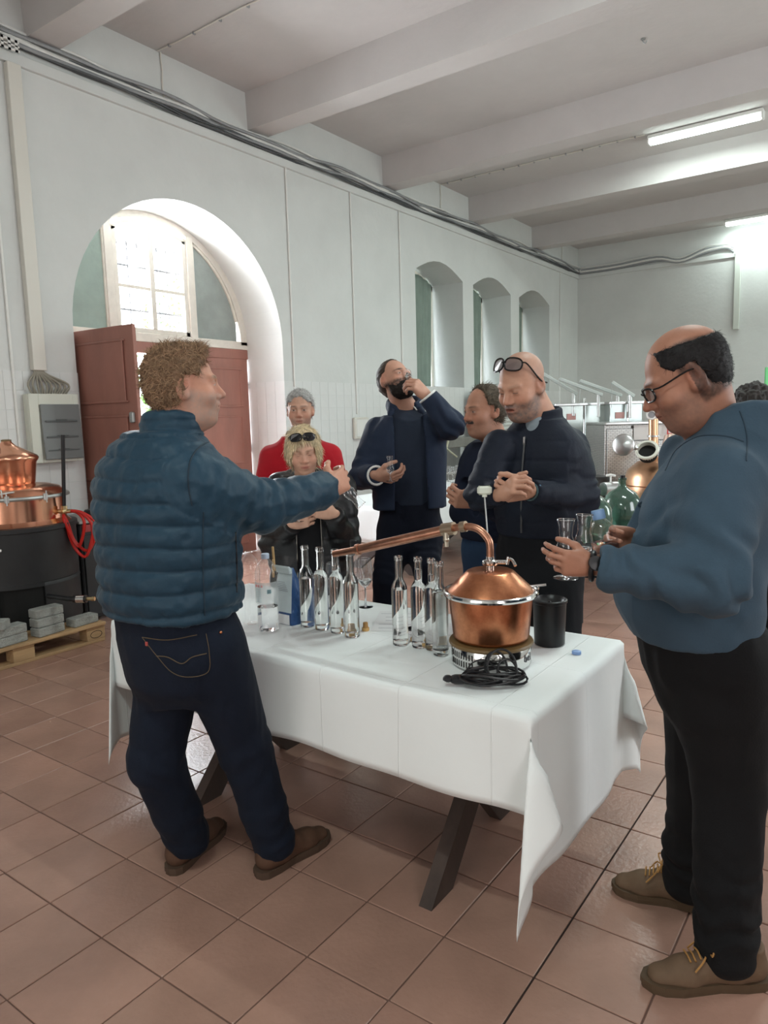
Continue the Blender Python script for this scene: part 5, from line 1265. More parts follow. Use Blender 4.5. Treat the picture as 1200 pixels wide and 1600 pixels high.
def head_color(c, R, s, o):
    sk = np.array(o['skin']); RT_ = R.T
    def fn(V):
        p_ = ((V - c) @ R) / s; x, y, z = p_.T; ax = np.abs(x); d = np.linalg.norm(p_, axis=1); C = np.tile(sk, (len(V), 1)); near = d < .2
        def mix(m, col): nonlocal C; C = C * (1 - m[:, None]) + np.array(col) * m[:, None]
        red = sk * np.array([1.05, .72, .68])
        mix(.5 * np.exp(-(((x / .018) ** 2 + ((y - .105) / .03) ** 2 + ((z + .03) / .02) ** 2))), red)
        mix(.35 * np.exp(-(((ax - .045) / .022) ** 2 + ((z + .03) / .025) ** 2)) * (y > .03), red)
        mix(.5 * np.exp(-(((ax - .08) / .012) ** 2 + ((y + .01) / .03) ** 2 + (z / .04) ** 2)), red)
        n = vnoise(p_ * 90, 3) * .5 + vnoise(p_ * 220, 5) * .5
        if o.get('stubble'):
            st_c, dens, top = o['stubble']; m = sst(top + .012, top - .012, z - .25 * np.maximum(.06 - y, 0)) * sst(-.03, .015, y + .3 * (z + .06)) * (d < .16) * sst(-.135, -.115, z)
            m = np.maximum(m, 0); mix(np.clip(m * dens * (.8 + .5 * n), 0, 1), st_c)
        if o.get('mous'):
            mc, dens = o['mous']; m = np.exp(-((ax / .028) ** 4) - (((z + .0495) / .009) ** 4)) * (y > .07); mix(np.clip(m * dens * (.9 + .4 * n), 0, 1), mc)
        if o.get('scalp'):
            mc, dens, fn_ = o['scalp']; mix(np.clip(fn_(x, y, z) * dens * (.9 + .3 * n) * (d < .17), 0, 1), mc)
        lip = o.get('lip', tuple(sk * np.array([.85, .52, .50])))
        mix(.75 * np.exp(-((ax / .022) ** 4) - (((z + .0645) / .0085) ** 4)) * (y > .078), lip)
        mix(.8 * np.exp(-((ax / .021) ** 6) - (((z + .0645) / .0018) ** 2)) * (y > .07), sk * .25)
        bz = .0235 - ((ax - .03) / .03) ** 2 * .005; bm = np.exp(-(((z - bz) / .0048) ** 4) - (((ax - .031) / .021) ** 4)) * (y > .05); mix(np.clip(bm * o.get('browd', .8) * (.85 + .5 * n), 0, 1), o.get('brow', (.05, .035, .03)))
        ex_ = (ax - .031) / .0125; ez_ = (z + (.0005 if o.get('open', 1) else .0030)) / (.0034 if o.get('open', 1) else .0017)
        em = np.clip(1.6 - (ex_ ** 2 + ez_ ** 2) * 1.2, 0, 1) * (y > .07)
        mix(em * (1 if not o.get('open', 1) else .85), (.10, .07, .06) if not o.get('open', 1) else (.5, .47, .45))
        if o.get('open', 1): mix(np.clip(1.5 - (((ax - .031) / .0052) ** 2 + (z / .0042) ** 2), 0, 1) * (y > .07), (.05, .035, .03))
        mix(.5 * np.exp(-(((ax - .031) / .017) ** 4) - (((z - .0085) / .004) ** 2)) * (y > .06), sk * .35); mix(.30 * np.exp(-(((ax - .032) / .018) ** 4) - (((z + .012) / .005) ** 2)) * (y > .06), sk * np.array([.7, .5, .5]))  # eye socket shadow painted into the skin colour
        t_ = np.clip((-.040 - z) / .026, 0, 1); mix(.35 * np.exp(-(((ax - .020 - .013 * t_) / .003) ** 2)) * (z < -.038) * (z > -.068) * (y > .06), sk * .5)  # crease shade of the cheek folds painted in as well
        C *= (1 + .05 * vnoise(p_ * 40, 9))[:, None]
        return C
    return fn
def hair_obj(c, R, s, parent, m, region, t=.010, h=.0045, clump=.004, fr=120, name='hair', extra=None, stretch=(1, 1, 1)):
    def L(x, y, z): return c + R @ (np.array([x, y, z]) * s)
    g = Grid(c - .165 * s, c + .165 * s, h)
    g.ell(L(0, -.014, .034), (np.array([.0745, .096, .084]) + t) * s, R, .02)
    g.ell(L(0, -.035, -.01), (np.array([.066, .066, .075]) + t) * s, R, .03)
    if extra: extra(g, L)
    def fn(X, Y, Z):
        dx, dy, dz = X - c[0], Y - c[1], Z - c[2]; x = (dx * R[0, 0] + dy * R[1, 0] + dz * R[2, 0]) / s; y = (dx * R[0, 1] + dy * R[1, 1] + dz * R[2, 1]) / s; z = (dx * R[0, 2] + dy * R[1, 2] + dz * R[2, 2]) / s
        return region(x, y, z) * s
    g.func(fn)
    def dsp(V, N):
        p_ = ((V - c) @ R) / s * np.array(stretch); return clump * (vnoise(p_ * fr, 1) + .6 * vnoise(p_ * fr * 2.1, 2))
    def col(V):
        p_ = ((V - c) @ R) / s * np.array(stretch); k = 1 + .30 * vnoise(p_ * fr * 1.3, 7) + .15 * vnoise(p_ * fr * 3, 8); return np.clip(np.outer(k, np.ones(3)), .3, 2) * np.array(m)
    return sdf_obj(name, [g], mat('hair_strands', (.5, .5, .5), .6, attr='tint', spec=.25), parent, dsp, col, 0)

FL = [(.043, .026, .021), (.047, .030, .022), (.044, .028, .021), (.034, .021, .018)]
def hand(g, w, d, n, side, curl=(35, 45, 30), spread=.10, thumb=None, s=1.0, curls=None):
    """w wrist, d direction of the hand, n palm normal, side +1 when thumb lies on n x d side"""
    d = unit(d); n = unit(np.array(n) - d * (np.array(n) @ d)); u = np.cross(n, d) * side; tips = []
    w = np.array(w, float)
    def Q(a, b_, c): return w + (d * a + u * b_ + n * c) * s
    g.cap(w - d * .012 * s, w + d * .012 * s, .027 * s, .026 * s, .02, flat=(n, 1.2))
    for k in range(4): bu = .030 - .020 * k; g.cap(Q(.012, bu * .55, 0), Q(.082 - .004 * abs(k - 1), bu, 0), .0165 * s, .0125 * s, .014, flat=(n, 1.05))
    g.ell(Q(.035, .028, .012), np.array([.032, .018, .016]) * s, np.array([d, u, n]).T, .014)
    g.ell(Q(.04, -.026, .010), np.array([.034, .014, .013]) * s, np.array([d, u, n]).T, .014)
    for k in range(4):
        bu = .030 - .020 * k; p_ = Q(.086 - .005 * abs(k - 1) - .004 * (k == 3), bu, 0); a = 0; dd = unit(d + u * spread * (1.5 - k)); cr = curls[k] if curls else curl
        for j in range(3):
            a += math.radians(cr[j]); v = dd * math.cos(a) + n * math.sin(a); L_ = FL[k][j] * s; r0 = (.0098 - .0009 * j - .0008 * (k == 3)) * s
            g.cap(p_, p_ + v * L_, r0, r0 - .0008 * s, .004); p_ = p_ + v * L_
        tips.append(p_)
    t0 = Q(.020, .026, .008); th = thumb or ((.55, .75, .35), (.85, .35, .45), (.9, .1, .45)); p_ = t0
    for j, (L_, r0) in enumerate(((.042, .0145), (.034, .0115), (.026, .0105))):
        v = unit(d * th[j][0] + u * th[j][1] + n * th[j][2]); g.cap(p_, p_ + v * L_ * s, r0 * s, (r0 - .0015) * s, .007); p_ = p_ + v * L_ * s
    tips.append(p_); return tips
def hand_grid(w, *a, h=.0045, **k):
    g = Grid(np.array(w) - .21, np.array(w) + .21, h); tips = hand(g, w, *a, **k); return g, tips

def fold_disp(amp=.005, f=9, seeds=(1, 2), joints=(), jamp=.008, jf=38, stretch=(1, 1, .45)):
    def fn(V, N):
        a = amp * (vnoise(V * f * np.array(stretch), seeds[0]) + .5 * (1 - 2 * np.abs(vnoise(V * f * 2.2 * np.array(stretch), seeds[1]))))
        for (c, ax, rad) in joints:
            q_ = V - c; t = q_ @ unit(ax); w_ = np.exp(-(np.linalg.norm(q_, axis=1) / rad) ** 2); wob = vnoise(V * 14, 11) * 1.4
            a = a + w_ * jamp * np.sin(t * jf * 2 + wob * 2)
        return a
    return fn
def shoe(parent, heel, toe, m, ms, zt=.10, ln=None, wd=1.0, lace=None, h=.006, gap=0.0):
    heel = np.array(heel, float); toe = np.array(toe, float); heel[2] = toe[2] = 0; d = unit(toe - heel); n = np.array([-d[1], d[0], 0]); L_ = np.linalg.norm(toe - heel)
    def P(a, b_, z): return heel + d * a * L_ + n * b_ * wd + np.array([0, 0, z])
    g = Grid(np.minimum(heel, toe) - .08, np.maximum(heel, toe) + np.array([.08, .08, .2]), h)
    g.cap(P(.14, 0, .055), P(.30, 0, .060), .038, .040, .02); g.cap(P(.30, 0, .055), P(.68, 0, .040), .040, .040, .03, flat=((0, 0, 1), .95)); g.cap(P(.66, .004, .036), P(.86, .0, .030), .044, .034, .02, flat=((0, 0, 1), 1.15))
    g.cap(P(.16, 0, .06), P(.17, 0, zt), .040, .040, .02); g.cap(P(.30, 0, .07), P(.45, 0, .075), .040, .032, .03)
    g.cut((0, 0, .024), (0, 0, -1)); g.cut((0, 0, zt + .01), (0, 0, 1))
    up_ = sdf_obj('shoe', [g], m, parent)
    out = [(0, 0), (.02, .022), (.08, .036), (.22, .040), (.42, .036), (.58, .043), (.72, .049), (.86, .044), (.95, .030), (1.0, .006)]
    poly = [(a, -b_) for a, b_ in out] + [(a, b_) for a, b_ in reversed(out[1:])]
    q = MB(); 
    for z0_, z1_, e in ((0, .012, 1.0), (.012, .028, 1.06)): q.prism(poly, z0_, z1_, lambda t, e=e: P(.5 + (t[0] - .5) * (1 + (e - 1) * .3), t[1] * e, t[2]))
    q.build('sole', ms, up_)
    if lace:
        Vu = np.array([v.co[:] for v in up_.data.vertices]) + np.array(parent.location)
        def S(a, b_, dz=.003): p_ = P(a, b_, 0); dd = np.hypot(Vu[:, 0] - p_[0], Vu[:, 1] - p_[1]); m_ = dd < .009; p_[2] = (Vu[m_, 2].max() if m_.any() else .09) + dz; return p_
        q = MB()
        for k in range(5): a = .49 + .040 * k; q.tube([S(a, b_) for b_ in (-.024, -.012, 0, .012, .024)], .0026, 5)
        k0 = S(.49, 0, .008)
        for pp in ([k0, k0 + (P(-.01, .028, .018) - P(0, 0, 0)), k0 + (P(.03, .05, .004) - P(0, 0, 0)), k0], [k0, k0 + (P(-.01, -.03, .018) - P(0, 0, 0)), k0 + (P(.04, -.05, .004) - P(0, 0, 0)), k0], [k0, S(.55, .03, .010), S(.64, .045, .006)], [k0, S(.54, -.03, .012), S(.60, -.04, .006)]): q.tube(bez(pp, 5), .0024, 5)
        q.build('lace', lace, up_, True)
def trousers(parent, o, r_, f_, waist, hips, knees, ankles, m, rad=(.105, .082, .066, .07), h=.008, zc=.72, cuffz=.05, name='trousers', disp=None, belt=None):
    pts = hips + knees + ankles; lo = np.min(pts, 0) - .2; hi = np.max(pts, 0) + .2; lo[2] = cuffz - .01; hi[2] = max(s_[0] for s_ in waist) + .02; g = Grid(lo, hi, h)
    zl, xl, yl, rxl, ryl = sorted(waist)[0]; g.loft(o, r_, f_, list(waist) + [(zl - .07, xl, yl, rxl * .62, ryl * .66)], .07, 2.3)
    J = []
    for hp_, kn, an in zip(hips, knees, ankles):
        hp_, kn, an = map(lambda v: np.array(v, float), (hp_, kn, an)); g.cap(hp_, kn, rad[0], rad[1], .045); mid = kn * .35 + an * .65; g.cap(kn, mid, rad[1], rad[2], .02); g.cap(mid, an, rad[2], rad[3], .02)
        J += [(kn + (0, 0, .02), kn - hp_ + (0, 0, .02), .09), (an + (0, 0, .06), an - kn, .09)]
    g.cut((0, 0, cuffz), (0, 0, -1)); g.cut((0, 0, max(s_[0] for s_ in waist)), (0, 0, 1))
    return sdf_obj(name, [g], m, parent, disp or fold_disp(.005, 10, (3, 4), J, .006, 55), None, 1)
def body_core(o, r_, f_, hips, knees, ankles, arms, neck, zw=.95):
    """hidden trunk and limbs joining the visible skin"""
    pts = [np.array(x, float) for x in hips + knees + ankles + [neck]] + [np.array(a, float) for ar in arms for a in ar]; g = Grid(np.min(pts, 0) - .16, np.max(pts, 0) + .12, .015)
    ch = (np.array(arms[0][0]) + np.array(arms[1][0])) / 2; pel = (np.array(hips[0], float) + np.array(hips[1], float)) / 2
    g.cap(pel, ch - (0, 0, .12), .10, .10, .05); g.cap(ch - (0, 0, .15), np.array(neck) - (0, 0, .02), .10, .05, .05)
    for s_, e, w_ in arms: g.cap(ch - (0, 0, .05), s_, .06, .045, .04); g.cap(s_, e, .045, .036, .03); g.cap(e, w_, .034, .0255, .02)
    for a, b_, c in zip(hips, knees, ankles): g.cap(a, b_, .07, .05, .04); g.cap(b_, c, .05, .035, .03); g.cap(c, np.array(c) * (1, 1, 0) + (0, 0, .06), .028, .022, .02)
    return g
def sleeve(g, s_, e, w_, rs=.075, re=.06, rw=.047, k=.04, cutw=True):
    s_, e, w_ = (np.array(v, float) for v in (s_, e, w_)); g.cap(s_, e, rs, re, k); ax = unit(w_ - e); g.cap(e, w_ + ax * .03, re, rw, .02); g.cutl(w_ + ax * .0, ax, .105)
def shades(c, R, s, parent, up=.075, fwd=.085, tilt=-.5, m=None, lens=None, w_=.030, name='sunglasses', thick=.0022, sq=1.0, ear=True):
    def L(x, y, z): return c + R @ (np.array([x, y, z]) * s)
    q = MB(); q2 = MB(); Rt = rotm((1, 0, 0), tilt)
    def G(x, y, z): v = Rt @ np.array([x, y, z]); return L(v[0], v[1] + fwd, v[2] + up)
    for i in (-1, 1):
        ring_ = []
        for a in np.linspace(0, 2 * math.pi, 20, endpoint=False):
            cx = abs(math.cos(a)) ** .75 * np.sign(math.cos(a)); sx = abs(math.sin(a)) ** .75 * np.sign(math.sin(a)); x = i * .034 + cx * w_; ring_.append(G(x, -.0035 * (abs(x) / .05) ** 2 * 4, sx * w_ * .68 * sq))
        q.tube(ring_, thick * s, 6, closed=True); q2.add(ring_, [tuple(range(20))])
        q.tube(bez([G(i * .064, -.022, .010), G(i * .072, -.045, .008), L(i * .082, -.01 if ear else fwd - .10, .012 if ear else up - .01), L(i * .082, -.045 if ear else fwd - .14, -.012 if ear else up - .03)], 5), thick * .9 * s, 6)
    q.tube([G(-.008, .002, .006), G(0, .004, .009), G(.008, .002, .006)], thick * s, 6)
    q.build('frame', m, parent, True, off=np.array(parent.location)); q2.build('lens', lens, parent, off=np.array(parent.location))

def strands(hair, n, ln, wd, flow, R, c, col, a=.35, rnd_a=.5, curl=0.0, seed=1, name='hair_tufts', seg=4):
    """many short tapered locks rooted on the hair surface"""
    V = np.empty(len(hair.data.vertices) * 3, np.float32); hair.data.vertices.foreach_get('co', V); V = V.reshape(-1, 3).astype(float)
    N = np.empty(len(V) * 3, np.float32); hair.data.vertices.foreach_get('normal', N); N = N.reshape(-1, 3).astype(float)
    loc = np.array(hair.parent.location); out = ((V + loc - c) * N).sum(1) > .02; idx = np.where(out)[0]; r = np.random.RandomState(seed); idx = r.choice(idx, min(n, len(idx)), replace=len(idx) < n)
    P = V[idx] - N[idx] * .002 + r.normal(size=(len(idx), 3)) * .0015; Nn = N[idx]; lp = (V[idx] + loc - c) @ R
    F_ = np.array([R @ np.array(flow(*q_)) for q_ in lp]); F_ += r.normal(size=F_.shape) * rnd_a; F_ -= Nn * (F_ * Nn).sum(1)[:, None]; F_ /= np.linalg.norm(F_, axis=1)[:, None] + 1e-9
    D_ = F_ + Nn * a; D_ /= np.linalg.norm(D_, axis=1)[:, None]; S = np.cross(D_, Nn); S /= np.linalg.norm(S, axis=1)[:, None] + 1e-9
    L_ = ln * (.6 + .8 * r.rand(len(idx))); k = len(idx); pts = []; cs = r.choice([-1, 1], k)
    cur = P.copy(); d = D_.copy(); VV = np.zeros((k, seg + 1, 2, 3))
    for j in range(seg + 1):
        w__ = wd * (1 - .8 * j / seg); VV[:, j, 0] = cur - S * w__; VV[:, j, 1] = cur + S * w__
        cur = cur + d * (L_ / seg)[:, None]; d = d - Nn * (a * .9 / seg) + S * (curl * cs)[:, None] * (1 if j % 2 == 0 else .2); d /= np.linalg.norm(d, axis=1)[:, None]
    base = (np.arange(k) * (seg + 1) * 2)[:, None]; Q = np.concatenate([base + np.array([[2 * j, 2 * j + 1, 2 * j + 3, 2 * j + 2]]) for j in range(seg)])
    o = mk(name, VV.reshape(-1, 3), Q, mat('hair_strands', (.5, .5, .5)), hair.parent, True)
    C = np.ones((k, (seg + 1) * 2, 4), np.float32); C[:, :, :3] = (np.array(col) * (1 + .35 * r.normal(size=(k, 1))).clip(.4, 1.9))[:, None, :]
    at = o.data.color_attributes.new('tint', 'FLOAT_COLOR', 'POINT'); at.data.foreach_set('color', C.ravel()); o['kind'] = 'stuff'; return o
from mathutils.bvhtree import BVHTree
def surf(obj, pix, lift=.002):
    """points of a garment's surface met by sight lines, for laying seams on it"""
    V = np.empty(len(obj.data.vertices) * 3, np.float32); obj.data.vertices.foreach_get('co', V); V = V.reshape(-1, 3) + np.array(obj.parent.location)
    bv = BVHTree.FromPolygons([tuple(map(float, v)) for v in V], [tuple(p_.vertices) for p_ in obj.data.polygons]); out = []
    for px, py in pix:
        d = unit(FW + RT * ((px - 600) / FPX) + UP * ((800 - py) / FPX)); hit = bv.ray_cast(Vector(CAM), Vector(d))
        if hit[0] is not None: out.append(np.array(hit[0]) - d * lift)
    return out
def seam(obj, pix, r, m, name='seam', n=6, lift=.001, label=None):
    pp = bez([np.array([x, y, 0.0]) for x, y in pix], n); pts = surf(obj, [(q_[0], q_[1]) for q_ in pp], lift)
    if len(pts) > 2: q = MB(); q.tube(pts, r, 5); o = q.build(name, m, obj, True); return tagp(o, label)

# ================================================================ the people
FH = unit(np.array([FW[0], FW[1], 0])); RH = unit(np.array([RT[0], RT[1], 0])); UPZ = np.array([0, 0, 1.])
def fabric(name, col, rough=.85, **k): return mat(name, col, rough, **{**dict(sheen=.02, spec=.2, noise=5, var=.12, bump=.25, bscale=180, bdist=.003), **k})
def xy(p_): return (float(p_[0]), float(p_[1]), 0)
M_sole = mat('dark_sole', (.05, .035, .025), .7); M_shades = mat('sunglass_frame', (.01, .01, .011), .2)
M_lens = mat('smoked_lens', (.06, .055, .06), .08, alpha=.85)

# ---------- A: man in the blue quilted jacket, seen from behind
pA = thing('person', 'heavy-set man in blue quilted jacket and dark jeans, back to the viewer, arm outstretched', 'person', (.95, .10, 0))
fA = unit((-.02, 1, 0)); rA = np.array([fA[1], -fA[0], 0]); oA = np.array([.925, .012, 0])
hA = W(287, 603, 2.22); RA = headframe(RH * .93 + FH * .37 + UPZ * .02, roll=0.0); nkA = np.array([.950, .025, 1.505])
SR, ER, WR = W(312, 752, 2.14), W(404, 792, 2.31), W(515, 763, 2.52)
SL, EL, WL = np.array([.735, .03, 1.41]), np.array([.72, .16, 1.15]), np.array([.80, .27, 1.10])
hipA = [(.875, .045, .86), (1.06, .035, .86)]; knA = [W(243, 1185, 2.40), W(381, 1165, 2.43)]; anA = [np.array([.80, .105, .10]), np.array([1.07, .26, .10])]
skA = (.50, .25, .17)
gh = head_grid(hA, RA, 1.02, nkA, .0035, dict(fat=.008, nose=1.1), .062)
hd = unit(W(548, 742, 2.62) - WR)
gr, tipR = hand_grid(WR + hd * .01, hd, unit(-UPZ * .3 - RH * .8 + FH * .2), -1, curl=(30, 35, 25), h=.004, s=1.02)
gl_, _ = hand_grid(WL, unit(FH * .6 + np.array([.5, 0, -.2])), -UPZ, -1, curl=(30, 35, 25), h=.006)
core = body_core(oA, rA, fA, hipA, knA, anA, [(SL, EL, WL), (SR, ER, WR)], nkA)
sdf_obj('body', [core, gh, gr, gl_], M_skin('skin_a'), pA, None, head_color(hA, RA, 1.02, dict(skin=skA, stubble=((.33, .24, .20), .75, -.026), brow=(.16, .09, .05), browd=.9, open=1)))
def regA(x, y, z):
    front = (y - .060 - .25 * (z - .06)); side = np.where(z < .05, y - .012 - (z - .0) * .75, -1); ear = np.where((z < .022) & (y > -.012), 1, -1) * .01
    nape = -(z + .074) ; r_ = np.maximum(np.maximum(front, side), nape); return np.maximum(r_, np.where((z < .030) & (y > -.006) & (np.abs(x) > .05), .01, -.01))
hrA = hair_obj(hA, RA, 1.02, pA, (.17, .10, .06), regA, .010, .004, .006, 60, extra=lambda g, L: (g.ell(L(0, .045, .095), np.array([.055, .045, .028]), RA, .02), g.ell(L(.03, .065, .085), .022, None, .02), g.ell(L(-.03, .06, .09), .022, None, .02)))
h_ = .006
g = Grid((.66, -.24, .92), (1.42, .70, 1.62), h_)
g.loft(oA, rA, fA, [(.965, 0, 0, .222, .175), (1.02, 0, 0, .230, .185), (1.15, 0, 0, .228, .183), (1.30, 0, -.008, .235, .172), (1.40, 0, -.015, .225, .155), (1.47, 0, -.01, .175, .125), (1.53, 0, 0, .10, .095)], .03, 2.5)
sleeve(g, SR + (-.03, 0, 0), ER, WR - (WR - ER) * .02, .098, .080, .058, .05); sleeve(g, SL + (.03, 0, 0), EL, WL, .088, .075, .05, .05)
g.ring((.950, .035, 1.540), (0, .12, 1), .073, .014, .030, .012, ex=1.08, right=rA)
g.cut((0, 0, .970), (0, 0, -1))
def dispA(V, N):
    def seg(p_, a, b_): ba = b_ - a; t = np.clip(((p_ - a) @ ba) / (ba @ ba), 0, 1); return np.linalg.norm(p_ - a - t[:, None] * ba, axis=1), t
    d1, t1 = seg(V, SR, ER); d2, t2 = seg(V, ER, WR); d3, t3 = seg(V, SL, EL); arm = np.minimum(np.minimum(d1, d2), d3) < .125
    side = (V[:, 0] > 1.09) & (np.minimum(d1, d2) < .13)
    wob = .010 * vnoise(V * 5, 3)
    t = np.where(d1 < d2, t1 * .26, .26 + t2 * .25) + wob * .6
    pt = np.abs(np.sin(np.pi * (V[:, 2] + wob + .02 * (V[:, 1])) / .066)); pa = np.abs(np.sin(np.pi * t / .062))
    puff = np.where(side, .55 + .25 * pa, pt ** .45)
    wr = .5 * (1 - 2 * np.abs(vnoise(V * np.array([14, 14, 22]), 5))) * .008 + .003 * vnoise(V * 45, 6)
    crease = np.exp(-(np.linalg.norm(V - ER, axis=1) / .13) ** 2) * .007 * np.sin((V - ER) @ unit(WR - SR) * 90 + 2 * vnoise(V * 12, 8))
    collar = V[:, 2] > 1.515
    return np.where(collar, .004 * np.abs(np.sin(np.pi * V[:, 2] / .03)), (puff - .6) * .0135) + wr + crease
M_jacketA = mat('blue_quilted_nylon', (.012, .040, .068), .5, spec=.3, noise=4, var=.12, bump=.35, bscale=60, bdist=.004, sheen=.05)
jkA = sdf_obj('jacket', [g], M_jacketA, pA, dispA, None, 1)
strands(hrA, 5200, .026, .0011, lambda x, y, z: (0, -.5 if z < .08 else .3, -.8 if z < .08 else .1), RA, hA, (.26, .16, .095), .9, .8, .55, 3)
M_seam = mat('seam_dark', (.008, .022, .038), .7)
seam(jkA, [(318, 800), (317, 860), (318, 910), (320, 962)], .0022, M_seam); seam(jkA, [(368, 832), (370, 880), (370, 926)], .003, MATS['black_plastic'], 'pocket_zip'); seam(jkA, [(300, 790), (294, 755), (298, 718), (318, 694), (345, 690)], .0024, M_seam, 'armhole_seam')
zb_ = W(372, 880, 1.98); ze_ = W(366, 945, 2.0)
trA = trousers(pA, oA, rA, fA, [(.74, 0, 0, .17, .14), (.86, 0, 0, .195, .155), (1.0, 0, 0, .20, .16)], hipA, knA, anA, fabric('dark_blue_denim', (.007, .011, .022), .8), (.113, .088, .076, .074), .007, cuffz=.055, disp=fold_disp(.004, 12, (3, 4), [(anA[0] + (0, 0, .06), UPZ + RH * .5, .10), (anA[1] + (0, 0, .06), UPZ - RH * .4, .10), (knA[0] - (0, 0, .02), UPZ + RH * .5, .10), (knA[1] - (0, 0, .02), UPZ - RH * .5, .10)], .004, 42))
M_shoeA = mat('brown_suede', (.085, .04, .022), .8, noise=20, var=.15); M_soleA = mat('brown_sole', (.07, .04, .025), .75)
shoe(pA, (.800, .02, 0), (.715, .335, 0), M_shoeA, M_soleA, .12, lace=None); shoe(pA, (1.065, .175, 0), (1.105, .505, 0), M_shoeA, M_soleA, .12, lace=None)
# back pocket stitching and rivet: thin raised stitches on the jeans
M_st = mat('tan_stitch', (.10, .07, .04), .8); seam(trA, [(222, 996), (262, 1000), (308, 992)], .0016, M_st, 'stitching'); seam(trA, [(244, 1025), (262, 1027), (284, 1037), (300, 1027), (323, 1021)], .0016, M_st, 'stitching'); seam(trA, [(222, 996), (245, 1025), (268, 1050), (294, 1058), (325, 1050), (327, 1020), (322, 990)], .0013, M_st, 'pocket_edge')
rv = surf(trA, [(345, 988), (229, 1006)])
if len(rv) == 2:
    q = MB(); q.sphere(rv[0], .005); q.build('rivet', mat('copper_rivet', (.5, .2, .1), .4, 1.0), pA, True); q = MB(); q.box(rv[1], (.008, .004, .012)); q.build('pocket_tab', mat('red_tab', (.45, .08, .07), .7), pA)
glass('tasting_glass', 'small tasting glass swung in the outstretched hand of the man in the blue jacket', tipR[1] + (0.0, .0, -.02), tulip_prof(.13, .024), 'tulip tasting glasses in hands', axis=unit(RH * .6 - UPZ * .7 - FH * .1))

# ---------- B: man in the blue-grey sweater at the right
pB = thing('person', 'bald dark-haired man with glasses in blue-grey sweater holding glasses at the right', 'person', (2.36, .66, 0))
fB = unit((-.93, -.37, 0)); rB = np.array([fB[1], -fB[0], 0]); oB = np.array([2.35, .66, 0])
hB = W(1071, 587, 1.92); RB = headframe(fB * .93 - UPZ * .46 + rB * .05, roll=.05); nkB = W(1112, 668, 1.96)
sL, eL, wL = W(1130, 745, 1.78), W(1108, 905, 1.70), W(922, 884, 1.80)
sR, eR, wR = oB + rB * .19 + (0, 0, 1.40), W(1075, 900, 2.15), W(990, 845, 2.02)
hipB = [oB - rB * .10 - fB * .04 + (0, 0, .88), oB + rB * .10 - fB * .04 + (0, 0, .88)]; knB = [W(1140, 1225, 1.98), W(1098, 1205, 2.16)]; anB = [np.array([2.465, .565, .10]), np.array([2.31, .825, .10])]
skB = (.37, .175, .115)
gh = head_grid(hB, RB, 1.06, nkB, .0035, dict(fat=.016, nose=1.15, lids=True), .066)

gL, tipsL = hand_grid(wL, unit(-RH * .86 + UPZ * .16 - FH * .15), unit(FH * .95 + UPZ * .12), +1, curls=[(30, 34, 18), (36, 38, 22), (44, 42, 25), (52, 50, 30)], h=.0035, s=.80, thumb=((.6, .5, .5), (.8, .2, .55), (.9, .0, .4)), spread=.06)
gR, tipsR = hand_grid(wR, unit(-RH * .8 - FH * .3 + UPZ * .1), unit(-RH * .2 - FH * .9), 1, curl=(40, 45, 35), h=.004)
core = body_core(oB, rB, fB, hipB, knB, anB, [(sL, eL, wL), (sR, eR, wR)], nkB)
def scB(x, y, z):
    lim = .070 + .0 * y; m = sst(.088, .076, z + .25 * np.maximum(-y - .03, 0)) * sst(-.080, -.064, z + .15 * (y + .05)) * sst(.030, .015, y - .28 * (z - .03)); return m * np.where((z < .012) & (y > -.002), 0, 1) * sst(.03, .05, np.abs(x) + np.maximum(-y, 0))
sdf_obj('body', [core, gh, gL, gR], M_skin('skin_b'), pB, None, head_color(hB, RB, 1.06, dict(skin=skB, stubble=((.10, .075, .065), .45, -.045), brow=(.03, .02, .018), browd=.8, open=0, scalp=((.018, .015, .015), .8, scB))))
def regB(x, y, z):
    top = z - .079 - .16 * y; fr = y - .047 + .9 * np.maximum(.048 - z, 0) + .0010 * np.sin(z * 700 + x * 90); nape = -(z + .070 + .12 * (y + .06)); r_ = np.maximum(np.maximum(top, fr), nape)
    return np.maximum(r_, np.where((z < .024) & (y > -.026) & (np.abs(x) > .04), .01, -.01))
hrB = hair_obj(hB, RB, 1.06, pB, (.012, .011, .012), regB, .0035, .004, .0015, 110)
strands(hrB, 5200, .014, .0007, lambda x, y, z: (0, -.5, -.5), RB, hB, (.016, .014, .014), .3, .7, .0, 4, seg=3)
shades(hB, RB, 1.06, pB, up=-.002, fwd=.107, tilt=0, m=M_shades, lens=thin_glass('spectacle_lens', (.93, .95, .97), refl=2), w_=.026, name='spectacles', thick=.0026)
g = Grid(np.array([1.9, .1, .86]), np.array([2.95, 1.15, 1.60]), .006)
g.loft(oB, rB, fB, [(.93, 0, .00, .20, .160), (.97, 0, .015, .210, .178), (1.04, 0, .030, .215, .195), (1.12, 0, .028, .215, .195), (1.2, 0, .012, .215, .186), (1.30, 0, -.015, .215, .172), (1.38, 0, -.045, .205, .158), (1.44, 0, -.068, .165, .135), (1.50, 0, -.085, .115, .105), (1.56, 0, -.095, .085, .085)], .03, 2.3)
sleeve(g, sL + (0, 0, -.01), eL, wL - (wL - eL) * .085, .088, .080, .044, .06); sleeve(g, sR, eR, wR, .085, .07, .046, .05)
g.cut(W(1122, 640, 1.93), unit(UPZ * .88 + fB * .45)); g.cut((0, 0, .945), unit(-UPZ))
dB = fold_disp(.008, 6, (13, 14), [(eL, unit(wL - sL), .15), (wL - (wL - eL) * .25, wL - eL, .09), (sL + fB * .10 - (0, 0, .12), unit(fB + UPZ), .10)], .009, 42, (1, 1, .7))
swB = sdf_obj('sweater', [g], fabric('blue_grey_knit', (.046, .078, .112), .9, sheen=.05), pB, dB, None, 1)
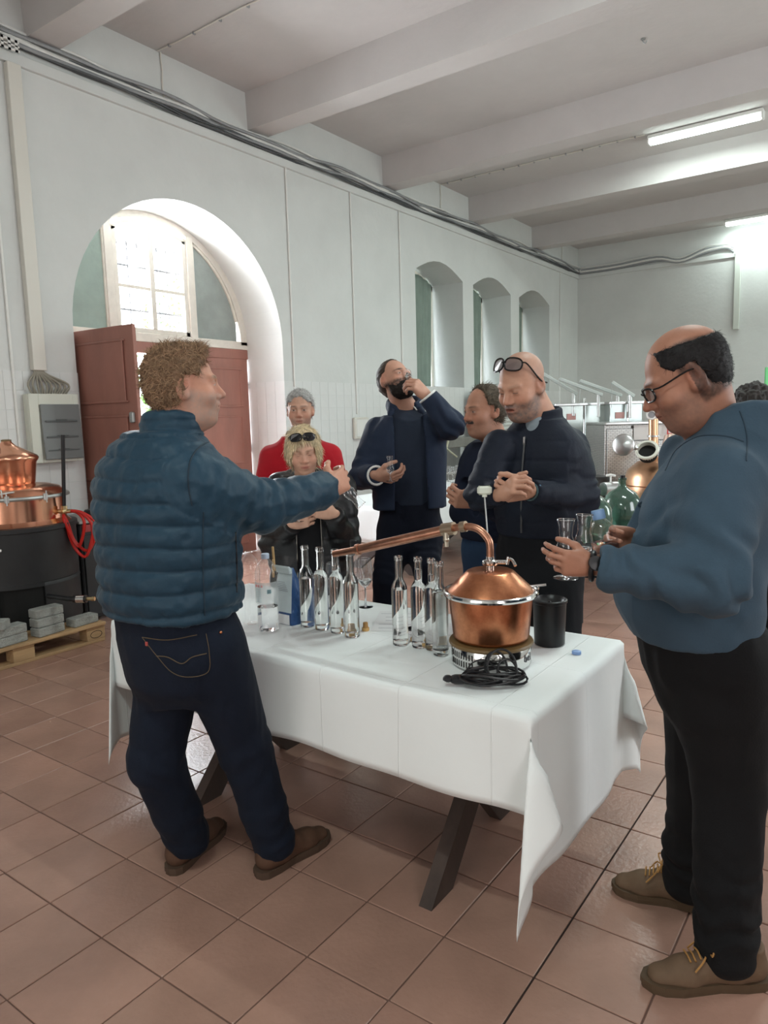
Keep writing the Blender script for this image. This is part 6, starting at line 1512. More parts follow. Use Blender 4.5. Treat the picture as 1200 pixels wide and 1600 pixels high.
M_sb = mat('seam_blue', (.022, .042, .065), .8); seam(swB, [(1040, 735), (1055, 705), (1081, 686), (1105, 680), (1137, 682), (1162, 690)], .0022, M_sb, 'shoulder_seam'); seam(swB, [(1156, 642), (1164, 665), (1168, 690), (1166, 720)], .002, M_sb)
trousers(pB, oB, rB, fB, [(.74, 0, -.04, .17, .14), (.86, 0, -.02, .19, .165), (.975, 0, .0, .195, .165)], hipB, knB, anB, fabric('black_denim', (.008, .008, .009), .85), (.125, .095, .080, .078), .008, cuffz=.045, disp=fold_disp(.006, 9, (23, 24), [(np.array(a) + (0, 0, .1), UPZ, .12) for a in anB], .008, 45))
M_shoeB = mat('taupe_nubuck', (.14, .085, .05), .75, noise=25, var=.12); M_lace = mat('tan_lace', (.40, .20, .06), .7); M_soleB = mat('olive_brown_sole', (.09, .055, .03), .7)
shoe(pB, (2.565, .625, 0), (2.285, .425, 0), M_shoeB, M_soleB, .11, lace=M_lace); shoe(pB, (2.37, .850, 0), (2.085, .785, 0), M_shoeB, M_soleB, .11, lace=M_lace)
# smart watch
aw = unit(wL - eL); wc = wL - aw * .006
q = MB(); u_, v_, _ = frame_from(aw, UPZ); q.tube([wc + (u_ * math.cos(a) * .030 + v_ * math.sin(a) * .034) for a in np.linspace(0, 2 * math.pi, 22, endpoint=False)], .0065, 8, closed=True)
o = q.build('watch_strap', M_black, pB, True)
q = MB(); nf = unit(-FH * .8 + UPZ * .35); q.lathe([(.018, -.004), (.0195, 0), (.018, .006), (0, .007)], wc + nf * .030, nf, n=24); q.build('watch_face', M_black, pB, True)
# what he holds
ga = W(880, 872, 1.76)
glass('tasting_glass', 'nearer tulip tasting glass between the fingers of the man in the sweater', W(884, 903, 1.84), tulip_prof(.150, .026), 'tulip tasting glasses in hands', axis=unit((.0, -.0, 1.0)), fill=.020, n=32)
glass('tasting_glass', 'second tulip tasting glass just behind the nearer one in the same hand', W(910, 893, 1.90), tulip_prof(.150, .026), 'tulip tasting glasses in hands', axis=unit((.02, .03, 1.0)), fill=.016, n=32)
bc = W(955, 890, 1.93); ba_ = unit(W(933, 795, 1.93) - bc)
t = thing('plastic_flask', 'small clear plastic flask with blue cap in the far hand of the sweater man', 'bottle', bc)
q = MB(); q.lathe([(0, 0), (.012, .0), (.020, .02), (.034, .055), (.038, .085), (.034, .112), (.020, .132), (.014, .138), (.014, .148)], (0, 0, 0), ba_, n=28, caps=False); q.build('flask_body', M_clear, t, True, off=(0, 0, 0))
q = MB(); q.lathe([(0, .002), (.011, .002), (.019, .02), (.0325, .055), (.036, .08), (0, .08)], (0, 0, 0), ba_, n=24, caps=False); q.build('spirit', mat('water', (1, 1, 1)), t, True, off=(0, 0, 0))
q = MB(); q.lathe([(.0165, .138), (.0175, .142), (.0175, .160), (.0165, .163), (0, .163)], (0, 0, 0), ba_, n=20, caps=False); q.build('cap', mat('flask_blue_cap', (.20, .33, .55), .4), t, True, off=(0, 0, 0), label='blue screw cap')

# ---------- generic helper for the people behind the table
def figure(label, o, f, head, hf, roll, hs, neck, skin, hopt, copt, arms, hands, legs, tr_m, waist, shoes=None, loc=None, h=.0045, fat=0):
    p_ = thing('person', label, 'person', xy(o) if loc is None else loc); f = unit(f); r_ = np.array([f[1], -f[0], 0]); R = headframe(hf, roll=roll)
    gs = [body_core(o, r_, f, legs[0], legs[1], legs[2], arms, neck), head_grid(head, R, hs, neck, h - .0005, hopt, hopt.get('rn', .056))]; tips = []
    for hspec in hands:
        gg, tp = hand_grid(*hspec[0], h=h - .0005, **hspec[1]); gs.append(gg); tips.append(tp)
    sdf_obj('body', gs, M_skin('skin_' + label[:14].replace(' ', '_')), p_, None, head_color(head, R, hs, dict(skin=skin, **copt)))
    trousers(p_, o, r_, f, waist, legs[0], legs[1], legs[2], tr_m, (.10, .078, .066, .068), .010)
    for a in legs[2]:
        a = np.array(a); shoe(p_, a - f * .07, a + f * .20, shoes or M_black, M_sole, .10, h=.008)
    return p_, f, r_, R, tips
def legset(o, r_, f, zh=.88, w_=.10, zk=.48, spread=.03):
    o = np.array(o); return ([o - r_ * w_ + (0, 0, zh), o + r_ * w_ + (0, 0, zh)], [o - r_ * (w_ + spread * .5) + f * .02 + (0, 0, zk), o + r_ * (w_ + spread * .5) + f * .02 + (0, 0, zk)], [o - r_ * (w_ + spread) + (0, 0, .09), o + r_ * (w_ + spread) + (0, 0, .09)])

# ---------- C: bald man with sunglasses on his head
fC = unit((-RH) * .62 - FH * .78); rC = np.array([fC[1], -fC[0], 0]); oC = np.array(xy(W(842, 740, 3.12)))
hC = W(815, 601, 3.02); nkC = W(847, 655, 3.10)
aRc = (W(779, 697, 3.06), W(752, 772, 2.98), W(782, 772, 2.84)); aLc = (W(893, 695, 3.16), W(910, 778, 3.06), W(826, 768, 2.84))
hiC, knC, anC = legset(oC, rC, fC, .93, .10, .50)
def scC(x, y, z): return sst(.045, .02, y - .35 * (z - .06)) * sst(-.07, -.05, z) * .9
skC = (.54, .29, .20)
pC, _, _, RC, tC = figure('bald man with sunglasses pushed up, dark padded jacket, looking down at a probe', oC, fC, hC, unit(-RH * .70 - FH * .62 - UPZ * .36), .02, 1.1, nkC, skC, dict(fat=.004, mouth=1, rn=.062),
    dict(stubble=((.16, .13, .12), .85, -.045), mous=((.16, .13, .12), .8), brow=(.28, .17, .12), browd=.45, open=0, scalp=((.25, .18, .15), .35, scC)), [aRc, aLc],
    [((aRc[2], unit(RH * .25 - FH * .35 + UPZ * .25), unit(RH * .75 + FH * .2 - UPZ * .3), -1), dict(curl=(45, 50, 35))), ((aLc[2], unit(-RH * .95 - FH * .15 - UPZ * .02), unit(-RH * .1 + FH * .8 + UPZ * .45), 1), dict(curl=(50, 55, 35), thumb=((.7, .6, .3), (.9, .2, .4), (.95, 0, .3)), s=1.05))],
    (hiC, knC, anC), fabric('charcoal_denim', (.014, .015, .018)), [(.80, 0, 0, .165, .125), (.95, 0, 0, .175, .13), (1.06, 0, 0, .175, .13)])
g = Grid(oC + (-.42, -.42, 1.0), oC + (.42, .42, 1.64), .007)
g.loft(oC, rC, fC, [(1.03, 0, 0, .178, .138), (1.12, 0, .01, .185, .152), (1.25, 0, .005, .190, .150), (1.38, 0, -.005, .205, .135), (1.46, 0, -.01, .17, .115), (1.53, 0, -.01, .10, .085)], .03, 2.4)
sleeve(g, aRc[0], aRc[1], aRc[2] - unit(aRc[2] - aRc[1]) * .02, .068, .064, .045, .07); sleeve(g, aLc[0], aLc[1], aLc[2] - unit(aLc[2] - aLc[1]) * .02, .070, .066, .045, .07)
g.ring(nkC + (0, 0, .010), UPZ + fC * .15, .074, .010, .026, .012, ex=1.05, right=rC); g.ell(nkC + fC * .085 + (0, 0, .03), (.03, .03, .05), None, .015, 's'); g.cut((0, 0, 1.035), -UPZ)
def dC(V, N):
    b_ = fold_disp(.004, 9, (33, 34), [(aLc[1], UPZ, .14), (aRc[1], UPZ, .12)], .006, 55)(V, N); body = ((V - oC) @ fC > -.25) & (np.abs((V - oC) @ rC) < .17)
    return b_ + np.where(body & (V[:, 2] < 1.44), (np.abs(np.sin(np.pi * V[:, 2] / .085)) ** .5 - .6) * .008, 0)
sdf_obj('jacket', [g], mat('navy_padded_nylon', (.016, .020, .032), .6, noise=4, var=.1, bump=.3, bscale=80, bdist=.004, spec=.15), pC, dC)
q = MB(); zp = [oC + fC * (.158 - .0 * k) + (0, 0, 1.06 + .40 * k / 8) + fC * (.004 if k < 5 else -.0045 * (k - 4) ** 1.4) for k in range(9)]; q.tube(zp, .004, 6); q.build('zip', M_cabled, pC, True)
q = MB(); q.box(zp[-1] + fC * .006 + (0, 0, -.02), (.008, .006, .035)); q.build('zip_pull', M_steel, pC)
g = Grid(nkC - .13, nkC + .13, .006); g.ell(nkC + fC * .055 + (0, 0, -.045), (.055, .055, .075), None, .01); sdf_obj('t_shirt', [g], fabric('pale_grey_shirt', (.25, .30, .34)), pC)
q = MB(); uu, vv, _ = frame_from(aLc[2] - aLc[1]); wc = aLc[2] - unit(aLc[2] - aLc[1]) * .012
q.tube([wc + (uu * math.cos(a) * .033 + vv * math.sin(a) * .033) for a in np.linspace(0, 6.283, 18, endpoint=False)], .005, 6, closed=True); q.build('bracelet', mat('dark_teal_band', (.05, .10, .11), .5), pC, True)
q = MB(); wc2 = wc - unit(aLc[2] - aLc[1]) * .016; q.tube([wc2 + (uu * math.cos(a) * .041 + vv * math.sin(a) * .041) for a in np.linspace(0, 6.283, 18, endpoint=False)], .004, 6, closed=True); q.build('cuff_edge', mat('blue_cuff', (.15, .28, .45), .7), pC, True)
shades(hC, RC, 1.1, pC, up=.106, fwd=.072, tilt=.62, m=M_shades, lens=mat('brown_lens', (.16, .13, .13), .3, alpha=.8), w_=.031, thick=.0034, sq=1.15)
def regG(x, y, z): return np.maximum(np.maximum(z + .052 + .25 * np.maximum(.07 - y, 0), .030 - y), np.where((np.abs(x) < .018) & (z > -.085) & (z < -.058), .01, -.01))
def jaw(t):
    return lambda g, L: None
def beard(c, R, s, parent, col, t, region, h=.005, clump=.003, name='beard'):
    def L(x, y, z): return c + R @ (np.array([x, y, z]) * s)
    g = Grid(c - .17 * s, c + .17 * s, h)
    g.ell(L(0, .034, -.074), (np.array([.052, .054, .042]) + t) * s, R, .03); g.ell(L(0, .070, -.100), (np.array([.024, .020, .019]) + t * 1.1) * s, R, .02); g.ell(L(0, .026, -.025), (np.array([.062, .060, .084]) + t * .6) * s, R, .02); g.ell(L(0, .083, -.064), (np.array([.028, .019, .018]) + t * .7) * s, R, .016)
    def fn(X, Y, Z):
        dx, dy, dz = X - c[0], Y - c[1], Z - c[2]; x = (dx * R[0, 0] + dy * R[1, 0] + dz * R[2, 0]) / s; y = (dx * R[0, 1] + dy * R[1, 1] + dz * R[2, 1]) / s; z = (dx * R[0, 2] + dy * R[1, 2] + dz * R[2, 2]) / s
        return region(x, y, z) * s
    g.func(fn)
    def dsp(V, N): p_ = ((V - c) @ R) / s; return clump * (vnoise(p_ * 150, 1) + .6 * vnoise(p_ * 300, 2))
    def colf(V): p_ = ((V - c) @ R) / s; k = 1 + .3 * vnoise(p_ * 220, 7); return np.outer(k, np.array(col))
    return sdf_obj(name, [g], mat('hair_strands', (.5, .5, .5)), parent, dsp, colf, 0)
# probe thermometer in his hands
tp = W(757, 766, 2.80)
t = thing('probe_thermometer', 'white handled probe thermometer with a thin metal rod held over the still', 'thermometer', tp)
q = MB(); q.box((0, 0, 0), (.056, .022, .036), np.array([RH, -FH, UPZ]).T, .008); q.build('handle', mat('ivory_plastic', (.72, .76, .66), .4), t, off=(0, 0, 0))
q = MB(); q.cyl((0, 0, -.016), (0, 0, -.026), .010, n=14); q.build('knob', mat('ivory_plastic', (0, 0, 0)), t, True, off=(0, 0, 0))
q = MB(); e_ = W(762, 838, 2.76) - tp; q.cyl((0, 0, -.02), e_, .0030, n=8); q.build('rod', M_steel, t, True, off=(0, 0, 0))

# ---------- D: man with a moustache
fD = unit(-RH * .80 - FH * .60); rD = np.array([fD[1], -fD[0], 0]); oD = np.array(xy(W(772, 760, 3.66)))
hD = W(756, 641, 3.55); nkD = W(775, 690, 3.62)
aRd = (W(745, 710, 3.75), W(722, 800, 3.72), W(730, 780, 3.6)); aLd = (W(800, 710, 3.5), W(792, 805, 3.42), W(748, 783, 3.30))
hiD, knD, anD = legset(oD, rD, fD, .86, .09, .47, .0)
pD, _, _, RD, tD = figure('man with dark moustache and receding hair, navy sweater, thumb raised', oD, fD, hD, unit(-RH * .86 - FH * .48 - UPZ * .08), .0, 1.0, nkD, (.50, .25, .17), dict(fat=.006), dict(mous=((.05, .035, .03), .95), stubble=((.2, .14, .12), .25, -.05), brow=(.06, .04, .03), browd=.8, open=1), [aRd, aLd],
    [((aLd[2] + RH * -.02, unit(-RH * .7 - FH * .3 + UPZ * .15), unit(-RH * .1 + FH * .75 + UPZ * .3), 1), dict(curl=(60, 60, 40), thumb=((.35, .9, .1), (.25, 1, .0), (.1, 1, -.1)), s=1.1))], (hiD, knD, anD), fabric('mid_blue_denim', (.035, .07, .14)), [(.80, 0, 0, .16, .12), (.9, 0, 0, .17, .125), (1.0, 0, 0, .165, .12)])
def regD(x, y, z):
    r_ = np.maximum(np.maximum(y - .030 + .10 * (.09 - z), -(z + .066)), -1); r_ = np.maximum(r_, np.where((z < .024) & (y > -.004) & (np.abs(x) > .04), .01, -.01)); return r_
hrD = hair_obj(hD, RD, 1.0, pD, (.09, .07, .05), regD, .009, .005, .005, 60)
strands(hrD, 1600, .028, .0013, lambda x, y, z: (0, -.8, -.2), RD, hD, (.12, .095, .07), .7, .5, .2, 5)
beard(hD, RD, 1.0, pD, (.05, .035, .03), .006, lambda x, y, z: np.maximum(np.maximum(np.abs(z + .0505) - .0075, .078 - y), np.abs(x) - .030), h=.0035, clump=.001, name='moustache')
g = Grid(oD + (-.40, -.40, .93), oD + (.40, .40, 1.56), .008)
g.loft(oD, rD, fD, [(.93, 0, .01, .175, .14), (1.1, 0, .02, .185, .155), (1.25, 0, .01, .195, .15), (1.34, 0, 0, .18, .13), (1.42, 0, 0, .10, .085)], .03, 2.3); sleeve(g, *aRd, .068, .058, .042, .05); sleeve(g, aLd[0], aLd[1], aLd[2] + (aLd[1] - aLd[2]) * .05, .07, .06, .042, .05)
sdf_obj('sweater', [g], fabric('navy_wool', (.012, .017, .035)), pD, fold_disp(.005, 8, (43, 44), [(aLd[1], UPZ, .12)], .006, 50))
g = Grid(nkD - .13, nkD + .13, .006); g.ring(nkD + (0, 0, -.012), UPZ + fD * .4, .068, .010, .018, .01); sdf_obj('shirt_collar', [g], fabric('royal_blue_cotton', (.015, .05, .22)), pD)

# ---------- E: bearded man drinking
fE = unit(-FH + RH * .05); rE = np.array([fE[1], -fE[0], 0]); oE = np.array(xy(W(640, 790, 4.12)))
hE = W(617, 594, 4.05); nkE = W(633, 636, 4.12)
aRe = (W(588, 672, 4.12), W(566, 745, 4.04), W(588, 743, 3.86)); aLe = (W(690, 652, 4.10), W(700, 664, 3.86), W(668, 616, 3.86))
aLe = (W(683, 655, 4.12), W(704, 664, 3.86), W(667, 618, 3.84))
hiE = [oE - rE * .095 + (0, 0, .90), oE + rE * .095 + (0, 0, .90)]; knE = [W(665, 880, 4.05), W(605, 905, 4.05)]; anE = [oE - rE * .16 + (0, 0, .09), oE + rE * .19 + (0, 0, .09)]
pE, _, _, RE, tE = figure('tall bearded man in navy jacket tipping a small glass to his mouth', oE, fE, hE, unit(-FH * .66 + RH * .52 + UPZ * .36), .0, 1.0, nkE, (.52, .28, .20), dict(mouth=0), dict(stubble=((.025, .02, .018), .95, -.030), brow=(.03, .02, .018), browd=.95, open=1), [aLe, aRe],
    [((aRe[2], unit(RH * .93 - FH * .2 - UPZ * .15), unit(FH * .5 - UPZ * .05 + UPZ * .55), -1), dict(curl=(35, 40, 30), s=1.05)), ((aLe[2], unit(-RH * .62 + UPZ * .62 - FH * .15), unit(-RH * .45 - UPZ * .35 + FH * .55), 1), dict(curl=(50, 50, 35), s=1.05, thumb=((.8, .4, .6), (.8, .0, .6), (.8, -.1, .5))))],
    (hiE, knE, anE), fabric('black_navy_cotton', (.007, .009, .018)), [(.82, 0, 0, .165, .12), (.95, 0, 0, .175, .125), (1.12, 0, 0, .165, .115)])
def regE(x, y, z): return np.maximum(np.maximum(np.maximum(y - .022 - .25 * (z - .06), np.where(z < .04, y + .012, -1)), -(z + .075)), np.where((z < .02) & (y > -.02) & (np.abs(x) > .04), .01, -.01))
hair_obj(hE, RE, 1.0, pE, (.045, .030, .022), regE, .006, .0045, .002, 80, extra=lambda g, L: g.ell(L(0, -.115, .0), .026, None, .02), stretch=(1, .3, 1))
def mouthgap(x, z): return np.where((np.abs(x) < .019) & (z > -.0745) & (z < -.0575), .008, -.01)
beard(hE, RE, 1.0, pE, (.014, .011, .010), .012, lambda x, y, z: np.maximum(np.maximum(z + .047 - .35 * np.maximum(.05 - y, 0), .006 - y), np.where(y > .06, mouthgap(x, z), -.01)), h=.005, clump=.003)
g = Grid(oE + (-.30, -.30, 1.04), oE + (.30, .30, 1.66), .007)
g.loft(oE, rE, fE, [(1.06, 0, 0, .168, .118), (1.2, 0, .005, .172, .13), (1.38, 0, .005, .18, .128), (1.48, 0, 0, .160, .108), (1.55, 0, 0, .10, .08), (1.60, 0, -.01, .070, .066), (1.65, 0, -.02, .064, .06)], .03, 2.1); g.ring(nkE + (0, 0, -.004), UPZ + fE * .45, .068, .006, .004, .01); g.cut(nkE + fE * .05 - (0, 0, .012), unit(UPZ * .85 + fE * .5)); g.cut((0, 0, 1.065), -UPZ)
sdf_obj('sweater', [g], fabric('dark_navy_knit', (.020, .027, .045)), pE, fold_disp(.003, 8, (51, 52)))
g = Grid(oE + (-.46, -.46, 1.0), oE + (.46, .46, 1.72), .007)
g.loft(oE, rE, fE, [(1.04, 0, 0, .205, .135), (1.2, 0, 0, .205, .145), (1.38, 0, 0, .215, .142), (1.48, 0, 0, .195, .122), (1.56, 0, -.01, .12, .09)], .03, 2.4)
sleeve(g, aRe[0], aRe[1], aRe[2] - unit(aRe[2] - aRe[1]) * .01, .070, .068, .052, .07); 
def opn(X, Y, Z):
    u = (X - oE[0]) * rE[0] + (Y - oE[1]) * rE[1]; v = (X - oE[0]) * fE[0] + (Y - oE[1]) * fE[1]; wd = .085 + .02 * (1.5 - Z)
    return np.where(v > 0, np.minimum(np.minimum(wd - np.abs(u), .03 + v * 0 + .02), .03), -.05)
g.func(opn)
sleeve(g, aLe[0] - (0, 0, .02), aLe[1], aLe[2] - unit(aLe[2] - aLe[1]) * .01, .085, .078, .05, .05)
for i in (-1, 1): g.cap(nkE + rE * i * .085 - fE * .03 + (0, 0, .012), nkE + rE * i * .085 + fE * .075 - (0, 0, .03), .022, .018, .02)
g.ring(nkE - fE * .03 + (0, 0, .010), UPZ + fE * .3, .090, .014, .022, .015); g.ell(nkE + fE * .09 + (0, 0, .01), (.06, .06, .06), None, .01, 's'); g.cut((0, 0, 1.045), -UPZ)
jkE = sdf_obj('jacket', [g], fabric('navy_bomber', (.020, .030, .058), .7), pE, fold_disp(.006, 7, (61, 62), [(aLe[1], UPZ + RH, .14), (aRe[1], UPZ, .12)], .007, 45))
q = MB()
for (wc, ax, r_) in ((aRe[2] + unit(aRe[2] - aRe[1]) * .025, aRe[2] - aRe[1], .043), (aLe[2] + unit(aLe[2] - aLe[1]) * .02, aLe[2] - aLe[1], .042)):
    u_, v_, _ = frame_from(ax); q.tube([wc + (u_ * math.cos(a) + v_ * math.sin(a)) * (r_ + .006) - unit(ax) * .026 for a in np.linspace(0, 6.283, 20, endpoint=False)], .0065, 6, closed=True)
o = q.build('cuff_stripe', M_white, pE, True); o['kind'] = 'stuff'
for pix in ([(578, 644), (584, 636), (592, 628), (600, 622)], [(586, 650), (592, 642), (600, 635)], [(637, 620), (645, 624), (652, 630)], [(640, 632), (647, 636), (652, 642)]):
    pp = surf(jkE, [(q_[0], q_[1]) for q_ in bez([np.array([x, y, 0.]) for x, y in pix], 6)], .002)
    if len(pp) > 5:
        dm = np.median([(p_ - CAM) @ FW for p_ in pp]); pp = [p_ for p_ in pp if abs((p_ - CAM) @ FW - dm) < .05]
        if len(pp) > 4: q = MB(); q.tube(pp, .0042, 6); q.build('collar_stripe', M_white, pE, True)
glass('tasting_glass', 'tulip tasting glass held low in the right hand of the bearded man', W(610, 752, 3.76), tulip_prof(.13, .021), 'tulip tasting glasses in hands', fill=.01)
glass('tasting_glass', 'tiny glass tilted at the mouth of the bearded man', W(636, 583, 3.84), tulip_prof(.11, .018), 'tulip tasting glasses in hands', axis=unit(hE + RE @ np.array([0, .12, -.06]) - W(636, 583, 3.84)))

# ---------- F: woman with blond bob
fF = unit(-FH * .98 + RH * .1); rF = np.array([fF[1], -fF[0], 0]); oF = np.array(xy(W(481, 790, 3.66)))
hF = W(474, 703, 3.58); nkF = W(477, 752, 3.66)
aRf = (W(438, 760, 3.70), W(428, 850, 3.66), W(458, 818, 3.46)); aLf = (W(532, 760, 3.66), W(540, 848, 3.60), W(520, 803, 3.42))
hiF, knF, anF = legset(oF, rF, fF, .74, .085, .42, .0)
pF, _, _, RF, tF = figure('woman with blond bob, sunglasses on her head, black padded jacket', oF, fF, hF, unit(-FH * .90 + RH * .12 - UPZ * .26), -.05, .92, nkF, (.62, .36, .26), dict(nose=.85, rn=.05), dict(brow=(.22, .12, .07), browd=.9, open=0, lip=(.45, .10, .09)), [aLf, aRf],
    [((aLf[2], unit(-RH * .85 + UPZ * .25 - FH * .1), unit(FH * .8 + UPZ * .1), 1), dict(curl=(45, 50, 35), s=.92)), ((aRf[2], unit(RH * .6 - FH * .2 + UPZ * .2), unit(FH * .7), -1), dict(curl=(50, 50, 35), s=.92))], (hiF, knF, anF), fabric('black_cotton', (.010, .010, .012)), [(.68, 0, 0, .165, .125), (.8, 0, 0, .17, .13), (.92, 0, 0, .155, .12)])
def regF(x, y, z):
    face = np.where((y > .0) & (z < .066 - 9 * (x + .015) ** 2) & (np.abs(x) < .060 + .10 * np.maximum(-z, 0)), .012, -.02); return np.maximum(np.maximum(face, -(z + .098)), y - .098)
hrF = hair_obj(hF, RF, .92, pF, (.55, .43, .26), regF, .014, .0045, .006, 60, extra=lambda g, L: (g.ell(L(0, .01, -.02), np.array([.094, .082, .088]) * .92, RF, .03), g.ell(L(0, -.03, -.035), np.array([.088, .075, .075]) * .92, RF, .02)), stretch=(1, 1, .25))
strands(hrF, 3600, .034, .0013, lambda x, y, z: (x * 6, .1, -1 if z < .08 else -.2), RF, hF, (.66, .54, .36), .12, .14, .04, 6)
shades(hF, RF, .92, pF, up=.100, fwd=.088, tilt=.45, m=M_shades, lens=mat('dark_lens', (.012, .012, .014), .1), w_=.031)
g = Grid(oF + (-.25, -.25, .72), oF + (.25, .25, 1.36), .007); g.loft(oF, rF, fF, [(.75, 0, 0, .15, .11), (1.0, 0, .01, .15, .125), (1.15, 0, .015, .155, .13), (1.22, 0, 0, .14, .10)], .03, 2.2); g.ell(nkF + fF * .07 - (0, 0, .01), (.055, .05, .06), None, .015, 's')
sdf_obj('top', [g], fabric('black_jersey', (.012, .012, .014)), pF)
g = Grid(oF + (-.40, -.40, .66), oF + (.40, .40, 1.42), .007)
g.loft(oF, rF, fF, [(.70, 0, 0, .205, .145), (.9, 0, 0, .20, .15), (1.1, 0, 0, .195, .14), (1.2, 0, 0, .18, .12), (1.27, 0, -.01, .11, .09)], .03, 2.3); sleeve(g, aRf[0], aRf[1], aRf[2] - unit(aRf[2] - aRf[1]) * .01, .072, .068, .048, .05); sleeve(g, aLf[0], aLf[1], aLf[2] - unit(aLf[2] - aLf[1]) * .01, .072, .068, .048, .05)
def opF(X, Y, Z):
    u = (X - oF[0]) * rF[0] + (Y - oF[1]) * rF[1]; v = (X - oF[0]) * fF[0] + (Y - oF[1]) * fF[1]
    return np.where((v > .02) & (v < .17), np.minimum(.062 + .05 * np.maximum(Z - 1.1, 0) * 4 - np.abs(u), .03), -.05)
g.func(opF)
g.ring(nkF - fF * .035 + (0, 0, -.012), UPZ + fF * .35, .100, .026, .020, .02); g.ell(nkF + fF * .09 + (0, 0, .0), (.055, .07, .07), None, .01, 's')
def dF(V, N): return fold_disp(.005, 9, (71, 72), [(aLf[1], UPZ, .1), (aRf[1], UPZ, .1)], .006, 50)(V, N) + (np.abs(np.sin(np.pi * (V[:, 2] + .02 * V[:, 0]) / .09)) ** .5 - .6) * .008
sdf_obj('jacket', [g], mat('glossy_black_nylon', (.010, .010, .012), .38, noise=4, var=.1, bump=.4, bscale=60, bdist=.004), pF, dF)
for i in (-1, 1):
    q = MB(); q.tube([oF + rF * i * (.064 - .006 * (k / 10)) + fF * (.140 - .004 * k * 0) + (0, 0, .74 + .42 * k / 10) for k in range(11)], .0025, 5); q.build('zip', mat('brassy_zip', (.45, .42, .36), .35, .8), pF, True)
q = MB(); q.tube([tF[0][2] * .35 + aLf[2] * .65 + np.array([.0, .0, .0]) + (RH * math.cos(a) * .0 + UPZ * math.cos(a) * .011 + FH * math.sin(a) * .011) for a in np.linspace(0, 6.283, 12, endpoint=False)], .0016, 5, closed=True); q.build('ring', mat('gold', (.8, .55, .2), .25, 1.0), pF, True)
glass('tasting_glass', 'tasting glass held by the blond woman, foot showing below the outstretched sleeve', W(466, 815, 3.40), tulip_prof(.125, .021), 'tulip tasting glasses in hands')

# ---------- G: man in the red fleece
fG = unit(-FH + RH * .05); rG = np.array([fG[1], -fG[0], 0]); oG = np.array(xy(W(471, 760, 4.5)))
hG = W(469, 640, 4.44); nkG = W(469, 684, 4.5)
aRg = (W(425, 715, 4.5), W(412, 790, 4.4), W(440, 800, 4.2)); aLg = (W(515, 712, 4.5), W(530, 790, 4.4), W(505, 800, 4.2))
hiG, knG, anG = legset(oG, rG, fG, .85)
pG, _, _, RG, tG = figure('grey-haired man in red fleece standing behind the woman', oG, fG, hG, unit(-FH + RH * .02 - UPZ * .06), 0, 1.0, nkG, (.56, .32, .23), dict(), dict(stubble=((.34, .31, .30), .4, -.05), brow=(.12, .09, .08), browd=.7, open=1), [aLg, aRg],
    [((aLg[2], -RH, FH, 1), dict(curl=(40, 40, 30))), ((aRg[2], RH, FH, -1), dict(curl=(40, 40, 30)))], (hiG, knG, anG), fabric('black_cotton', (0, 0, 0)), [(.78, 0, 0, .16, .12), (.9, 0, 0, .17, .12), (1.0, 0, 0, .165, .12)], h=.005)
def regGh(x, y, z): return np.maximum(np.maximum(np.maximum(y - .062 - .2 * (z - .06), np.where(z < .045, y + .002 - (z - .0) * .6, -1)), -(z + .065)), np.where((z < .02) & (y > -.01) & (np.abs(x) > .04), .01, -.01))
hrG = hair_obj(hG, RG, 1.0, pG, (.34, .33, .32), regGh, .009, .005, .004, 80)
strands(hrG, 1600, .018, .0011, lambda x, y, z: (0, -.6, -.4), RG, hG, (.42, .41, .40), .6, .6, .2, 7)
g = Grid(oG + (-.42, -.42, .92), oG + (.42, .42, 1.58), .008)
g.loft(oG, rG, fG, [(.95, 0, 0, .20, .14), (1.15, 0, .01, .20, .15), (1.3, 0, 0, .215, .14), (1.39, 0, 0, .185, .12), (1.46, 0, 0, .10, .085)], .03, 2.3); sleeve(g, *aRg, .078, .068, .045, .05); sleeve(g, *aLg, .078, .068, .045, .05)
sdf_obj('fleece', [g], fabric('red_fleece', (.42, .012, .022), .95, sheen=.1), pG, fold_disp(.006, 7, (81, 82)))
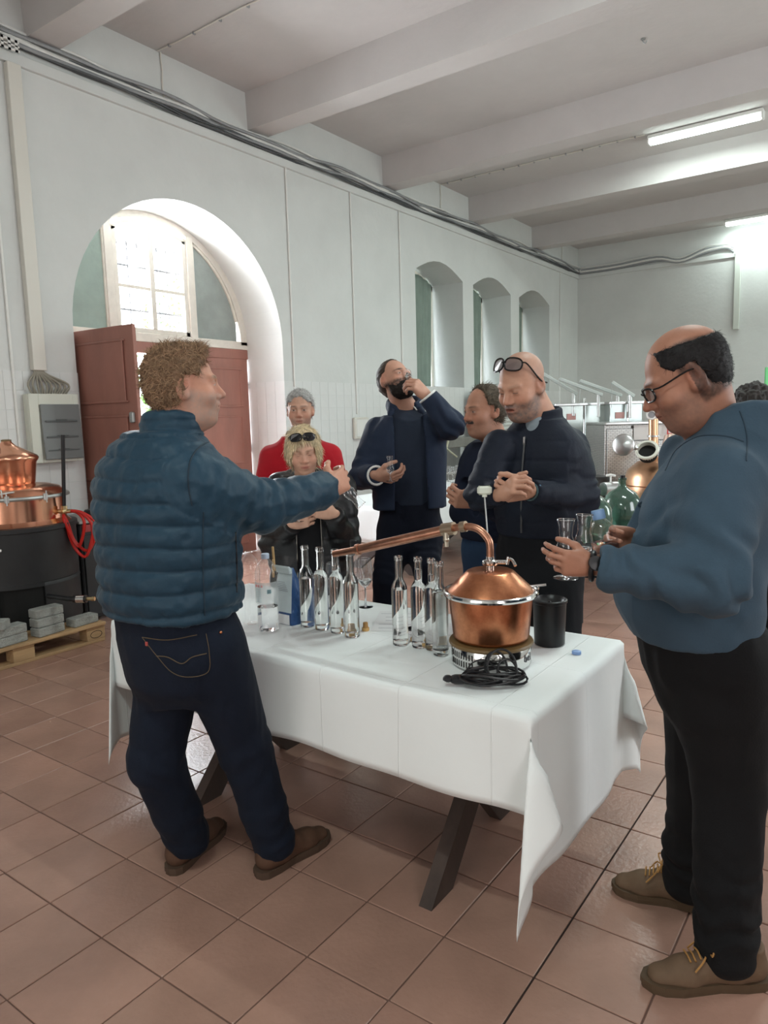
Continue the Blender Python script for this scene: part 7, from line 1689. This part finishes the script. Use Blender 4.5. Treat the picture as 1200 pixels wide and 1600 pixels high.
g = Grid(nkG - .14, nkG + .14, .006); g.ring(nkG + (0, 0, .002), UPZ + fG * .2, .076, .012, .026, .01); g.ell(nkG + fG * .09 + (0, 0, .03), (.02, .05, .06), None, .01, 's'); sdf_obj('collar', [g], fabric('black_fleece', (.012, .012, .016)), pG)

# ---------- H: person mostly hidden behind the man in the sweater
fHh = unit(FH + RH * .3); rHh = np.array([fHh[1], -fHh[0], 0]); oH = np.array(xy(W(1200, 800, 3.35)))
hH = W(1176, 645, 3.25); nkH = W(1190, 690, 3.32)
hiH, knH, anH = legset(oH, rHh, fHh, .82, .09, .45, .0)
aH = (oH + rHh * .17 + (0, 0, 1.32), oH + rHh * .22 + (0, 0, 1.08), oH + rHh * .15 + fHh * .2 + (0, 0, 1.0)); aH2 = (oH - rHh * .17 + (0, 0, 1.32), oH - rHh * .22 + (0, 0, 1.08), oH - rHh * .15 + fHh * .2 + (0, 0, 1.0))
pH, _, _, RH_, _t = figure('dark-haired person in black, hidden behind the sweater man at the right edge', oH, fHh, hH, unit(fHh * .9 - UPZ * .2), 0, .97, nkH, (.45, .27, .2), dict(), dict(open=1), [aH2, aH], [((aH[2], fHh, -UPZ, 1), dict()), ((aH2[2], fHh, -UPZ, -1), dict())], (hiH, knH, anH), fabric('black_cotton', (0, 0, 0)), [(.75, 0, 0, .15, .12), (.9, 0, 0, .16, .12), (.98, 0, 0, .155, .12)], h=.006)
hair_obj(hH, RH_, .97, pH, (.035, .03, .028), lambda x, y, z: np.maximum(y - .06, -(z + .08)), .018, .005, .009, 60)
g = Grid(oH + (-.35, -.35, .9), oH + (.35, .35, 1.5), .01); g.loft(oH, rHh, fHh, [(.92, 0, 0, .18, .135), (1.15, 0, 0, .185, .14), (1.3, 0, 0, .18, .12), (1.37, 0, 0, .10, .08)], .03, 2.3); sleeve(g, *aH, .06, .052, .04); sleeve(g, *aH2, .06, .052, .04)
sdf_obj('jacket', [g], fabric('black_jacket', (.012, .012, .014)), pH, fold_disp(.005, 8))
